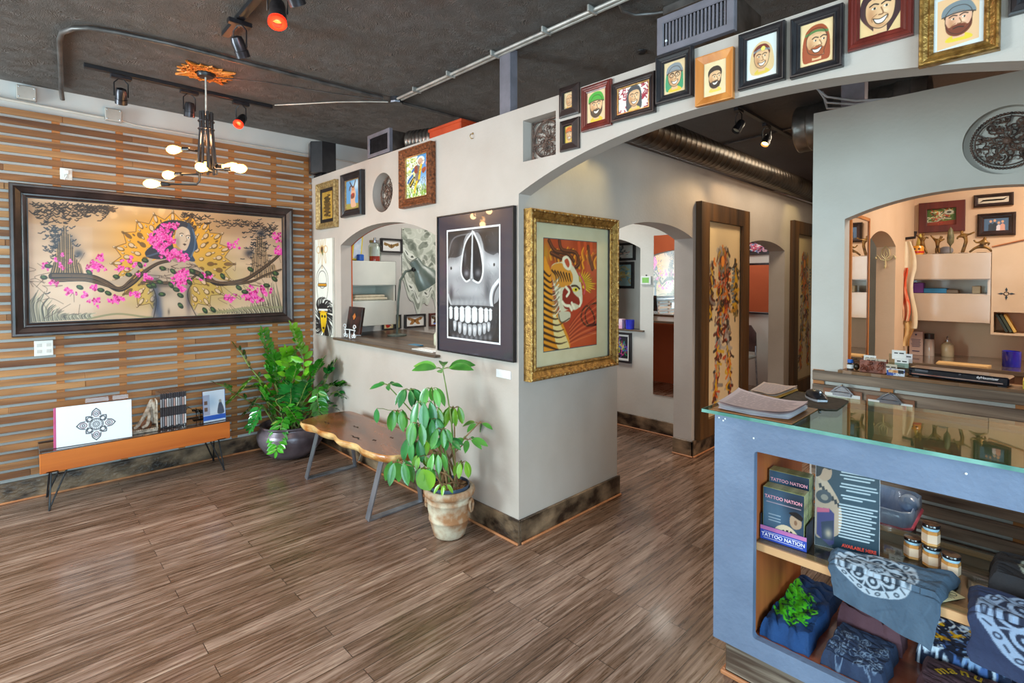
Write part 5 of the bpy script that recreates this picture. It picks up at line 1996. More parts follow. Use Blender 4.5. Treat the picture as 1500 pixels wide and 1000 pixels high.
junction((-2.799, -1.962, 2.728), (.10, .045, .09), '+x', 'grey junction box above the slats at the far left edge')
junction((-2.799, -1.492, 2.682), (.10, .045, .09), '+x', 'grey junction box above the slats, right of the ceiling bend')
_b = B()
_b.tube([(-2.785, -4.0, 2.72), (-2.785, -2.1, 2.712), (-2.785, -1.6, 2.70), (-2.785, -1.545, 2.70)], .011, 8)
_b.tube([(-2.785, -1.44, 2.70), (-2.785, -1.36, 2.685), (-2.785, 1.2, 2.683)], .007, 8)
tag(obj('wall_conduit', _b, mat('#bdb4aa', '#cbc3ba', rough=.5, scale=9), smooth=True), 'pale conduit running along the top of the slats through the right-hand junction box', 'conduit')

ZC = CEIL - .018
_b = B().tube([(-2.72, -1.78, 2.76), (-2.66, -1.79, ZC), (-2.45, -1.80, ZC), (-1.72, -1.845, ZC), (-1.60, -1.84, ZC), (-1.50, -1.80, ZC), (-1.44, -1.74, ZC), (-1.40, -1.62, ZC),
               (-1.36, -1.40, ZC), (-1.335, -.9, ZC), (-1.30, -.1, ZC)], .0135, 10)
tag(obj('ceiling_conduit', _b, M_PIPED, smooth=True), 'dark ceiling conduit that bends at the left and runs over the lobby', 'conduit')
_b = B().tube([(-1.29, .06, ZC), (-1.275, .8, ZC), (-1.25, 2.2, ZC)], .0135, 10)
tag(obj('ceiling_conduit', _b, M_PIPED, smooth=True), 'dark ceiling conduit continuing behind the partition over the office', 'conduit')
_b = B()
for dy in (-.014, .014):
    _b.tube([(-1.24, .0 + dy, ZC), (-.2, .012 + dy, ZC), (.64, .03 + dy, ZC), (1.6, .05 + dy, ZC)], .010, 8)
for x in (-1.0, -.62, -.2, .2, .5):
    _b.bev(x - .006, x + .006, -.030 + x * .012, .040 + x * .012, CEIL - .032, CEIL - .0005, .002)
tag(obj('ceiling_conduit', _b, M_PIPE, smooth=True), 'pale double ceiling conduit running above the partition towards the big vent', 'conduit')
_b = B().lathe([(.045, 0), (.048, .01), (.048, .04)], (-1.275, 0.0, CEIL - .0405), 8)
tag(obj('ceiling_junction', _b, M_DARKMETAL), 'dark junction box where the ceiling conduits meet', 'junction box')
_b = B().tube([(-2.02, -.60, CEIL - .012), (-1.85, -.45, CEIL - .008), (-1.6, -.3, CEIL - .02), (-1.45, -.12, CEIL - .012), (-1.34, -.03, CEIL - .02)], .005, 6)
tag(obj('ceiling_cable', _b, M_PIPE, smooth=True), 'grey cable drooping from the long track to the ceiling junction', 'cable')
_b = B().tube([(-1.72, -1.10, CEIL - .02), (-1.6, -.8, CEIL - .008), (-1.5, -.4, CEIL - .006), (-1.33, -.05, CEIL - .02)], .0035, 6)
tag(obj('ceiling_cable', _b, M_PIPED, smooth=True), 'thin dark cable from the chandelier plate across the ceiling', 'cable')
_b = B().tube([(.63, .05, ZC), (.60, .12, ZC), (.62, .2, ZC), (.70, .26, ZC), (.74, .28, ZC)], .008, 8).bev(.74, 1.0, .26, .30, CEIL - .04, CEIL - .001, .003)
tag(obj('ceiling_cable', _b, M_PIPED, smooth=True), 'dark curved cable and track stub left of the big vent', 'cable')


# ------------------------------------------------------------------ track lights
def head(p, aim, lit, label, size=1.0, tilt_up=0.0):
    """track spotlight: adapter on the track at p, can hanging below and pointing along aim"""
    p = Vector(p)
    r = thing('track_spotlight', label, 'spotlight', p)
    d = Vector(aim).normalized()
    c = Vector((0, 0, -.135 * size))
    obj('adapter', B().bev(-.018, .018, -.055, .055, -.024, 0, .003), M_DARKMETAL, r)
    Rz = Vector((0, 0, 1)).rotation_difference(d).to_matrix().to_4x4()
    s = size
    side = d.cross(Vector((0, 0, 1)))
    side = side.normalized() if side.length > .1 else Vector((1, 0, 0))
    yoke = B()
    for g in (-1, 1):
        yoke.tube([Vector((0, 0, -.022)) + side * g * .012, Vector((0, 0, -.05)) + side * g * .036 * s, c + side * g * .036 * s], .004, 6)
    yoke.tube([Vector((0, 0, -.022)) - side * .012, Vector((0, 0, -.022)) + side * .012], .006, 6)
    obj('yoke', yoke, M_BLACK, r, smooth=True)
    can = B().lathe([(.012 * s, -.055 * s), (.026 * s, -.05 * s), (.031 * s, -.03 * s), (.031 * s, .012 * s), (.034 * s, .014 * s), (.034 * s, .045 * s), (.030 * s, .045 * s), (.029 * s, .02 * s), (.010 * s, -.01 * s)],
                    M=Matrix.Translation(c) @ Rz, n=20, cap=False)
    obj('can', can, M_DARKMETAL, r, smooth=True)
    em = {'red': mat('#ff3018', '#ff6038', rough=.4, emit='#ff2a10', estr=9.0, name='red_glow'), 'warm': mat('#ffd9a0', '#ffe6c0', emit='#ffb45a', estr=14.0, name='warm_glow'),
          None: mat('#b9bfb4', '#cfd4c8', rough=.2, name='unlit_lens')}[lit]
    obj('lamp_lens', B().lathe([(.001, .03 * s), (.027 * s, .028 * s), (.028 * s, .02 * s)], M=Matrix.Translation(c) @ Rz, n=18, cap=False), em, r)
    if lit == 'red':
        gl = obj('red_filter', B().lathe([(.0345 * s, .046 * s), (.0345 * s, .060 * s), (.018 * s, .064 * s)], M=Matrix.Translation(c) @ Rz, n=18, cap=False),
                 mat('#8a1810', '#c02818', rough=.2, emit='#ff2a10', estr=1.2, name='red_filter_glass'), r)
    return p + c + d * .08, d


tr = B().bev(-2.062, -2.098, -1.715, -.60, CEIL - .026, CEIL - .0005, .002)
tag(obj('light_track', B().bev(-2.098, -2.062, -1.715, -.60, CEIL - .026, CEIL - .0005, .002), M_BLACK), 'long black track on the ceiling in front of the slatted wall', 'light track')
head((-2.08, -1.53, CEIL - .0265), (-.55, .05, -.8), None, 'leftmost spotlight on the long track near the slatted wall, unlit')
head((-2.08, -1.15, CEIL - .0265), (-.2, .0, -1), None, 'middle spotlight on the long track near the slatted wall, facing down')
p_, d_ = head((-2.08, -.82, CEIL - .0265), (.45, -.45, -.65), 'red', 'red-glowing spotlight on the long track near the slatted wall')
tag(obj('light_track', B().bev(-1.04, .9, -1.222, -1.186, CEIL - .026, CEIL - .0005, .002), M_BLACK), 'black track crossing the top left of the photo over the lobby', 'light track')
_h = [P(2, CEIL - .16, *q) for q in ((346, 68), (402, 12), (432, -10))]
head((_h[0].x, -1.204, CEIL - .0265), (-.35, .45, -.8), None, 'dark spotlight at the end of the lobby track, near the chandelier', 1.0)
lp2, d2 = head((_h[1].x, -1.204, CEIL - .0265), (.25, -.1, -.55), 'red', 'red-glowing spotlight on the lobby track at the top of the photo', 1.1)
head((_h[2].x, -1.204, CEIL - .0265), (-.25, .4, -.55), None, 'spotlight cut off by the top edge beside the red one', 1.0)
lamp('POINT', 'red_spot_light', tuple(lp2), 5, (1, .22, .1), soft=.03)
lamp('POINT', 'red_spot_light', tuple(p_), 2.5, (1, .22, .1), soft=.03)


# ------------------------------------------------------------------ chandelier
def chandelier():
    c = Vector((-1.722, -1.135, 0))
    r = thing('chandelier', 'black pipe-cluster pendant light with glowing filament bulbs hanging from an orange lace plate', 'chandelier', (c.x, c.y, CEIL))
    b = B()
    m = mat('#b8621e', '#e08a34', rough=.5, metal=.2, scale=20, name='orange_lace_plate')
    for k in range(16):
        t = 2 * PI * k / 16
        pts = [(c.x + r_ * math.cos(t + d), c.y + r_ * math.sin(t + d), CEIL - .006) for r_, d in ((.06, 0), (.11, -.2), (.155, 0), (.11, .2), (.06, 0))]
        b.tube(pts, .0055, 5)
    for rr in (.065, .10, .13):
        b.tube([(c.x + rr * math.cos(2 * PI * k / 32), c.y + rr * math.sin(2 * PI * k / 32), CEIL - .006) for k in range(33)], .0055, 5)
    for sx, sy in ((1, 1), (1, -1), (-1, 1), (-1, -1)):
        b.tube([(c.x + sx * .08, c.y + sy * .02, CEIL - .006), (c.x + sx * .135, c.y + sy * .135, CEIL - .006), (c.x + sx * .02, c.y + sy * .08, CEIL - .006)], .008, 5)
        b.tube([(c.x + sx * .06, c.y + sy * .06, CEIL - .006), (c.x + sx * .135, c.y + sy * .135, CEIL - .006)], .008, 5)
    obj('lace_plate', b, m, r, world=True, smooth=True)
    obj('canopy', B().lathe([(.001, -.032), (.045, -.030), (.052, -.014), (.052, -.012)], (c.x, c.y, CEIL), 28, cap=False), M_BLACK, r, world=True, smooth=True)
    obj('cord', B().tube([(c.x, c.y, CEIL - .03), (c.x + .003, c.y, 2.70), (c.x, c.y, 2.57)], .005, 8), mat('#b9b0a6', '#dcd6cc', rough=.5, scale=40), r, world=True, smooth=True)
    top, n = 2.585, 9
    body = B()
    for k in range(n):
        t = 2 * PI * k / n
        body.tube([(c.x + .034 * math.cos(t), c.y + .034 * math.sin(t), top), (c.x + .034 * math.cos(t), c.y + .034 * math.sin(t), top - .10),
                   (c.x + .055 * math.cos(t), c.y + .055 * math.sin(t), 2.19)], .0078, 7)
    obj('pipe_cluster', body, M_BLACK, r, world=True, smooth=True)
    ring = B()
    for z in (2.525, 2.475):
        ring.tube([(c.x + .045 * math.cos(2 * PI * k / 24), c.y + .045 * math.sin(2 * PI * k / 24), z) for k in range(25)], .004, 6)
    obj('clamp_ring', ring, M_DARKMETAL, r, world=True, smooth=True)
    D = float((ROT @ (np.array([c.x, c.y, 2.2]) - CAM))[2])
    right = Vector((ROT[0][0], ROT[0][1], 0))
    fwd = Vector((ROT[2][0], ROT[2][1], 0))
    gm = mat('#ffcf80', '#ffe2a8', rough=.1, emit='#ffb050', estr=9.0, name='amber_bulb')
    # bulb centre pixel, depth offset, direction in (right, fwd)
    bulbs = [((258, 219), -.05, (-1, .1)), ((226, 269), -.06, (-1, -.1)), ((250, 256), .02, (-1, .3)), ((297, 246), -.14, (.05, -1)), ((336, 244), .04, (1, .2)), ((348, 247), -.04, (1, -.2)), ((300, 240), .14, (0, 1))]
    for k, (px, dd, (dr, df)) in enumerate(bulbs):
        q = V(px[0], px[1], D + dd)
        d = (right * dr + fwd * df).normalized()
        Rm = Vector((0, 0, 1)).rotation_difference(d).to_matrix().to_4x4()
        s0 = q - d * .055
        low = Vector((c.x, c.y, 0)) + d * .045
        arm = B().tube([(low.x, low.y, 2.22), (low.x, low.y, s0.z + .03), tuple(low + d * .02 + Vector((0, 0, s0.z + .004))), tuple(s0 - d * .03)], .0068, 7)
        a = obj('arm', arm, M_BLACK, r, world=True, smooth=True)
        obj('socket', B().lathe([(.001, -.05), (.013, -.048), (.0145, -.01), (.0145, .0), (.001, .001)], M=Matrix.Translation(s0 + d * .012) @ Rm, n=14, cap=False), M_BLACK, a, world=True, smooth=True)
        bl = obj('bulb', B().lathe([(.001, -.048), (.012, -.045), (.013, -.03), (.022, -.008), (.0285, .018), (.025, .042), (.012, .06), (.003, .066), (.0005, .068)], M=Matrix.Translation(q) @ Rm, n=18, cap=False),
                 gm, a, world=True, smooth='all')
        lamp('POINT', 'bulb_light', tuple(q + d * .02 + Vector((0, 0, -.05))), .9, (1, .62, .28), soft=.03)
    lamp('POINT', 'bulb_light', (c.x, c.y, 2.42), 8.0, (1, .50, .22), soft=.05)


chandelier()


# ------------------------------------------------------------------ ducts, vents, speaker above the partition
def vent(x0, x1, z0, z1, y, slats, label, mesh=False, fw=.03):
    r = thing('air_vent', label, 'air vent', (x0, y, z0))
    w, h = x1 - x0, z1 - z0
    recalc(obj('frame', mould(w, h, [(0, -.02), (0, .006), (.002, .008), (fw - .004, .008), (fw, .003)]), M_GREYPAINT, r))
    b = B()
    n = slats
    for k in range(n):
        x = fw + (w - 2 * fw) * (k + .5) / n
        b.box(x - .0035, x + .0035, 0.0, .012, fw, h - fw) if not mesh else b.box(x - .003, x + .003, .002, .006, fw, h - fw)
    obj('louvre', b, M_GREYPAINT if not mesh else M_DARKMETAL, r)
    if not mesh:
        c = B()
        for k in range(7):
            z = fw + (h - 2 * fw) * (k + .5) / 7
            c.box(fw, w - fw, .016, .019, z - .0015, z + .0015)
        obj('cross_bar', c, M_GREYPAINT, r)
    return r, w, h


M_DUCT = mat('#5b534e', '#8c827b', rough=.3, metal=.85, scale=9, name='duct_metal')
r, w, h = vent(-1.718, -1.385, 2.470, 2.650, .012, 26, 'small grey ceiling vent on top of the partition above the round niche', True)
obj('duct_box', B().box(.01, w - .01, .021, .14, .01, h - .01), M_DUCT, r)
_b = B()
for k in range(9):
    _b.lathe([(.078, 0), (.084, .012), (.084, .02), (.078, .03)], M=Matrix.Translation((-1.36 + k * .03, .17 + k * .012, 2.565)) @ Matrix.Rotation(PI / 2, 4, 'Y') @ Matrix.Rotation(-.38, 4, 'X'), n=20, cap=False)
tag(obj('flexible_duct', _b, M_DUCT, smooth=True), 'ribbed flexible duct behind the small vent', 'duct')
r, w, h = vent(.859, 1.198, 2.488, 2.650, .012, 17, 'large grey louvred vent on top of the arch, near the middle of the portraits', False, .032)
obj('duct_box', B().box(.004, w - .012, .021, .30, .0, h), M_DUCT, r)
obj('lever', B().ball((.04, .002, .055), .006), M_WHITE, r)
tag(obj('orange_crate', B().bev(-1.02, -.66, .11, .35, TOP + .0005, TOP + .115, .006).bev(-1.03, -.65, .105, .355, TOP + .095, TOP + .118, .004), mat('#b23a18', '#c94a22', rough=.5, scale=6)),
    'orange-red box lying on top of the partition left of the post', 'box')
spk = thing('loudspeaker', 'black wall loudspeaker in the corner above the slatted wall', 'loudspeaker', (-2.62, .03, 2.475))
obj('cabinet', B().prism([(-.10, -.08), (.02, -.11), (.10, -.04), (.10, .09), (-.10, .09)], .01, .29, 2), M_BLACK, spk)
obj('grille', B().prism([(-.09, -.085), (.015, -.115), (.017, -.111), (-.088, -.081)], .02, .28, 2), M_DARKMETAL, spk)
obj('bracket', B().bev(-.135, .03, -.02, .02, -.008, .0095, .002), M_BLACK, spk)

# ------------------------------------------------------------------ reception counter with display case
CF, CX0, CX1 = -.155, 1.205, 2.385          # front face, left and right ends


def counter():
    r = thing('reception_counter', 'blue-grey reception counter with an open display front and thick glass top', 'counter', (1.8, .1, 0))
    mb = mat('#66758f', '#73839e', rough=.5, scale=5, bump=.25, bscale=60, name='blue_grey_paint')
    ow = wood('#a2502a', '#c9743c', 'z', 8, rough=.45, name='orange_brown_wood')
    # front panel with a round-cornered opening
    X0, X1, Z0, Z1 = 1.350, CX1 - .06, .212, .889
    o = [(CX0, .145), (CX1, .145), (CX1, 1.0), (CX0, 1.0)]
    rr = .012
    inn = []
    for (cx, cz, a0) in ((X0 + rr, Z0 + rr, PI), (X1 - rr, Z0 + rr, 1.5 * PI), (X1 - rr, Z1 - rr, 0), (X0 + rr, Z1 - rr, PI / 2)):
        inn.append([(cx + rr * math.cos(a0 + t), cz + rr * math.sin(a0 + t)) for t in (0, .39, .785, 1.18, 1.57)])
    b = B()
    for y, flip in ((CF, 0), (CF + .028, 1)):
        for k in range(4):
            k2 = (k + 1) % 4
            poly = [o[k], o[k2]] + [inn[k2][0]] + inn[k][::-1][:1]
            b.quad(*[(p[0], y, p[1]) for p in poly])
            b.quad(*[(p[0], y, p[1]) for p in ([o[k]] + inn[k][::-1])])
    loop = [p for c in inn for p in c]
    for L in (o, loop):
        for k in range(len(L)):
            p, q = L[k], L[(k + 1) % len(L)]
            b.quad((p[0], CF, p[1]), (q[0], CF, q[1]), (q[0], CF + .028, q[1]), (p[0], CF + .028, p[1]))
    f = obj('front_panel', b, mb, r, world=True)
    bm = bmesh.new(); bm.from_mesh(f.data)
    bmesh.ops.remove_doubles(bm, verts=bm.verts, dist=1e-5); bmesh.ops.recalc_face_normals(bm, faces=bm.faces)
    bm.to_mesh(f.data); bm.free()
    st = B()
    for x, z in ((1.222, .985), (1.238, .977), (1.348, .935), (1.245, .985), (1.92, .962)):
        st.ball((x, CF - .0015, z), .0035, .0025, .0035, 6, 4)
    obj('screw_head', st, M_WHITE, r, world=True)
    obj('side_panel', B().bev(CX0, CX0 + .03, CF + .0285, .40, .145, 1.0, .002), mb, r, world=True)
    obj('inner_side', B().box(1.325, 1.343, CF + .03, .395, .21, .995), ow, r, world=True)
    obj('side_panel', B().bev(CX1 - .03, CX1, CF + .0285, .40, .145, 1.0, .002), mb, r, world=True)
    obj('deck', B().box(CX0 + .031, CX1 - .031, CF + .0285, .40, .185, .205), wood('#5e241a', '#a85c3a', 'x', 7, rough=.3, coat=.4, name='red_brown_deck'), r, world=True)
    obj('top_rail', B().box(CX0 + .031, CX1 - .031, .34, .40, .975, .999), mb, r, world=True)
    # plinth of mottled boards, set in a little
    obj('plinth', B().bev(1.237, CX1 - .02, -.118, .37, .015, .1845, .003), wood('#4a372b', '#a59584', 'x', 16, rough=.6, bump=.4, lo=.4, hi=.6, name='weathered_plinth'), r, world=True)
    obj('shoe_molding', B().bev(1.222, CX1 - .02, -.133, -.1185, 0, .017, .004).bev(1.222, 1.2365, -.118, .37, 0, .017, .004), M_SHOE, r, world=True)
    # shelf: pale wooden rails front and back, dark glass between them
    sh = obj('shelf', B().bev(1.3435, CX1 - .0305, -.120, -.072, .518, .546, .002).bev(1.3435, CX1 - .0305, .318, .37, .518, .546, .002), wood('#b07c50', '#dcae80', 'x', 8, rough=.4, name='pale_shelf_wood'), r, world=True)
    obj('shelf_board', B().box(1.3435, CX1 - .0305, -.0715, .3175, .520, .546), wood('#33211a', '#5e4232', 'x', 8, rough=.3, name='dark_shelf_board'), sh, world=True)
    gm, nt, bs = new_mat('dark_shelf_glass', .04)
    obj('shelf_glass', B().bev(1.3435, CX1 - .0305, -.112, .37, .5465, .5525, .001), glass_mat('#eef4f0', clear=.95), sh, world=True)
    gt = glass_mat('#dce6d8', rough=.015, clear=.92, name='counter_glass')
    obj('glass_top', B().bev(1.165, CX1 + .0, -.178, .425, 1.0005, 1.0125, .0015), gt, r, world=True)
    obj('glass_edge', B().box(1.165, CX1, -.1792, -.1782, 1.0005, 1.0125).box(1.1638, 1.1648, -.178, .425, 1.0005, 1.0125), mat('#4f8277', '#7fb0a4', rough=.15, scale=9, name='green_glass_edge'), r, world=True)
    obj('under_board', B().box(CX0 + .031, CX1 - .031, -.126, .339, .975, .990), mat('#a9b296', '#b6bea4', rough=.5, scale=6, name='olive_lining'), r, world=True)


counter()
GT = 1.0135
IG = Matrix.Identity(4)


def stack(pts, n, z, name, label, cat, cols, curl=.0, lift=.0015, line='#6a5a66', grp=None):
    """a few loose sheets: pts = four corners (near-left, far-left, far-right, near-right)"""
    c = sum((Vector((p[0], p[1], 0)) for p in pts), Vector()) / 4
    r = thing(name, label, cat, (c.x, c.y, z), 0, grp)
    rnd = random.Random(len(label))
    for k in range(n):
        b = B()
        dx, dy = rnd.uniform(-.004, .004), rnd.uniform(-.004, .004)
        P4 = [Vector((p[0] + dx - c.x, p[1] + dy - c.y, 0)) for p in pts]
        N_ = 9

        def fn(i, j, k=k, P4=P4):
            u, v = i / (N_ - 1), j / (N_ - 1)
            q = (P4[0] * (1 - u) + P4[3] * u) * (1 - v) + (P4[1] * (1 - u) + P4[2] * u) * v
            e = curl * ((abs(2 * u - 1) ** 4) * .7 + (abs(2 * v - 1) ** 4) * .3) * (.4 + .6 * k / n)
            return (q.x, q.y, .0006 + k * lift + e + .0012 * math.sin(u * 9 + k))
        b.grid(fn, N_, N_)
        obj('sheet', b, mat(cols[k % len(cols)], rough=.7), r, smooth='all')
    a = Art(60, 44, cols[-1], None, 3)
    for q in range(15):
        y = .1 + q * .055
        x = .08
        while x < .85:
            L = .04 + .1 * a.rng.rand()
            a.line([(x, y), (x + L, y)], .014, line, .7, smooth=False)
            x += L + .03
    N_ = 9
    P4 = [Vector((p[0] - c.x, p[1] - c.y, 0)) for p in pts]
    b = B()

    def g(i, j):
        u, v = i / 59, j / 43
        q = (P4[0] * (1 - u) + P4[3] * u) * (1 - v) + (P4[1] * (1 - u) + P4[2] * u) * v
        e = curl * ((abs(2 * u - 1) ** 4) * .7 + (abs(2 * v - 1) ** 4) * .3)
        return (q.x, q.y, .0008 + n * lift + e + .0012 * math.sin(u * 9 + n))
    b.grid(g, 60, 44)
    obj('top_sheet', b, art_mat(.7), r, colors=a.colors())
    return r


stack([(1.222, -.165), (1.178, .125), (1.46, .06), (1.462, -.150)], 6, GT + .003, 'paper_stack', 'stack of curled printed forms at the front left corner of the counter top', 'papers',
      ['#f2f0f4', '#e4e2ea', '#fbf9fb', '#f0eef2', '#f4f2f4', '#d6c2c4'], .016, .003)
tag(obj('clipboard', B().bev(1.195, 1.478, -.172, .118, GT - .0009, GT + .0025, .001, Matrix.Identity(4)), wood('#7a4c2c', '#9a6a40', 'x', 8, rough=.4)), 'brown board under the curled forms on the counter', 'clipboard')
stack([(1.205, .185), (1.178, .405), (1.318, .412), (1.312, .165)], 5, GT, 'paper_stack', 'thinner stack of forms with blue stickers on yellow folders, rear left of the counter top', 'papers',
      ['#d8b04c', '#e8c66a', '#d9a840', '#efe6da', '#cdb4a6'], .006, .0035, '#4a5080')
tag(obj('mouse_pad', B().prism([(1.325, .15), (1.32, .385), (1.50, .37), (1.525, .345), (1.53, .16), (1.50, .135), (1.345, .125)], GT - .0009, GT + .0035), mat('#33291f', '#4a3c30', rough=.8, scale=40)), 'dark brown mouse pad on the counter glass', 'mouse pad')
ms = thing('computer_mouse', 'black and silver computer mouse on the brown mouse pad', 'computer mouse', (1.425, .285, GT + .0042), -.9)


def mouse_shell(z0, zs, w=.031, l=.055):
    b = B()

    def fn(i, j):
        t, s = i / 15, j / 8
        x = -l + 2 * l * t
        ww = w * (1 - abs(2 * t - 1) ** 3 * .45) * math.sin(PI * s - PI / 2) if True else 0
        zz = z0 + zs * math.cos(PI * s - PI / 2) ** .7 * (1 - abs(2 * t - .85) ** 2.4 * .8 if abs(2 * t - .85) < 1 else .2) if 0 < j < 8 else z0
        return (x, ww, max(z0, zz))
    return b.grid(fn, 16, 9)


obj('shell', mouse_shell(.008, .030), M_BLACK, ms, smooth='all')
obj('base', B().prism([(-.055 + .11 * k / 12, -.031 * (1 - abs(2 * k / 12 - 1) ** 3 * .45) - .001) for k in range(13)] + [(.055 - .11 * k / 12, .031 * (1 - abs(2 * k / 12 - 1) ** 3 * .45) + .001) for k in range(13)], 0, .0078),
    mat('#b9bec8', '#d2d6de', rough=.25, metal=.5), ms)
obj('wheel', B().lathe([(.001, -.003), (.008, -.003), (.008, .003), (.001, .003)], M=Matrix.Translation((.03, 0, .033)) @ Matrix.Rotation(PI / 2, 4, 'X'), n=14, cap=False), M_STEEL, ms)


def hung_clip(x0, x1, zt, label):
    r = thing('clipboard', label, 'clipboard', ((x0 + x1) / 2, 1.2475, zt))
    w = (x1 - x0) / 2
    obj('board', B().bev(-w, w, -.010, -.006, -.32, 0, .001), wood('#6a3e28', '#9a6648', 'x', 8, rough=.4), r)
    obj('sheet', B().box(-w + .008, w - .008, -.0118, -.0102, -.315, -.022), M_WHITE, r)
    c = B().bev(-.045, .045, -.020, -.0102, -.035, -.012, .003).prism([(-.06, -.02), (-.03, .012), (0, .03), (.03, .012), (.06, -.02), (.03, -.008), (-.03, -.008)], -.026, -.016, 1)
    c.tube([(-.05, -.02, -.018), (-.018, -.026, .012), (0, -.026, .024), (.018, -.026, .012), (.05, -.02, -.018)], .004, 6)
    obj('clip', c, mat('#9aa4b4', '#ccd2dc', rough=.2, metal=.85), r)
    obj('nail', B().tube([(0, -.03, .026), (0, .0, .026)], .003, 6), M_GOLDLIP, r)


hung_clip(1.20, 1.385, .893, 'left clipboard with chrome clip hanging on the weathered boards behind the counter')
hung_clip(1.405, 1.612, .885, 'right clipboard with chrome clip hanging on the weathered boards behind the counter')

# ------------------------------------------------------------------ display shelf: discs, poster, jars, cloths
ZS = .5530
NAVY = '#16233c'


def tat_cover(seed=0):
    q = [(0, 0), (135, 0), (135, 190), (0, 190)]
    a = Art(68, 96, '#2b4258', q, seed)
    a.blob((30, 80), 50, 80, '#5b7e98', .7)
    a.blob((110, 40), 40, 40, '#16222e', .7)
    a.line([(12, 52), (124, 52)], 2, '#d8b0b8')
    a.poly([(40, 190), (38, 150), (60, 126), (86, 124), (110, 140), (128, 170), (132, 190)], '#c9b498', 1, True)
    a.poly([(92, 84), (112, 78), (126, 92), (124, 118), (104, 128), (90, 112)], '#a98d74', 1, True)
    a.poly([(86, 74), (110, 66), (130, 78), (126, 92), (104, 84)], '#15181c', 1, True)
    a.ell((108, 104), 5, 9, '#7c5c48')
    for k in range(9):
        t = PI + PI * k / 9
        a.poly([(84 + 40 * math.cos(t), 182 + 44 * math.sin(t)), (84 + 30 * math.cos(t), 182 + 32 * math.sin(t)), (84 + 30 * math.cos(t + .18), 182 + 32 * math.sin(t + .18)), (84 + 40 * math.cos(t + .18), 182 + 44 * math.sin(t + .18))], '#1d2228')
    a.ell((84, 190), 26, 22, '#39424a')
    for y in (96, 108, 118):
        a.line([(20, y), (58, y)], 3, '#b9c4d0', .8, smooth=False)
    return a


COVER = tat_cover()
M_PINK = mat('#d8899a', '#e8a9b4', rough=.5, name='pink_lettering')
M_PRINTW = mat('#e9e4ea', '#f6f2f6', rough=.5, name='white_lettering')


def disc_display():
    rz = .05
    box = thing('display_box', 'blue cardboard counter display box lettered TATTOO NATION on the glass shelf', 'display box', (1.349, -.088, ZS), rz)
    mbx = mat('#26409c', '#3450ac', rough=.35, name='blue_card')
    w = .152
    obj('front_lip', B().box(0, w, 0, .002, 0, .050), mbx, box)
    obj('stripe', B().box(0, w, -.0006, -.0001, .036, .050), mat('#a85c9a', '#c07aa8', rough=.4), box)
    obj('tray', B().box(0, w, .0022, .125, 0, .002).box(0, .002, .0022, .125, .0022, .09).box(w - .002, w, .0022, .125, .0022, .09).box(.0022, w - .0022, .066, .069, .0022, .085), mat('#20242c', '#2e323c', rough=.5), box)
    text('TATTOO NATION', .0185, M_PRINTW, box, (w / 2, -.0012, .019), sx=.93, bold=.0002)
    obj('rule', B().box(.012, w - .012, -.0011, -.0003, .0295, .0305).box(.012, w - .012, -.0011, -.0003, .0075, .0085), M_PRINTW, box)
    mcase = mat('#6f7248', '#a0a070', rough=.25, scale=30, coat=.5, name='case_edge')
    proto = None
    Rz = Matrix.Rotation(rz, 4, 'Z')
    for row, (y0, z0, n) in enumerate(((.0042, .003, 5), (.071, .046, 5))):
        for k in range(n):
            y = y0 + k * .0118
            lab = 'TATTOO NATION disc case, %s from the front in the %s row' % (ORD[k], ('lower', 'raised rear')[row])
            pos = Vector((1.349, -.088, ZS)) + (Rz @ Vector((.0065, y, z0)))
            r = thing('disc_case', lab, 'disc case', pos, rz, 'tattoo film discs in the display box')
            obj('case', B().bev(0, .137, .001, .0108, 0, .190, .001), mcase, r)
            if k == 0:
                canvas('cover', COVER, .002, .135, .002, .188, .0006, art_mat(.15, .9), r)
                text('TATTOO NATION', .0165, M_PINK, r, (.068, .0002, .156), sx=.9, bold=.0003)
    # support block so that the rear row stands higher
    obj('riser', B().box(.004, w - .004, .0705, .124, .0022, .0455), mat('#20242c', rough=.5), box)


disc_display()


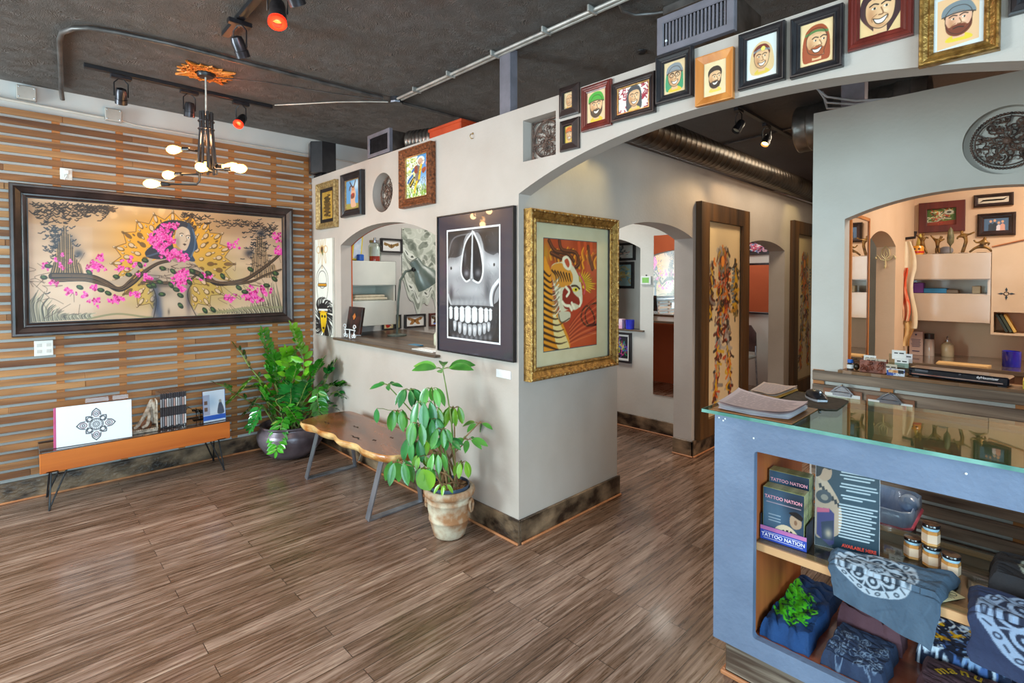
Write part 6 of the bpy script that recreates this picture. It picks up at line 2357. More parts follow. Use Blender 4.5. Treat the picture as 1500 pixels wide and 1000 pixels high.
def poster():
    r = thing('poster_card', 'tall navy info sheet about the TATTOO NATION film leaning beside the disc box', 'poster', (1.503, .0, ZS), .22)
    T = Matrix.Rotation(-.10, 4, 'X')
    w, h = .19, .29
    obj('card', B().box(0, w, 0, .003, 0, h, T), M_PRINTW, r)
    q = [(0, 0), (200, 0), (200, 275), (0, 275)]
    a = Art(110, 150, '#1d3442', q, 2)
    a.blob((150, 80), 80, 90, '#2a4a5c', .7)
    a.poly([(0, 60), (12, 40), (34, 52), (58, 84), (78, 120), (86, 165), (80, 215), (62, 235), (40, 240), (0, 235)], '#b29a84', 1, True)
    a.poly([(4, 10), (34, 0), (52, 18), (48, 46), (28, 58), (8, 44)], '#a88a72', 1, True)
    a.poly([(0, 6), (34, -6), (54, 6), (46, 18), (26, 16), (16, 40), (0, 46)], '#101418', 1, True)
    for k in range(7):
        a.poly([(10 + k * 10, 70 + k * 9), (18 + k * 10, 66 + k * 9), (22 + k * 10, 80 + k * 9), (13 + k * 10, 84 + k * 9)], '#23282e')
    a.ell((28, 110), 26, 22, '#3c444c')
    a.ell((30, 112), 12, 10, '#8c8478')
    a.poly([(6, 150), (46, 146), (62, 160), (62, 258), (48, 268), (6, 238)], '#3a3a70')
    a.poly([(6, 150), (46, 146), (46, 158), (6, 166)], '#c05a78')
    a.poly([(20, 195), (60, 182), (60, 248), (24, 250)], '#23324a')
    a.blob((44, 228), 12, 16, '#c9b498', .9)
    rows = [(18, 84, 190), (28, 80, 182), (38, 92, 170), (56, 84, 188), (66, 80, 192), (76, 100, 170), (94, 84, 186), (103, 90, 150)] + [(124 + k * 9.5, 78, 192 - (k * 37) % 24) for k in range(12)]
    for y, x0, x1 in rows:
        x = x0
        while x < x1:
            L = 6 + 12 * a.rng.rand()
            a.line([(x, y), (min(x + L, x1), y)], 4.6, '#d4dce2', .85, smooth=False)
            x += L + 3.5
    cv = canvas('print', a, .001, w - .001, .001, h - .001, -.0008, art_mat(.35, .3), r)
    cv.rotation_euler = (-.10, 0, 0)
    t = text('AVAILABLE HERE', .0155, mat('#e0402e', '#f05a44', rough=.5), r, (.132, -.0012 + .026 * math.sin(.1) * 0, .020), (PI / 2 - .10, 0, 0), sx=.85, bold=.0004)
    t.location = Matrix.Rotation(-.10, 3, 'X') @ Vector((.132, -.0013, .020))


poster()


def hexjar(x, y, z, label):
    r = thing('jar', label, 'jar', (x, y, z), .3, 'honey-coloured jars on the counter shelf')
    rad = .0245
    hx = lambda q: [(q * math.cos(PI / 3 * k), q * math.sin(PI / 3 * k)) for k in range(6)]
    obj('glass_body', B().prism(hx(rad), 0, .047).prism(hx(rad * .86), .0472, .053), mat('#c9803c', '#e0a868', rough=.12, scale=12, coat=.8, name='amber_contents'), r)
    obj('label_band', B().prism(hx(rad + .0006), .008, .036), mat('#d9b698', '#e6c8ae', rough=.5, name='peach_label'), r)
    obj('collar', B().lathe([(.021, .0475), (.0225, .052), (.0225, .056), (.001, .0561)], n=20, cap=False), mat('#9fc4d8', '#bcdcea', rough=.2, coat=.6), r, smooth=True)
    obj('lid', B().lathe([(.001, .0565), (.0235, .0565), (.025, .058), (.025, .066), (.0235, .068), (.001, .0685)], n=24, cap=False), mat('#101014', '#1c1c22', rough=.15, coat=.8), r, smooth=True)


hexjar(1.762, .150, ZS, 'hexagonal jar with black lid, leftmost on the counter shelf')
hexjar(1.816, .128, ZS, 'hexagonal jar with black lid in the middle of the row, under the topmost jar')
hexjar(1.868, .100, ZS, 'hexagonal jar with black lid, rightmost, beside the cream tag')
hexjar(1.812, .135, ZS + .0690, 'hexagonal jar with black lid standing on top of another jar')


def cloth(corners, z, thick, art, label, cat='t-shirt', name='folded_shirt', seed=0, hang=None, amp=.006, nu=70, nv=56, rough=.9, group=None, rumple=1.0):
    """folded garment: soft slab over the quad corners (near-left, near-right, far-right, far-left); hang = (y, z) edge over which it drops"""
    c = [Vector((p[0], p[1], 0)) for p in corners]
    b = B()

    def top(u, v):
        uu, vv = u, v
        q = (c[0] * (1 - uu) + c[1] * uu) * (1 - vv) + (c[3] * (1 - uu) + c[2] * uu) * vv
        wob = mnoise.noise(Vector((uu * 4 + seed, vv * 4, seed)))
        q = q + Vector((.010 * mnoise.noise(Vector((vv * 5 + seed, seed, 1))), .010 * mnoise.noise(Vector((uu * 5 + seed, seed, 2))), 0)) * rumple
        e = min(uu, 1 - uu, vv, 1 - vv)
        edge = min(1, e / .06) ** .5
        f = mnoise.noise(Vector((uu * 3 + vv * 9 + seed, vv * 3 - uu * 2, seed * 1.7)))
        h = thick * edge * (1 + .12 * wob) + amp * (abs(f) ** .6) * edge * 1.4 * rumple
        zz = z + h
        y, x = q.y, q.x
        if hang and y < hang[0]:
            d = hang[0] - y
            y = hang[0] - min(d, .012) - .15 * max(0, d - .012)
            zz = z + thick * .6 * edge - max(0, d - .008) * .9 + .004 * wob
        return (x, y, max(zz, z) if not hang or q.y >= hang[0] else zz)
    P_ = art.nx and art
    nu, nv = art.nx, art.ny
    b.grid(lambda i, j: top(i / (nu - 1), j / (nv - 1)), nu, nv)
    o = obj(name, b, art_mat(rough, bump=.5), colors=art.colors())
    # underside
    return tag(o, label, cat, group)


def seal_art(nx, ny, base, ink, lite, c=(.5, .5), R_=(.42, .42), seed=1):
    a = Art(nx, ny, base, None, seed)
    a.noise(.025, 9)
    for k in range(30):
        x, y = a.rng.rand(2)
        a.line([(x, y), (x + .1 * a.rng.randn(), y + .12)], .02, '#1d2a3c' if k % 2 else '#6a86a0', .12)
    a.ell(c, R_[0], R_[1], lite)
    a.ell(c, R_[0] * .76, R_[1] * .76, ink)
    n = 22
    for k in range(n):
        t = 2 * PI * k / n
        p = (c[0] + R_[0] * .88 * math.cos(t), c[1] + R_[1] * .88 * math.sin(t))
        a.ell(p, R_[0] * .05, R_[1] * .06, ink, 1, t, ring=.012) if k % 2 else a.line([(p[0] - R_[0] * .05, p[1] - .02), (p[0] + R_[0] * .04, p[1] + .02)], .014, ink)
    for k in range(8):
        t = 2 * PI * k / 8
        for s, col in ((.24, lite), (.15, ink), (.07, lite)):
            a.ell((c[0] + R_[0] * .48 * math.cos(t), c[1] + R_[1] * .48 * math.sin(t)), R_[0] * s, R_[1] * s * .8, col, 1, t)
        a.line([c, (c[0] + R_[0] * .74 * math.cos(t + .39), c[1] + R_[1] * .74 * math.sin(t + .39))], .016, lite)
    a.ell(c, R_[0] * .2, R_[1] * .2, lite)
    for k in range(12):
        t = 2 * PI * k / 12
        a.line([c, (c[0] + R_[0] * .18 * math.cos(t), c[1] + R_[1] * .18 * math.sin(t))], .006, ink)
    return a


cloth([(1.60, -.215), (1.85, -.275), (1.895, .075), (1.560, -.030)], ZS + .001, .022, seal_art(110, 90, '#45586c', '#2a3644', '#a4b0be', (.42, .42), (.36, .36)),
      'heather blue shirt with a round pale lotus seal draped over the shelf edge', seed=2, hang=(-.119, .546), amp=.012)
cloth([(1.935, -.255), (2.28, -.275), (2.30, .03), (1.915, .03)], ZS + .001, .03, seal_art(120, 100, '#27304e', '#1c2238', '#8899b4', (.45, .5), (.40, .44), 3),
      'navy shirt with a large round seal at the right edge of the counter shelf', seed=5, hang=(-.119, .546), amp=.010)
cloth([(1.955, .08), (2.25, .06), (2.27, .27), (1.955, .275)], ZS + .001, .055, seal_art(90, 70, '#2a2629', '#201c20', '#a8a898', (.55, .5), (.34, .4), 4),
      'dark brown shirt with a cream seal print behind the navy shirt', seed=8, amp=.012)
r = thing('hang_tag', 'cream printed card tag lying on the glass shelf beside the blue shirt', 'tag', (1.872, -.055, ZS + .0006), -.55)
obj('card', B().bev(-.022, .022, -.045, .045, 0, .0012, .0003), mat('#d8d2a2', '#e4deb4', rough=.5), r)
_b = B()
for k in range(6):
    _b.box(-.016 + .002 * k, .016 - .002 * k, .01 - k * .008, .0125 - k * .008, .0012, .0017)
_b.tube([(.009 * math.cos(t), .026 + .009 * math.sin(t), .0015) for t in np.linspace(0, 2 * PI, 9)], .0012, 4)
obj('print', _b, mat('#6a6450', rough=.6), r)

# deck of the case: folded shirts
ZD = .2055


def green_art():
    a = Art(96, 110, '#123a6c', None, 5)
    a.noise(.03, 6)
    R = a.rng
    for c, rx, ry in (((.36, .42), .34, .14), ((.24, .60), .26, .14), ((.60, .64), .24, .14), ((.14, .34), .16, .2), ((.45, .78), .3, .10)):
        for k in range(60):
            t = R.rand() * 2 * PI
            x, y = c[0] + rx * math.cos(t) * R.rand(), c[1] + ry * math.sin(t) * R.rand()
            a.line([(x - .07, y - .03), (x, y + .02), (x + .05 + .05 * R.rand(), y - .02 + .06 * R.rand())], .022, '#58d81c' if k % 4 else '#0e2a3c', .95)
    a.line([(.5, .6), (.7, .56), (.86, .6), (.8, .64)], .025, '#7af03a')
    a.line([(.12, .2), (.2, .3), (.3, .38)], .05, '#6ae022')
    return a


def script_art(bg, ink, n=50, seed=6, nx=110, ny=90, region=(.1, .9, .3, .95), w=.012):
    a = Art(nx, ny, bg, None, seed)
    a.noise(.03, 7)
    R = a.rng
    for k in range(n):
        x = region[0] + (region[1] - region[0]) * R.rand()
        y = region[2] + (region[3] - region[2]) * R.rand()
        s = .05 + .05 * R.rand()
        t0 = R.rand() * 6
        a.line([(x + s * (1 - j / 8) * math.cos(t0 + j * .8), y + s * (1 - j / 8) * math.sin(t0 + j * .8)) for j in range(8)], w, ink, .8)
    return a


def wave_art():
    a = Art(120, 100, '#13203c', None, 9)
    R = a.rng
    for k in range(170):
        x, y = R.rand(2)
        t = math.sin(x * 9) + math.cos(y * 8)
        a.line([(x, y), (x + .05 * math.cos(t), y + .05 * math.sin(t)), (x + .10 * math.cos(t + .7), y + .10 * math.sin(t + .7))], .028, ('#8fb0dc', '#d6e6f8', '#4a6eb0', '#101c34')[k % 4], .95)
    for c in ((.18, .25), (.25, .62), (.6, .2), (.75, .35), (.68, .55), (.4, .42), (.85, .75)):
        for k in range(9):
            t = R.rand() * 2 * PI
            a.line([c, (c[0] + .10 * math.cos(t), c[1] + .07 * math.sin(t))], .045, '#b8860e' if k % 2 else '#f2bc1a', 1, smooth=False, taper=(1, .4))
    for k in range(7):
        a.line([(.05 + .13 * k, .06), (.12 + .13 * k, .16), (.08 + .13 * k, .26)], .03, '#dceafa')
    return a


cloth([(1.356, -.110), (1.52, -.110), (1.515, .335), (1.356, .335)], ZD, .052, green_art(), 'navy folded shirt with a bright green tangled print at the left of the bottom deck', seed=3, amp=.014)
cloth([(1.555, -.112), (1.735, -.112), (1.735, .11), (1.555, .12)], ZD, .045, script_art('#22304c', '#7f93ac', 60), 'charcoal-navy folded shirt with grey script flourishes at the front of the bottom deck', seed=4, amp=.008)
cloth([(1.545, .125), (1.745, .115), (1.74, .36), (1.545, .36)], ZD, .075, script_art('#5c3c46', '#cfc2c0', 26, 7, region=(.3, .9, .02, .2), w=.010), 'plum brown folded shirt behind the script shirt on the bottom deck', seed=6, amp=.02, rumple=1.3)
cloth([(1.775, .135), (2.02, .135), (2.01, .37), (1.765, .37)], ZD, .065, wave_art(), 'navy folded shirt covered by a blue, white and gold dragon-like wave print', seed=7, amp=.006)
_g = script_art('#4a3038', '#caa02c', 0, 8)
_g.ell((.55, .98), .36, .36, '#b98e22')
_g.ell((.55, .98), .26, .28, '#5c3a20')
for _k in range(40):
    _g.line([(.3 + .5 * _g.rng.rand(), .7 + .3 * _g.rng.rand()), (.3 + .5 * _g.rng.rand(), .75 + .25 * _g.rng.rand())], .012, '#e4bc44', .6)
cloth([(1.80, -.112), (2.06, -.112), (2.05, .125), (1.80, .125)], ZD, .05, _g, 'plum shirt with gold arched lettering at the front right of the bottom deck', seed=9, amp=.006)
_sh = [o for o in bpy.data.objects if o.get('label', '').startswith('plum shirt with gold')][0]
_m = mat('#c9981e', '#f0c840', rough=.35, metal=.4, name='gold_print')
for _k, _ch in enumerate('manuel'):
    _t = PI * (.80 - .11 * _k)
    text(_ch, .046, _m, _sh, (.0 + .095 * math.cos(_t), -.025 + .10 * math.sin(_t), .060), (0, 0, _t - PI / 2), name='gold_letter', bold=.0008)

# waste bin behind the case
r = thing('waste_bin', 'dark waste bin with a pale blue plastic liner behind the display case', 'waste bin', (1.545, .80, 0))
rr_ = lambda s, z: [(s * x * .135, s * y * .155, z) for x, y in ((-1, -.8), (-.8, -1), (.8, -1), (1, -.8), (1, .8), (.8, 1), (-.8, 1), (-1, .8))]
_b = B()
for z, s in ((0, .78), (.02, .8), (.50, .98), (.505, 1.0)):
    _b.v += rr_(s, z)
_b.f = [(j * 8 + k, j * 8 + (k + 1) % 8, (j + 1) * 8 + (k + 1) % 8, (j + 1) * 8 + k) for j in range(3) for k in range(8)] + [tuple(range(7, -1, -1))]
obj('bin_body', _b, mat('#3a1c1c', '#54302c', rough=.4), r)
_b = B()
for z, s in ((.43, 1.02), (.47, 1.05), (.512, 1.04), (.515, 1.0), (.50, .96), (.30, .90)):
    ring = rr_(s, z)
    _b.v += [(x * (1 + .03 * mnoise.noise(Vector((x * 30, y * 30, z * 9)))), y * (1 + .03 * mnoise.noise(Vector((x * 30, z * 9, y * 30)))), z_ + .006 * mnoise.noise(Vector((x * 40, y * 40, 0)))) for (x, y, z_) in ring]
_b.f = [(j * 8 + k, j * 8 + (k + 1) % 8, (j + 1) * 8 + (k + 1) % 8, (j + 1) * 8 + k) for j in range(5) for k in range(8)]
_b.ball((.115, -.02, .515), .04, .06, .035, 8, 6)
obj('liner', _b, mat('#7e9fd0', '#b4cbe8', rough=.3, scale=14, stretch=(1, 1, .3), bump=.6, coat=.4, name='blue_liner'), r, smooth='all')
obj('red_band', B().lathe([(.001, 0)], n=3, cap=False).tube([(x, y, z) for x, y, z in rr_(1.06, .445) + rr_(1.06, .445)[:1]], .006, 6), mat('#e0506a', '#f07a8c', rough=.4), r)

# ------------------------------------------------------------------ office seen through the arched window of the partition
def cabinet(name, label, x0, x1, y0, y1, z0, z1, front, mbody, shelf=None, openz=None, mdoor=None):
    """wall cabinet: two doors and an open compartment between them; front '+x' or '-y'"""
    r = thing(name, label, 'cabinet', ((x0 + x1) / 2, (y0 + y1) / 2, z0))
    t = .018
    b = B()
    b.box(x0, x1, y0, y1, z0, z0 + t).box(x0, x1, y0, y1, z1 - t, z1)
    if front == '+x':
        b.box(x0, x0 + .01, y0, y1, z0 + t, z1 - t).box(x0 + .01, x1, y0, y0 + t, z0 + t, z1 - t).box(x0 + .01, x1, y1 - t, y1, z0 + t, z1 - t)
    else:
        b.box(x0, x1, y1 - .01, y1, z0 + t, z1 - t).box(x0, x0 + t, y0, y1 - .01, z0 + t, z1 - t).box(x1 - t, x1, y0, y1 - .01, z0 + t, z1 - t)
    for z in openz:
        b.box(x0 + t, x1 - t, y0 + t, y1 - t, z - .006, z + .006) if True else None
    obj('body', b, mbody, r, world=True)
    for (a, c) in ((z0, openz[0]), (openz[1], z1)):
        d = B()
        if front == '+x':
            d.bev(x1 + .0005, x1 + .018, y0 + .001, y1 - .001, a + .002, c - .002, .002)
        else:
            d.bev(x0 + .001, x1 - .001, y0 - .018, y0 - .0005, a + .002, c - .002, .002)
        obj('door', d, mdoor or mbody, r, world=True)
    return r


M_CAB = mat('#dde0d6', '#e6e9df', rough=.3, scale=4, coat=.3, name='white_cabinet')
cabinet('wall_cabinet', 'white wall cabinet with a towel niche seen through the office window', -2.79, -2.42, .17, .676, 1.065, 1.683, '+x', M_CAB, openz=(1.300, 1.452))
tag(obj('folded_towel', B().bev(-2.72, -2.43, .25, .60, 1.3065, 1.335, .010).bev(-2.70, -2.44, .26, .58, 1.3355, 1.36, .010), mat('#cfc3a8', '#ded4bc', rough=.9, bump=.5, scale=30)),
    'cream folded towels in the open niche of the white office cabinet', 'towel')
for k, (y, w, h, c, lab) in enumerate(((.205, .05, .20, '#b06a48', 'brown-orange book leaning on top of the white office cabinet'), (.285, .10, .24, '#e6cf3a', 'yellow-edged box on top of the white office cabinet'))):
    T = Matrix.Translation((-2.52, y, 1.6845)) @ Matrix.Rotation(.14 if k == 0 else -.10, 4, 'X')
    b = B().bev(-.06, .06, -w / 2, w / 2, 0.006, h, .002, T)
    o = tag(obj('book' if k == 0 else 'box', b, mat(c, rough=.5)), lab, 'book' if k == 0 else 'box')
    if k:
        obj('front_picture', B().box(.0605, .062, -.036, .036, .02, .22, T), mat('#9fc0dc', '#e9eef2', rough=.5, scale=9), o, world=True)
b = B().lathe([(.03, 0), (.034, .004), (.034, .055), (.028, .06), (.001, .061)], (-2.44, .315, 1.6845), 14)
tag(obj('blue_cup', b, mat('#2060c0', rough=.4), smooth=True), 'small blue tub in front of the yellow-edged box on the office cabinet', 'tub')
r = thing('glass_jar', 'glass jar with red and white contents on top of the white office cabinet', 'jar', (-2.50, .50, 1.6845))
obj('contents', B().lathe([(.001, 0.004), (.05, .004), (.05, .05), (.001, .05)], n=16, cap=False), mat('#c23a28', rough=.6), r)
obj('cotton', B().lathe([(.001, .0505), (.05, .0505), (.048, .14), (.001, .14)], n=16, cap=False), mat('#e9ecea', rough=.9), r)
obj('jar_glass', B().lathe([(.06, 0), (.062, .15), (.045, .17), (.045, .18)], n=20), glass_mat(clear=.9), r, smooth=True)
obj('lid', B().lathe([(.052, .1805), (.052, .205), (.012, .21), (.014, .23), (.001, .235)], n=20), M_STEEL, r, smooth=True)


def moth_art(bg='#f0f0ee', wing='#a8743a', bat=False, q=1.0):
    a = Art(60, 44, bg, None, 3)
    for s in (-1, 1):
        X = lambda x: .5 + s * x
        if bat:
            a.poly([(X(0), .42), (X(.16), .34), (X(.38), .2), (X(.40), .45), (X(.28), .55), (X(.2), .5), (X(.12), .65), (X(0), .75)], '#8a6a34', 1)
        else:
            a.poly([(X(0), .38), (X(.2), .22), (X(.38), .16), (X(.36), .38), (X(.2), .52), (X(.28), .8), (X(.12), .82), (X(0), .55)], wing, 1, True)
            a.ell((X(.24), .34), .04, .05, '#e6c890')
            a.line([(X(.05), .45), (X(.2), .36), (X(.34), .3)], .02, '#5c3818')
    a.ell((.5, .5), .03, .16, '#5a3a1e')
    return a


frame_on('+x', -2.80, .73, .987, 1.793, 1.943, 'small black-framed brown bat specimen on the office wall, right of the white cabinet', 'flat', 'black', .018, .03, art=moth_art(bat=True))
frame_on('+x', -2.80, 1.015, 1.283, .978, 1.125, 'black-framed brown moth specimen low on the office wall, seen through the window', 'flat', 'black', .018, .03, art=moth_art())
frame_on('+x', -2.80, 1.337, 1.56, .978, 1.125, 'dark-framed specimen partly hidden behind the edge of the skull print', 'flat', 'maroon', .018, .03, art=moth_art(wing='#4a3a28'))
_a = Art(50, 64, '#e0cf9e', None, 5)
_a.poly([(.3, .3), (.6, .2), (.75, .5), (.6, .85), (.35, .9), (.25, .6)], '#c03020', 1, True)
_a.ell((.55, .22), .12, .1, '#2a2224')
_a.line([(.2, .4), (.5, .5), (.8, .7)], .08, '#3a5a8a')
frame_on('+x', -2.80, .745, .887, .978, 1.085, 'small framed red figure print under the white office cabinet', 'flat', 'black', .012, .03, art=_a)
frame_on('+x', -2.80, .905, .965, .978, 1.13, 'narrow dark frame with cream picture between the red figure print and the moth', 'flat', 'black', .012, .03, art=Art(14, 60, '#d8c88e'))
frame_on('+x', -2.80, .70, .90, 1.17, 1.70, 'dark-framed picture half hidden by the white office cabinet', 'flat', 'black', .014, .03, art=Art(30, 60, '#c9b98a').noise(.1, 6))


def collage():
    r = thing('skull_drawing_sheet', 'large pale pencil drawing of clustered skulls on the office wall behind the lamp', 'drawing', (-2.797, 0, 0), PI / 2)
    a = Art(110, 190, '#c9d0c6', [(.95, 0), (1.95, 0), (1.95, 1), (.95, 1)], 8)
    R = a.rng
    for k in range(260):
        x, y = .95 + R.rand(), R.rand()
        s = .02 + .05 * R.rand()
        a.ell((x, y), s, s * .6, ('#8e988c', '#f2f6f0', '#5c665c', '#dfe6de')[k % 4], .55, R.rand() * 3, ring=.012 if k % 2 else None)
    for x, y, s in ((1.1, .82, .09), (1.3, .86, .08), (1.55, .84, .10), (1.2, .55, .10), (1.5, .5, .12), (1.05, .4, .09), (1.7, .75, .1)):
        a.ell((x, y), s, s * .62, '#e9eee8', .9)
        for dx in (-.4, .4):
            a.ell((x + dx * s, y - .1 * s), s * .22, s * .16, '#4a544c')
        a.line([(x - s * .3, y + s * .4), (x + s * .3, y + s * .4)], .012, '#4a544c')
    nx, ny = a.nx, a.ny
    x0, x1, z0, z1 = .99, 1.96, 1.16, 2.07
    b = B()

    def fn(i, j):
        u, v = i / (nx - 1), j / (ny - 1)
        low = .06 + .07 * math.sin(u * 21) + .05 * math.sin(u * 47 + 1) + (.28 * max(0, .12 - u) / .12)
        zz = z0 + (z1 - z0) * (low + (1 - low) * v)
        return (x0 + (x1 - x0) * u, -.0035 - .004 * math.sin(v * 3), zz)
    b.grid(fn, nx, ny)
    cols = a.colors()
    obj('paper', b, art_mat(.8), r, colors=cols)
    p = B()
    for u in (.02, .3, .6, .98):
        p.ball((x0 + u, -.006, z1 - .02), .006)
    for u, z in ((.5, 1.8), (.5, 1.6), (.16, 1.55)):
        p.ball((x0 + u, -.008, z), .006)
    obj('pin', p, M_BLACK, r)


collage()
lm = thing('desk_lamp', 'dark green-grey architect lamp with a conical shade leaning into the office window', 'lamp', (-2.2, .56, .99))
m_l = mat('#4a5650', '#5e6b64', rough=.35, scale=6, name='green_grey_enamel')
el = Vector((-2.2, .665, 1.585))
obj('arm', B().tube([(-2.2, .56, .995), (-2.2, .575, 1.30), (-2.2, .60, 1.50), (-2.2, .66, 1.585), (-2.195, .74, 1.60)], .012, 8), m_l, lm, world=True, smooth=True)
_hd = Vector((-2.17, .79, 1.62))
_dr = Vector((.12, .42, -.62)).normalized()
_Rm = Vector((0, 0, 1)).rotation_difference(_dr).to_matrix().to_4x4()
obj('shade', B().lathe([(.001, -.09), (.052, -.09), (.056, -.08), (.058, .0), (.075, .03), (.115, .10), (.135, .19), (.132, .19), (.112, .10), (.05, .03)], M=Matrix.Translation(_hd) @ _Rm, n=28, cap=False), m_l, lm, world=True, smooth=True)
obj('joint', B().tube([_hd + Vector((0, -.07, -.02)), _hd + Vector((.0, -.03, .0))], .022, 10), M_BLACK, lm, world=True, smooth=True)
obj('base', B().lathe([(.001, 0), (.09, 0), (.09, .012), (.02, .02), (.001, .02)], (-2.2, .56, .975), 24, cap=False), m_l, lm, world=True)
# desk that carries lamp and bottle
r = thing('desk', 'long dark desk inside the office behind the partition sill', 'desk', (-1.6, .62, 0))
obj('desktop', B().bev(-2.78, -.9, .17, .95, .945, .974, .003), M_SILL, r, world=True)
for sx in (-2.7, -.98):
    for sy in (.22, .9):
        obj('leg', B().box(sx - .02, sx + .02, sy - .02, sy + .02, 0, .9445), M_BLACK, r, world=True)
r = thing('wash_bottle', 'squeeze bottle with blue spout on the office desk near the skull print', 'bottle', (-1.35, .42, .9745))
obj('body', B().lathe([(.001, 0), (.032, 0), (.034, .01), (.034, .085), (.022, .105), (.014, .11)], n=18), mat('#d9dcc0', '#e6e8d0', rough=.3), r, smooth=True)
obj('spout', B().lathe([(.017, .1105), (.017, .13), (.005, .135)], n=14).tube([(0, 0, .134), (0, 0, .17), (-.02, 0, .18), (-.055, 0, .17)], .0045, 7), mat('#2050b8', rough=.4), r, smooth=True)
tag(obj('paper_slips', B().box(-1.12, -.86, .02, .11, 1.0012, 1.006).box(-1.08, -.84, .05, .12, 1.0065, 1.010), M_WHITE), 'white paper slips at the right end of the office window sill', 'papers')
tag(obj('blue_packet', B().bev(-1.50, -1.38, .20, .30, .9745, .985, .002), mat('#3a86b0', rough=.4)), 'small blue packet on the office desk left of the squeeze bottle', 'packet')
r = thing('book', 'dark brown leather book with an orange diamond, on a white scrollwork easel', 'book', (-2.07, .05, 1.038))
T = Matrix.Rotation(-.16, 4, 'X')
obj('cover', B().bev(-.125, .125, -.012, .012, 0, .235, .003, T), mat('#1d1413', '#6a3022', rough=.35, scale=9, detail=8, lo=.45, hi=.8, name='leather'), r)
obj('emblem', B().prism([(0, .12), (.028, .15), (0, .18), (-.028, .15)], -.0135, -.0122, 1, T), mat('#c8702e', rough=.4), r)
r = thing('book_easel', 'white scrollwork wire easel holding the leather book on the office sill', 'easel', (-2.07, .03, 1.0008))
b = B()
for s in (-1, 1):
    for cx, cz, R_, g in ((.085, .10, .026, 1), (.085, .035, .024, -1), (.055, .02, .018, 1)):
        b.tube([(s * (cx + R_ * (1 - t / 9) * math.cos(t)), -.012, max(.004, cz + g * R_ * (1 - t / 9) * math.sin(t))) for t in np.linspace(0, 6.5, 15)], .004, 6)
    b.tube([(s * .09, -.012, .075), (s * .075, -.012, .05), (s * .09, -.012, .012)], .0045, 6)
b.tube([(-.10, -.012, .075), (0, -.012, .078), (.10, -.012, .075)], .005, 6).tube([(0, -.012, .075), (0, -.012, .004)], .005, 6).tube([(-.08, -.012, .036), (-.08, .05, .030)], .004, 6).tube([(.08, -.012, .036), (.08, .05, .030)], .004, 6).tube([(0, .03, .004), (0, -.012, .004)], .004, 6)
obj('wire_frame', b, mat('#e4e6e8', rough=.4), r, smooth=True)

# ------------------------------------------------------------------ hall: view through the first arch
r = thing('tall_mirror', 'tall narrow frameless mirror on the wall seen through the first hall arch', 'mirror', (-.600, 2.458, .38))
mm_, nt, bs = new_mat('mirror_silver', .01, 1.0)
bs.inputs['Base Color'].default_value = (.92, .92, .92, 1)
M_MIR = mm_
obj('mirror_glass', B().bev(0, .255, -.006, 0, 0, 1.555, .002), mm_, r)
# orange area with window and shutters on the hall's right side, seen only in that mirror
r = thing('thermostat', 'white thermostat with green display on the wall beside the tall mirror', 'thermostat', (-.735, 2.4585, 1.455))
obj('case', B().bev(0, .115, -.022, 0, 0, .085, .004), M_WHITE, r)
obj('display', B().box(.02, .095, -.0235, -.0222, .018, .07), mat('#7fc05a', '#93d070', rough=.3), r)
obj('sensor_knob', B().ball((.06, -.012, .092), .008), M_DARKMETAL, r)


def swirl_art(bg, inks, seed, nx=44, ny=50, n=60):
    a = Art(nx, ny, bg, None, seed)
    R = a.rng
    for k in range(n):
        x, y = .5 + R.randn() * .18, .5 + R.randn() * .2
        s, t0 = .08 + .1 * R.rand(), R.rand() * 6
        a.line([(x + s * math.cos(t0), y + s * math.sin(t0)), (x, y), (x + s * math.cos(t0 + 2), y + s * math.sin(t0 + 2))], .04, inks[k % len(inks)], .9)
    return a


frame_on('-y', 3.80, -2.20, -1.655, 1.76, 1.99, 'black frame with pink and blue sketch seen high through the inner office opening', 'flat', 'black', .03, .03, art=swirl_art('#dfe6e4', ['#e0b0a0', '#4a6a7a', '#2a3a40', '#f2f2f0'], 3))
frame_on('-y', 3.80, -2.22, -1.675, 1.39, 1.74, 'black frame with a golden curl on pale blue, middle picture seen through the first arch', 'flat', 'black', .035, .03, art=swirl_art('#9cc0c4', ['#d8c060', '#e6e0a0', '#5a9ab0', '#c89a50'], 4))
wall('wall_annex', 'x', 3.80, .12, -2.8, -.9, 0, TOP, [], M_WALLR, 1)
wall('wall_annex_back', 'x', 3.921, .012, -2.8, -.9, 0, TOP, [], M_ORANGE, 1)
frame_on('-y', 2.46, -1.10, -.845, .655, .965, 'black frame with a green and purple masked face below the inner sill', 'flat', 'black', .022, .025, board=.02, bmat=M_WHITE,
         art=swirl_art('#1c1c28', ['#3ac060', '#8a3ab0', '#e8d040', '#d04a8a', '#2a6ad0'], 5))
tag(obj('pink_box', B().bev(-1.02, -.945, 2.43, 2.50, 1.001, 1.10, .003).box(-1.0, -.96, 2.428, 2.4295, 1.02, 1.07), mat('#f0e8ee', '#f4b0d0', rough=.5, scale=9)), 'small white and pink box on the inner office sill', 'box')
tag(obj('blue_tumbler', B().lathe([(.001, 0), (.038, 0), (.042, .004), (.046, .095), (.042, .095), (.038, .01)], (-.875, 2.47, 1.001), 22, cap=False), mat('#1a24b0', '#2c3cd8', rough=.2, coat=.6), smooth=True), 'deep blue tumbler on the inner office sill beside the pink box', 'tumbler')


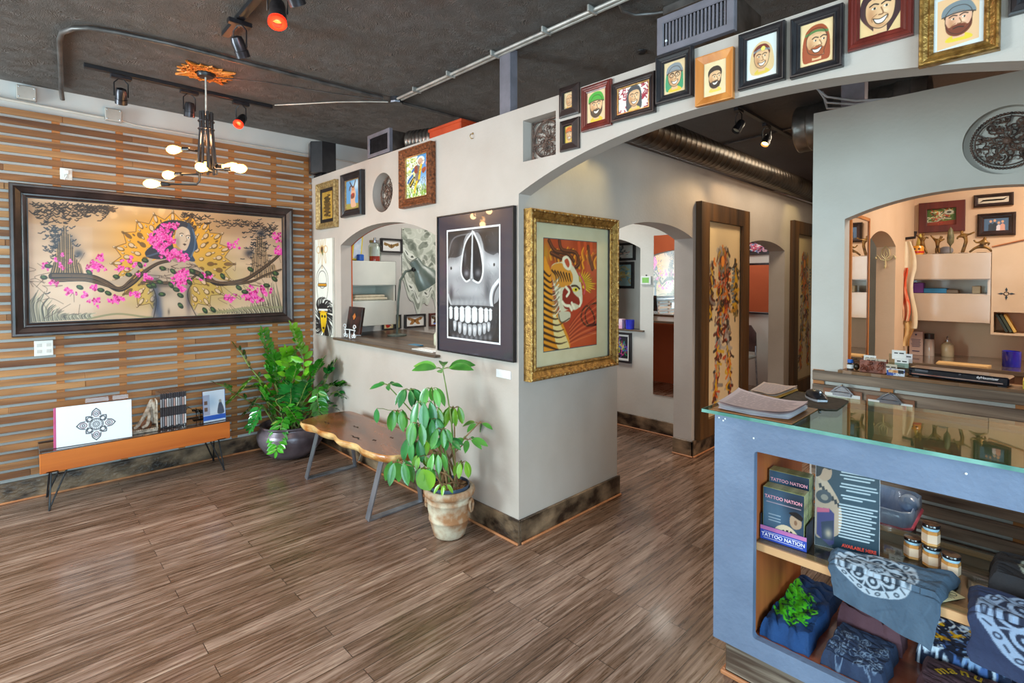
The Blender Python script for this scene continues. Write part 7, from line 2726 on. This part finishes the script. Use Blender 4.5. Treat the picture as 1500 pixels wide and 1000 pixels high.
def anatomy_art(seed, nx=110, ny=250, cols=('#c8502a', '#e07a2a', '#8a8078', '#d8a82a', '#3a3230', '#5c2a20', '#b0a8a0'), arms=True):
    a = Art(nx, ny, '#dcc39a', None, seed)
    a.noise(.02, 4)
    R = a.rng

    def shreds(x0, y0, x1, y1, w, n, cc):
        for k in range(n):
            t = R.rand()
            x, y = x0 + (x1 - x0) * t + R.randn() * w * .5, y0 + (y1 - y0) * t
            L = .02 + .03 * R.rand()
            a.line([(x, y), (x + R.randn() * .03, y + L * .6), (x + R.randn() * .05, y + L)], .018 + .03 * R.rand(), cc[R.randint(len(cc))], .9)
    shreds(.47, .12, .50, .50, .17, 300, cols)
    shreds(.38, .5, .34, .72, .07, 80, cols[2:] + cols[:1])
    shreds(.62, .5, .66, .72, .07, 75, cols[2:] + cols[:1])
    shreds(.33, .72, .28, .90, .045, 60, cols)
    shreds(.67, .72, .70, .88, .04, 50, cols[3:] + cols[:2])
    if arms:
        shreds(.16, .20, .12, .46, .045, 70, cols[2:6])
        shreds(.86, .18, .88, .48, .05, 80, ('#d8a82a', '#8a7a4a', '#3a3230', '#b8862a'))
    a.blob((.47, .2), .12, .06, '#4a4440', .6)
    a.ell((.47, .20), .05, .03, '#e8903a')
    for k in range(9):
        a.ell((.78 + .02 * math.sin(k), .24 + .022 * k), .05, .008, '#7a8488')
    return a


frame_on('+x', 0.0, 2.112, 3.128, .139, 2.165, 'very tall rustic frame with an anatomical figure in orange and grey, between two hall arches', 'flat', 'rustic', .155, .05, art=anatomy_art(3),
         name='framed_painting', cat='painting')
frame_on('+x', 0.0, 4.43, 5.40, .16, 2.19, 'second tall brown-framed anatomical painting, farther along the hall beside the counter wall edge', 'flat', 'rustic', .15, .05,
         art=anatomy_art(9, arms=False), name='framed_painting', cat='painting')

# beyond the second arch: a cross wall with mirror, chair and hanging coat
wall('wall_studio', 'x', 5.50, .12, -2.8, -.175, 0, TOP, [], M_WALLR, 1)
frame_on('-y', 5.50, -.98, -.568, 1.855, 2.08, 'black frame with pink roses on black, above the mirror behind the second arch', 'flat', 'black', .02, .02,
         art=swirl_art('#14161a', ['#e06a90', '#f4c0d0', '#5a90d0', '#f8f8f8', '#c03a50'], 6, 60, 34, 50))
r = thing('wall_mirror', 'black-framed mirror showing an orange wall, behind the second hall arch', 'mirror', (-1.10, 5.498, 1.02))
recalc(obj('frame', mould(.55, .72, PROFILES['flat'](.03, .03)), M_FRAMES['black'], r))
obj('mirror_glass', B().box(.03, .52, -.016, -.012, .03, .69), M_MIR, r)
r = thing('stool_chair', 'dark-backed chair with chrome frame standing beyond the second arch', 'chair', (-.86, 5.0, 0))
obj('seat', B().bev(-.21, .21, -.20, .20, .44, .48, .012), mat('#9aa2a0', '#b8c0be', rough=.3, metal=.4), r)
_T = Matrix.Rotation(-.16, 4, 'X') @ Matrix.Translation((0, .2, 0))
obj('backrest', B().prism([(-.20, .52), (.20, .52), (.19, .78), (.12, .88), (-.12, .88), (-.19, .78)], -.02, .01, 1, Matrix.Translation((0, .23, 0))), mat('#3a2c2c', '#54423f', rough=.4), r)
for sx in (-1, 1):
    obj('leg', B().tube([(sx * .19, .22, .60), (sx * .20, .20, .44), (sx * .21, .24, .012)], .012, 8), M_STEEL, r, smooth=True)
    obj('leg', B().tube([(sx * .19, -.18, .44), (sx * .21, -.22, .012)], .012, 8), M_STEEL, r, smooth=True)
r = thing('hanging_coat', 'dark green-grey coat hanging beside the mirror behind the second arch', 'coat', (-.48, 5.46, .70))
obj('cloth', B().lathe([(.02, 0), (.06, .02), (.075, .15), (.07, .4), (.055, .65), (.03, .78), (.012, .82)], n=14, M=Matrix.Diagonal((1, .5, 1, 1))), mat('#3f5450', '#5a706a', rough=.9, scale=9, stretch=(1, 1, .2), bump=.5), r, smooth=True)
obj('hook', B().tube([(0, 0, .81), (0, .0, .86), (0, .038, .87)], .006, 6), M_STEEL, r)
tag(obj('ledge_shelf', B().bev(-2.6, -1.2, 5.25, 5.498, .72, .75, .004), M_DARKMETAL), 'dark narrow shelf on the studio wall beyond the second arch', 'shelf')
# orange far wall that the mirrors pick up
struct('trim_6', B().box(2.5, 4.19, 1.45, 1.46, 0, TOP), M_ORANGE, label='orange partition face of the back room')

# ------------------------------------------------------------------ hall ceiling: ducts, spotlights, cables
b = B()
n = 66
for k in range(n):
    y0, y1 = .62 + 5.3 * k / n, .62 + 5.3 * (k + 1) / n
    b.lathe([(.112, 0), (.1132, .004), (.1132, .010), (.112, .014), (.112, y1 - y0)], M=Matrix.Translation((.075, y0, 2.565)) @ Matrix.Rotation(-PI / 2, 4, 'X'), n=28, cap=False)
b.lathe([(.001, 0), (.112, .0)], M=Matrix.Translation((.075, .62, 2.565)) @ Matrix.Rotation(-PI / 2, 4, 'X'), n=28, cap=False)
tag(obj('spiral_duct', b, mat('#372d27', '#5e4f44', rough=.34, metal=.85, scale=7, name='aged_duct_metal'), smooth=True), 'long dark spiral duct running along the top of the hall wall', 'duct')
b = B()
for k in range(9):
    b.lathe([(.17, 0), (.174, .006), (.174, .014), (.17, .02), (.17, .09)], M=Matrix.Translation((.72 + k * .09, 2.35 - k * .012, 2.66)) @ Matrix.Rotation(PI / 2, 4, 'Y'), n=30, cap=False)
b.lathe([(.001, 0), (.17, 0)], M=Matrix.Translation((.72, 2.35, 2.66)) @ Matrix.Rotation(PI / 2, 4, 'Y'), n=30, cap=False)
tag(obj('round_duct', b, mat('#6e6a66', '#9a9692', rough=.28, metal=.85, scale=6), smooth=True), 'thick shiny round duct crossing above the counter wall', 'duct')
tag(obj('light_track', B().bev(.39, .425, 1.75, 3.2, CEIL - .026, CEIL - .0005, .002), M_BLACK), 'black track on the hall ceiling between the two ducts', 'light track')
head((.407, 1.98, CEIL - .0265), (-.3, -.5, -.8), None, 'unlit spotlight on the hall track, nearer the arch')
hp, hd = head((.407, 2.55, CEIL - .0265), (-.1, -.55, -.8), 'warm', 'brightly lit warm spotlight on the hall track')
lamp('SPOT', 'hall_spot_light', tuple(hp), 22, (1, .72, .38), spot=80, target=tuple(hp + hd), soft=.03)
lamp('SPOT', 'arch_spot_light', (.36, .62, 2.80), 20, (1, .80, .30), spot=62, blend=.8, target=(-.02, .50, 2.05), soft=.04)
r = thing('track_spotlight', 'small spotlight over the arch aimed at the tiger painting wall', 'spotlight', (.40, .62, CEIL - .001))
obj('can', B().lathe([(.02, -.012), (.03, -.004), (.032, 0)], n=16, cap=True), M_BLACK, r)
lamp('SPOT', 'art_spot_light', (.55, 2.3, 2.79), 14, (1, .66, .32), spot=50, blend=.8, target=(.0, 2.7, 2.0), soft=.04)
lamp('SPOT', 'art_spot_light', (.55, 4.3, 2.79), 12, (1, .82, .36), spot=55, blend=.8, target=(.0, 4.5, 2.0), soft=.04)
b = B()
for k in range(3):
    b.tube([(.98 + k * .03, 1.75, 2.78 - k * .03), (1.12, 1.55, 2.62 - k * .035), (1.30, 1.42, 2.52 - k * .02), (1.46, 1.34, 2.472)], .006, 6)
tag(obj('cable_bundle', b, mat('#c9cdd4', '#dfe2e8', rough=.4), smooth=True), 'pale cables drooping onto the counter wall top beside the round duct', 'cables')
_b = B().tube([(-.35, 3.02, CEIL - .012), (.6, 2.86, CEIL - .012), (1.1, 2.77, CEIL - .012)], .01, 6).tube([(.62, 2.86, CEIL - .012), (.66, 3.0, CEIL - .03), (.9, 3.25, CEIL - .012)], .006, 6)
tag(obj('ceiling_conduit', _b, M_PIPED, smooth=True), 'dark conduit crossing the hall ceiling beyond the lit spotlight', 'conduit')

# ------------------------------------------------------------------ back room behind the counter opening
r = thing('side_mirror', 'brown-framed mirror on the side wall at the left of the counter opening', 'mirror', (XS + .0015, 1.50, .80), PI / 2)
recalc(obj('frame', mould(.46, 1.10, PROFILES['flat'](.022, .016)), M_FRAMES['orange'], r))
obj('mirror_glass', B().box(.022, .438, -.012, -.009, .022, 1.078), M_MIR, r)
pk = lambda px, py: P(0, XS, px, py)
c = pk(1304, 372)
r = thing('key_hook', 'cream lotus-shaped wall hook on the pillar beside the arched doorway', 'hook', (1.1875, 2.898, c.z), 0)
r.scale = (.62, 1, .85)
b = B()
for s in (-1, 1):
    b.tube([(0, -.006, -.05), (s * .05, -.006, -.04), (s * .085, -.006, .0), (s * .10, -.006, -.02)], .006, 6)
    b.tube([(0, -.006, -.04), (s * .045, -.006, .0), (s * .035, -.006, .05), (0, -.006, .085)], .006, 6)
    b.tube([(0, -.006, -.03), (s * .02, -.006, .01), (0, -.006, .05)], .005, 6)
    b.ball((s * .10, -.006, -.025), .012)
b.tube([(0, -.006, -.05), (0, -.006, -.10), (0, -.03, -.12), (0, -.035, -.10)], .009, 6)
obj('scroll', b, mat('#c9b47e', '#e0cfa0', rough=.5), r, smooth=True)
# scarf on a peg in the corner
sc = thing('scarf', 'orange, cream and pink patterned scarf hanging in the corner left of the cabinet', 'scarf', (P(1, 3.3, 1326, 400).x, 3.30, 0))
b = B()


def scf(x0, w, z0, z1, ph, nx=14, nz=40):
    def fn(i, j):
        u, v = i / (nx - 1), j / (nz - 1)
        z = z1 + (z0 - z1) * v
        ww = w * (.35 + .65 * min(1, v * 3)) * (1 + .15 * math.sin(v * 9 + ph))
        return (x0 + (u - .5) * ww + .012 * math.sin(v * 7 + ph), .02 * math.sin(u * 12 + ph) * (.3 + v) - .02 * (ph % 3), z)
    return fn


for nm, cc, x0, w, z0, z1, ph in (('cream_tail', ('#d8c7a4', '#e9dcc0'), .0, .15, 1.10, 1.82, .5), ('coral_tail', ('#d8532c', '#e8c8a0'), .005, .055, 1.16, 1.60, 2.), ('dotted_tail', ('#c9a468', '#e6c48c'), .0, .10, .95, 1.25, 4.),
                                  ('green_end', ('#6a9a4c', '#d9cf9a'), -.04, .045, 1.58, 1.84, 1.)):
    b = B().grid(scf(x0, w, z0, z1, ph), 14, 40)
    b.v = [(p[0], p[1] - (.012 if nm == 'coral_tail' else 0), p[2]) for p in b.v]
    o = obj(nm, b, mat(cc[0], cc[1], rough=.9, scale=14, stretch=(1, 1, .4), lo=.4, hi=.6), sc, smooth='all')
obj('peg', B().tube([(-.05, 0, 1.84), (.06, 0, 1.85), (.065, 0, 1.90)], .012, 8), M_BLACK, sc)

fy = YB
rp = lambda px, py, y=fy: P(1, y, px, py)


def rect_px(p, q, y=fy):
    a, c_ = rp(*p, y), rp(*q, y)
    return a.x, c_.x, c_.z, a.z


x0, x1, z0, z1 = rect_px((1347, 283), (1414, 338))
a = swirl_art('#4a6a2a', ['#8a3020', '#c02a20', '#b8c0a0', '#3a3a34', '#e0e0c0', '#6a8a3a', '#d0a050'], 12, 70, 80, 90)
a.line([(.1, .75), (.3, .8), (.5, .6), (.8, .62)], .07, '#a9b09a')
a.ell((.75, .25), .16, .13, '#b8bca8'); a.ell((.75, .25), .08, .06, '#3a3a34'); a.poly([(0, .8), (1, .7), (1, 1), (0, 1)], '#a01f1a', .7)
frame_on('-y', fy, x0, x1, z0, 2.17, 'wide maroon frame with a green, red and grey painting above the cream cabinet', 'flat', 'maroon', .058, .03, art=a)
x0, x1, z0, z1 = rect_px((1432, 314), (1488, 344))
a = Art(64, 38, '#4a6a8c', None, 4)
for k, (x, y) in enumerate(((.28, .25), (.44, .2), (.6, .38), (.75, .3))):
    a.poly([(x - .1, 1), (x - .09, y + .25), (x, y + .12), (x + .09, y + .25), (x + .1, 1)], ('#2a3442', '#28303c', '#e0d8e0', '#d8a090')[k], 1)
    a.ell((x, y), .055, .1, '#d8a888')
frame_on('-y', fy, x0, x1, z0, z1, 'dark carved frame with a blue group photo on the tan back wall', 'step', 'ebony', .042, .03, art=a, glossy=.5)
x0, x1, z0, z1 = rect_px((1427, 272), (1485, 300))
a = Art(60, 50, '#8a8078', None, 4)
a.blob((.35, .5), .2, .3, '#3a3432', .9); a.blob((.62, .45), .22, .3, '#b8a898', .9); a.blob((.25, .75), .2, .2, '#e0d8d0', .8)
frame_on('-y', fy, x0, x1, z0, 2.2, 'dark frame with a brown-grey close-up photo of two faces, upper right of the opening', 'step', 'ebony', .028, .03, board=.03, art=a)

cx0, cx1, cz0, cz1 = rect_px((1328, 373), (1450, 474), YB - .36)
mc = mat('#c4ac92', '#cdb69e', rough=.16, scale=4, coat=.8, name='glossy_cream')
zo0, zo1 = rp(1390, 431, YB - .36).z, rp(1390, 409, YB - .36).z
cab = cabinet('wall_cabinet', 'glossy cream wall cabinet with statuettes on top behind the counter opening', cx0, cx1, YB - .34, YB - .002, cz0, cz1, '-y', mc, openz=(zo0, zo1))
_y = YB - .22
for k, (px, w, h, cc, lab) in enumerate(((1341, .12, .085, '#7a3a9a', 'purple box in the open compartment of the cream cabinet'), (1371, .15, .040, '#2a8ac0', 'flat stack of turquoise packets in the cream cabinet'),
                                         (1396, .075, .03, '#7a6a54', 'small brown packet in the cream cabinet'), (1431, .05, .06, '#b8b090', 'pale jar at the right of the open cabinet compartment'))):
    x = rp(px, 425, _y).x
    tag(obj(('gift_box', 'packet_stack', 'packet', 'pale_jar')[k], B().bev(x - w / 2, x + w / 2, _y - .05, _y + .05, zo0 + .007, zo0 + .007 + h, .004), mat(cc, rough=.5)), lab, 'box' if k != 3 else 'jar')


def statuette(px, pose, label, s=1.0, mdl=None):
    x = rp(px, 371, YB - .2).x
    r = thing('statuette', label, 'statuette', (x, YB - .2, cz1), 0, 'bronze statuettes on the cream cabinet')
    m = mdl or mat('#3c2a16', '#9a7238', rough=.35, metal=.5, scale=22, name='bronze_gold')
    V_, E_, R_ = pose
    skin('figure', [(a * s, b_ * s, c_ * s) for a, b_, c_ in V_], E_, [q * s for q in R_], m, r, 1)
    b = B().bev(-.03 * s, .03 * s, -.02, .02, 0, .008, .002)
    obj('base', b, M_BLACK, r)


A_ = [(0, 0, .10), (0, 0, .13), (.005, 0, .155), (.008, 0, .185), (-.03, 0, .15), (-.06, 0, .17), (.035, 0, .15), (.06, 0, .14), (-.015, 0, .06), (-.02, 0, .01), (.02, 0, .06), (.045, 0, .01)]
E_ = [(0, 1), (1, 2), (2, 3), (1, 4), (4, 5), (1, 6), (6, 7), (0, 8), (8, 9), (0, 10), (10, 11)]
R_ = [.015, .016, .008, .014, .008, .006, .008, .006, .010, .008, .010, .008]
statuette(1351, ([(q[0] * .7, q[1], q[2]) for q in A_], E_, R_), 'standing golden statuette next to the orange tiki mug on the cream cabinet')
B2 = [(0, 0, .08), (0, 0, .11), (.03, 0, .13), (.045, 0, .155), (-.04, 0, .135), (-.075, 0, .165), (.05, 0, .12), (.075, 0, .13), (-.01, 0, .05), (-.012, 0, .01), (.015, 0, .05), (.018, 0, .01)]
statuette(1373, ([(q[0] * .62, q[1], q[2]) for q in B2], E_, R_), 'bronze statuette leaning with outflung arms, second from the left on the cream cabinet')
C2 = [(.02, 0, .12), (.0, 0, .15), (-.01, 0, .165), (-.012, 0, .19), (.035, 0, .155), (.07, 0, .175), (-.035, 0, .14), (-.04, 0, .12), (.012, 0, .07), (.0, 0, .01), (.005, 0, .06), (-.012, 0, .01)]
statuette(1411, (C2, E_, R_), 'gold dancer statuette with one raised arm, right of the dark leaf-shaped piece')
D2 = [(.0, 0, .06), (.01, 0, .09), (.015, 0, .11), (.02, 0, .13), (-.03, 0, .085), (-.05, 0, .11), (.045, 0, .08), (.035, 0, .06), (-.04, 0, .045), (-.075, 0, .01), (.04, 0, .04), (.06, 0, .01)]
statuette(1438, (D2, E_, R_), 'small crouching bronze archer statuette at the right end of the cream cabinet')
x = rp(1392, 371, YB - .2).x
tag(obj('leaf_ornament', B().lathe([(.002, 0), (.004, .06), (.022, .09), (.024, .13), (.016, .19), (.002, .215)], (x, YB - .2, cz1 + .008), 12, M=None).bev(x - .03, x + .03, YB - .22, YB - .18, cz1, cz1 + .008, .002), mat('#4a4630', '#7a7450', rough=.5, scale=20), smooth=True),
    'dark olive leaf-shaped ornament on a stem in the middle of the cream cabinet top', 'ornament')
x = rp(1385, 371, YB - .12).x
tag(obj('grey_stone', B().ball((x, YB - .1, cz1 + .035), .05, .03, .036), mat('#8a8a90', '#a8a8ae', rough=.7), smooth=True), 'grey rounded stone behind the leaf-shaped ornament', 'stone')
x = rp(1345, 366, YB - .25).x
r = thing('tiki_mug', 'orange and red grinning tiki mug at the left end of the cream cabinet', 'mug', (x, YB - .27, cz1))
obj('cup', B().lathe([(.001, 0), (.036, 0), (.042, .012), (.043, .06), (.036, .075), (.030, .075), (.028, .02)], n=24, cap=False), mat('#d88a1e', '#f0a83a', rough=.3, coat=.5), r, smooth=True)
obj('mouth', B().lathe([(.0435, .014), (.0445, .018), (.0445, .028), (.0435, .030)], n=24, cap=False), mat('#c0241a', rough=.3), r)
obj('eyes', B().ball((-.015, -.040, .048), .009, .005, .007).ball((.015, -.040, .048), .009, .005, .007), M_BLACK, r)
x = rp(1348, 350, YB - .1).x
tag(obj('yellow_ornament', B().lathe([(.03, 0), (.028, .1), (.018, .16), (.002, .19)], (x, YB - .1, cz1), 14), mat('#c8b04a', '#e0cc70', rough=.5), smooth=True), 'pale yellow cone ornament behind the tiki mug', 'ornament')

# second cabinet at the right with slanted top, emblem and open bottom
rx0 = rp(1453, 362, YB - .36).x
zt0, zt1, zb = rp(1453, 362, YB - .36).z, rp(1500, 349, YB - .36).z, rp(1470, 491, YB - .36).z
zm = rp(1460, 457, YB - .36).z
r = thing('corner_cabinet', 'cream cabinet with slanted top, black cross emblem and open shelf at the right edge', 'cabinet', (rx0 + .25, YB - .18, zb))
W_ = .62
b = B().prism([(rx0, zm), (rx0 + W_, zm), (rx0 + W_, zt1 + .10), (rx0, zt0)], YB - .34, YB - .002, 1)
b.box(rx0, rx0 + .016, YB - .34, YB - .002, zb, zm).box(rx0 + .016, rx0 + W_, YB - .34, YB - .002, zb, zb + .014)
obj('body', b, mat('#d2b795', '#dcc4a6', rough=.4, scale=4), r, world=True)
ex, ez = rp(1474, 430, YB - .36).x, rp(1474, 430, YB - .36).z
b = B()
for t in range(4):
    c_, s_ = math.cos(t * PI / 2), math.sin(t * PI / 2)
    b.prism([(ex + c_ * .012, ez + s_ * .012), (ex + c_ * .028 - s_ * .007, ez + s_ * .028 + c_ * .007), (ex + c_ * .048, ez + s_ * .048), (ex + c_ * .028 + s_ * .007, ez + s_ * .028 - c_ * .007)], YB - .3425, YB - .3405, 1)
b.tube([(ex + .014 * math.cos(t), YB - .3415, ez + .014 * math.sin(t)) for t in np.linspace(0, 2 * PI, 9)], .0022, 4)
obj('emblem', b, M_BLACK, r, world=True)
obj('trim_line', B().tube([(rx0 - .002, YB - .345, zt0 + .004), (rx0 + W_, YB - .345, zt1 + .104)], .006, 6), M_SHOE, r, world=True)
for k, cc in enumerate(('#2c3a38', '#3f4a3c', '#c9a85a')):
    T = Matrix.Translation((rx0 + .085 + k * .0225, YB - .2, zb + .0145)) @ Matrix.Rotation(-.42, 4, 'Y')
    tag(obj('folder', B().bev(0, .016, -.12, .1, 0.006, .15, .002, T), mat(cc, rough=.6)), ('dark green folder leaning leftmost on the corner cabinet shelf', 'olive folder in the middle of the leaning three', 'yellow-brown folder, rightmost of the leaning three')[k], 'folder')

# worktop, bottles and candle
zw = rp(1388, 521, YB - .12).z
r = thing('worktop', 'dark reflective worktop along the tan back wall', 'worktop', (2.0, YB - .4, 0))
obj('top', B().bev(XS + .01, 3.6, YB - .75, YB - .002, zw - .035, zw, .004), mat('#4a3e34', '#6a5a4a', rough=.12, scale=6, coat=.6), r, world=True)
obj('front', B().box(XS + .01, 3.6, YB - .70, YB - .68, .0, zw - .0355), mat('#8a6a4c', rough=.5), r, world=True)
x = rp(1343, 510, YB - .2).x
r = thing('care_product_box', 'tall pale pink printed carton on the back worktop left of the glass jar', 'box', (x, YB - .22, zw))
obj('carton', B().bev(-.045, .045, -.03, .03, 0, .20, .002), mat('#c9b0a6', '#d4beb4', rough=.5), r)
_b = B().prism([(0, .165), (.009, .174), (0, .183), (-.009, .174)], -.0315, -.0302, 1)
for k in range(6):
    _b.box(-.032 + .003 * (k % 3), .032 - .004 * (k % 2), -.0313, -.0302, .13 - k * .012, .135 - k * .012)
_b.box(-.025, .025, -.0313, -.0302, .03, .038)
obj('print', _b, mat('#4a4468', rough=.5), r)
x = rp(1361, 515, YB - .2).x
r = thing('tall_jar', 'clear tall jar with black lid on the back worktop', 'jar', (x, YB - .2, zw))
obj('jar_glass', B().lathe([(.036, 0), (.036, .13), (.030, .14)], n=20), mat('#a89e94', '#c8beb4', rough=.1, coat=.8, scale=9, stretch=(1, 1, .4)), r, smooth=True)
obj('lid', B().lathe([(.033, .1405), (.033, .185), (.001, .186)], n=20), M_BLACK, r, smooth=True)
x = rp(1388, 515, YB - .18).x
r = thing('soap_dispenser', 'cream pump soap dispenser on the back worktop', 'soap dispenser', (x, YB - .18, zw))
obj('bottle', B().lathe([(.040, 0), (.043, .006), (.043, .095), (.034, .11), (.014, .118), (.014, .125)], n=22), mat('#b8a884', '#c9ba98', rough=.25, coat=.4), r, smooth=True)
obj('pump', B().lathe([(.016, .1255), (.016, .14), (.004, .142), (.004, .165)], n=12).tube([(0, 0, .165), (.0, -.03, .168), (0, -.04, .155)], .005, 6), M_STEEL, r, smooth=True)
x = rp(1482, 535, YB - .45).x
tag(obj('blue_tumbler', B().lathe([(.001, 0), (.050, 0), (.052, .004), (.053, .115), (.048, .115), (.045, .01)], (x, YB - .5, zw + .0005), 26, cap=False), mat('#1a1c9a', '#2a34d0', rough=.15, coat=.8), smooth=True),
    'large deep blue tumbler on the back worktop near the right edge', 'tumbler')
tag(obj('paper_envelope', B().prism([(1.50, 2.95), (1.78, 2.97), (1.80, 3.10), (1.50, 3.10)], zw + .0005, zw + .012), mat('#c9a268', '#d8b47c', rough=.7)), 'tan paper packet lying on the front of the back worktop', 'paper')

# ------------------------------------------------------------------ things on the ledge
LZ = 1.001
r = thing('small_bottle', 'tiny blue-capped bottle at the left end of the ledge', 'bottle', (1.315, 1.30, LZ))
obj('bottle', B().lathe([(.016, 0), (.017, .03), (.010, .038)], n=14), mat('#1c1a20', '#5a4a3a', rough=.2), r, smooth=True)
obj('paper_label', B().lathe([(.0172, .008), (.0175, .009), (.0175, .028), (.0172, .029)], n=14, cap=False), M_WHITE, r)
obj('cap', B().lathe([(.014, .0385), (.014, .056), (.001, .057)], n=14), mat('#2a6ac8', rough=.4), r, smooth=True)
tag(obj('dark_trinket', B().ball((1.345, 1.30, LZ + .02), .014, .014, .02).tube([(1.337, 1.295, LZ + .03), (1.33, 1.295, LZ + .058), (1.35, 1.295, LZ + .064)], .003, 6), mat('#1a1612', '#4a3a24', rough=.3, metal=.4), smooth=True),
    'small dark metal trinket beside the blue-capped bottle', 'trinket')
r = thing('card_holder', 'carved reddish-brown card holder with upright business cards on the ledge', 'card holder', (1.424, 1.275, LZ))
b = B().box(-.059, .059, 0, .012, 0, .062).box(-.059, .059, .042, .05, 0, .07).box(-.059, -.053, .012, .042, 0, .06).box(.053, .059, .012, .042, 0, .06)
rnd = random.Random(4)
for k in range(26):
    cx_, cz_, s_ = rnd.uniform(-.05, .05), rnd.uniform(.008, .055), rnd.uniform(.007, .012)
    ph = rnd.random() * 6
    b.tube([(cx_ + s_ * (1 - j / 7) * math.cos(ph + j * .9), -.002, cz_ + s_ * (1 - j / 7) * math.sin(ph + j * .9)) for j in range(7)], .0022, 4)
obj('carved_box', b, mat('#5c2a1c', '#a8604a', rough=.5, scale=30), r, smooth=True)
m_t = mat('#2e2a2c', rough=.6)
for k, (x, y, z, lab) in enumerate(((1.405, 1.305, .062, 'white business card at the back left of the carved holder'), (1.412, 1.296, .05, 'tan business card in the carved holder, lower left'), (1.452, 1.300, .047, 'tan business card at the right of the carved holder'))):
    r = thing('business_card', lab, 'card', (x, y, LZ + z))
    obj('card', B().box(-.028, .028, 0, .0008, -.02, .026), mat(('#eceae6', '#c9b8a4', '#cdbba6')[k], rough=.6), r)
    obj('print_line', B().box(-.018, -.004, -.0006, -.0001, .009, .015).box(.002, .02, -.0006, -.0001, .009, .015), m_t, r)
r = thing('card_rack', 'stepped rack of white and cream business cards beside the carved holder', 'card rack', (1.525, 1.268, LZ))
obj('rack', B().box(-.045, .05, .0, .10, 0, .004).box(-.045, .05, .098, .1, .004, .10).box(-.045, .05, .048, .05, .004, .06), glass_mat(clear=.9), r)
for k, (x, y, z, w) in enumerate(((.0, .09, .10, .030), (.018, .055, .062, .030), (-.022, .012, .032, .028), (.03, .092, .085, .028))):
    q_ = thing('business_card', ('white printed card, topmost in the stepped rack', 'white printed card in the middle row of the stepped rack', 'cream printed card low in front of the stepped rack', 'white card half hidden behind the topmost card of the rack')[k],
               'card', (1.525 + x, 1.268 + y - .004, LZ + z))
    obj('card', B().box(-w, w, 0, .0008, -.026, .022), mat(('#f2f2f0', '#f4f4f2', '#cfc0a8', '#e6e2e6')[k], rough=.6), q_)
    obj('print_line', B().box(-.02, -.004, -.0006, -.0001, .004, .010).box(.002, .022, -.0006, -.0001, .004, .010), m_t, q_)
r = thing('leaflet_box', 'small blue and orange leaflet pack at the front of the ledge', 'leaflets', (1.528, 1.246, LZ))
obj('pack', B().bev(-.036, .040, -.004, .010, 0, .036, .001), mat('#3a58a8', '#dfe6f2', rough=.3, scale=30, lo=.45, hi=.5, coat=.6), r)
obj('photo_strip', B().box(-.028, .012, -.0052, -.0042, .016, .031), mat('#c8783a', '#f0c890', rough=.4, scale=60), r)
obj('dark_strip', B().box(.013, .036, -.0052, -.0042, .014, .032), M_BLACK, r)
r = thing('printer', 'long flat black laminating machine with white lettering on the ledge', 'machine', (1.772, 1.30, LZ), -.13)
obj('body', B().bev(-.195, .190, -.035, .085, .004, .046, .006), mat('#0c0f18', '#171b26', rough=.2, coat=.6), r)
obj('foot', B().box(-.18, -.15, -.03, .07, 0, .0038).box(.15, .18, -.03, .07, 0, .0038), M_BLACK, r)
obj('paper_slot', B().bev(-.18, .17, -.0375, -.0352, .014, .019, .0005), mat('#8a4a3a', '#b89a90', rough=.3, metal=.4), r)
obj('button_panel', B().bev(-.165, -.110, -.0365, -.0352, .030, .041, .0004).ball((.015, -.0355, .036), .006, .002, .006), M_DARKMETAL, r)
text('dyNaumizer', .016, M_PRINTW, r, (.115, -.0358, .034), bold=.0003)
tag(obj('yellow_pad', B().bev(2.0, 2.2, 1.255, 1.36, LZ, LZ + .02, .001).bev(2.0, 2.2, 1.255, 1.36, LZ + .0205, LZ + .04, .001), mat('#d8b83a', '#b07a3a', rough=.6, scale=12)), 'yellow-edged pads stacked on the ledge at the right edge of the photo', 'pad')
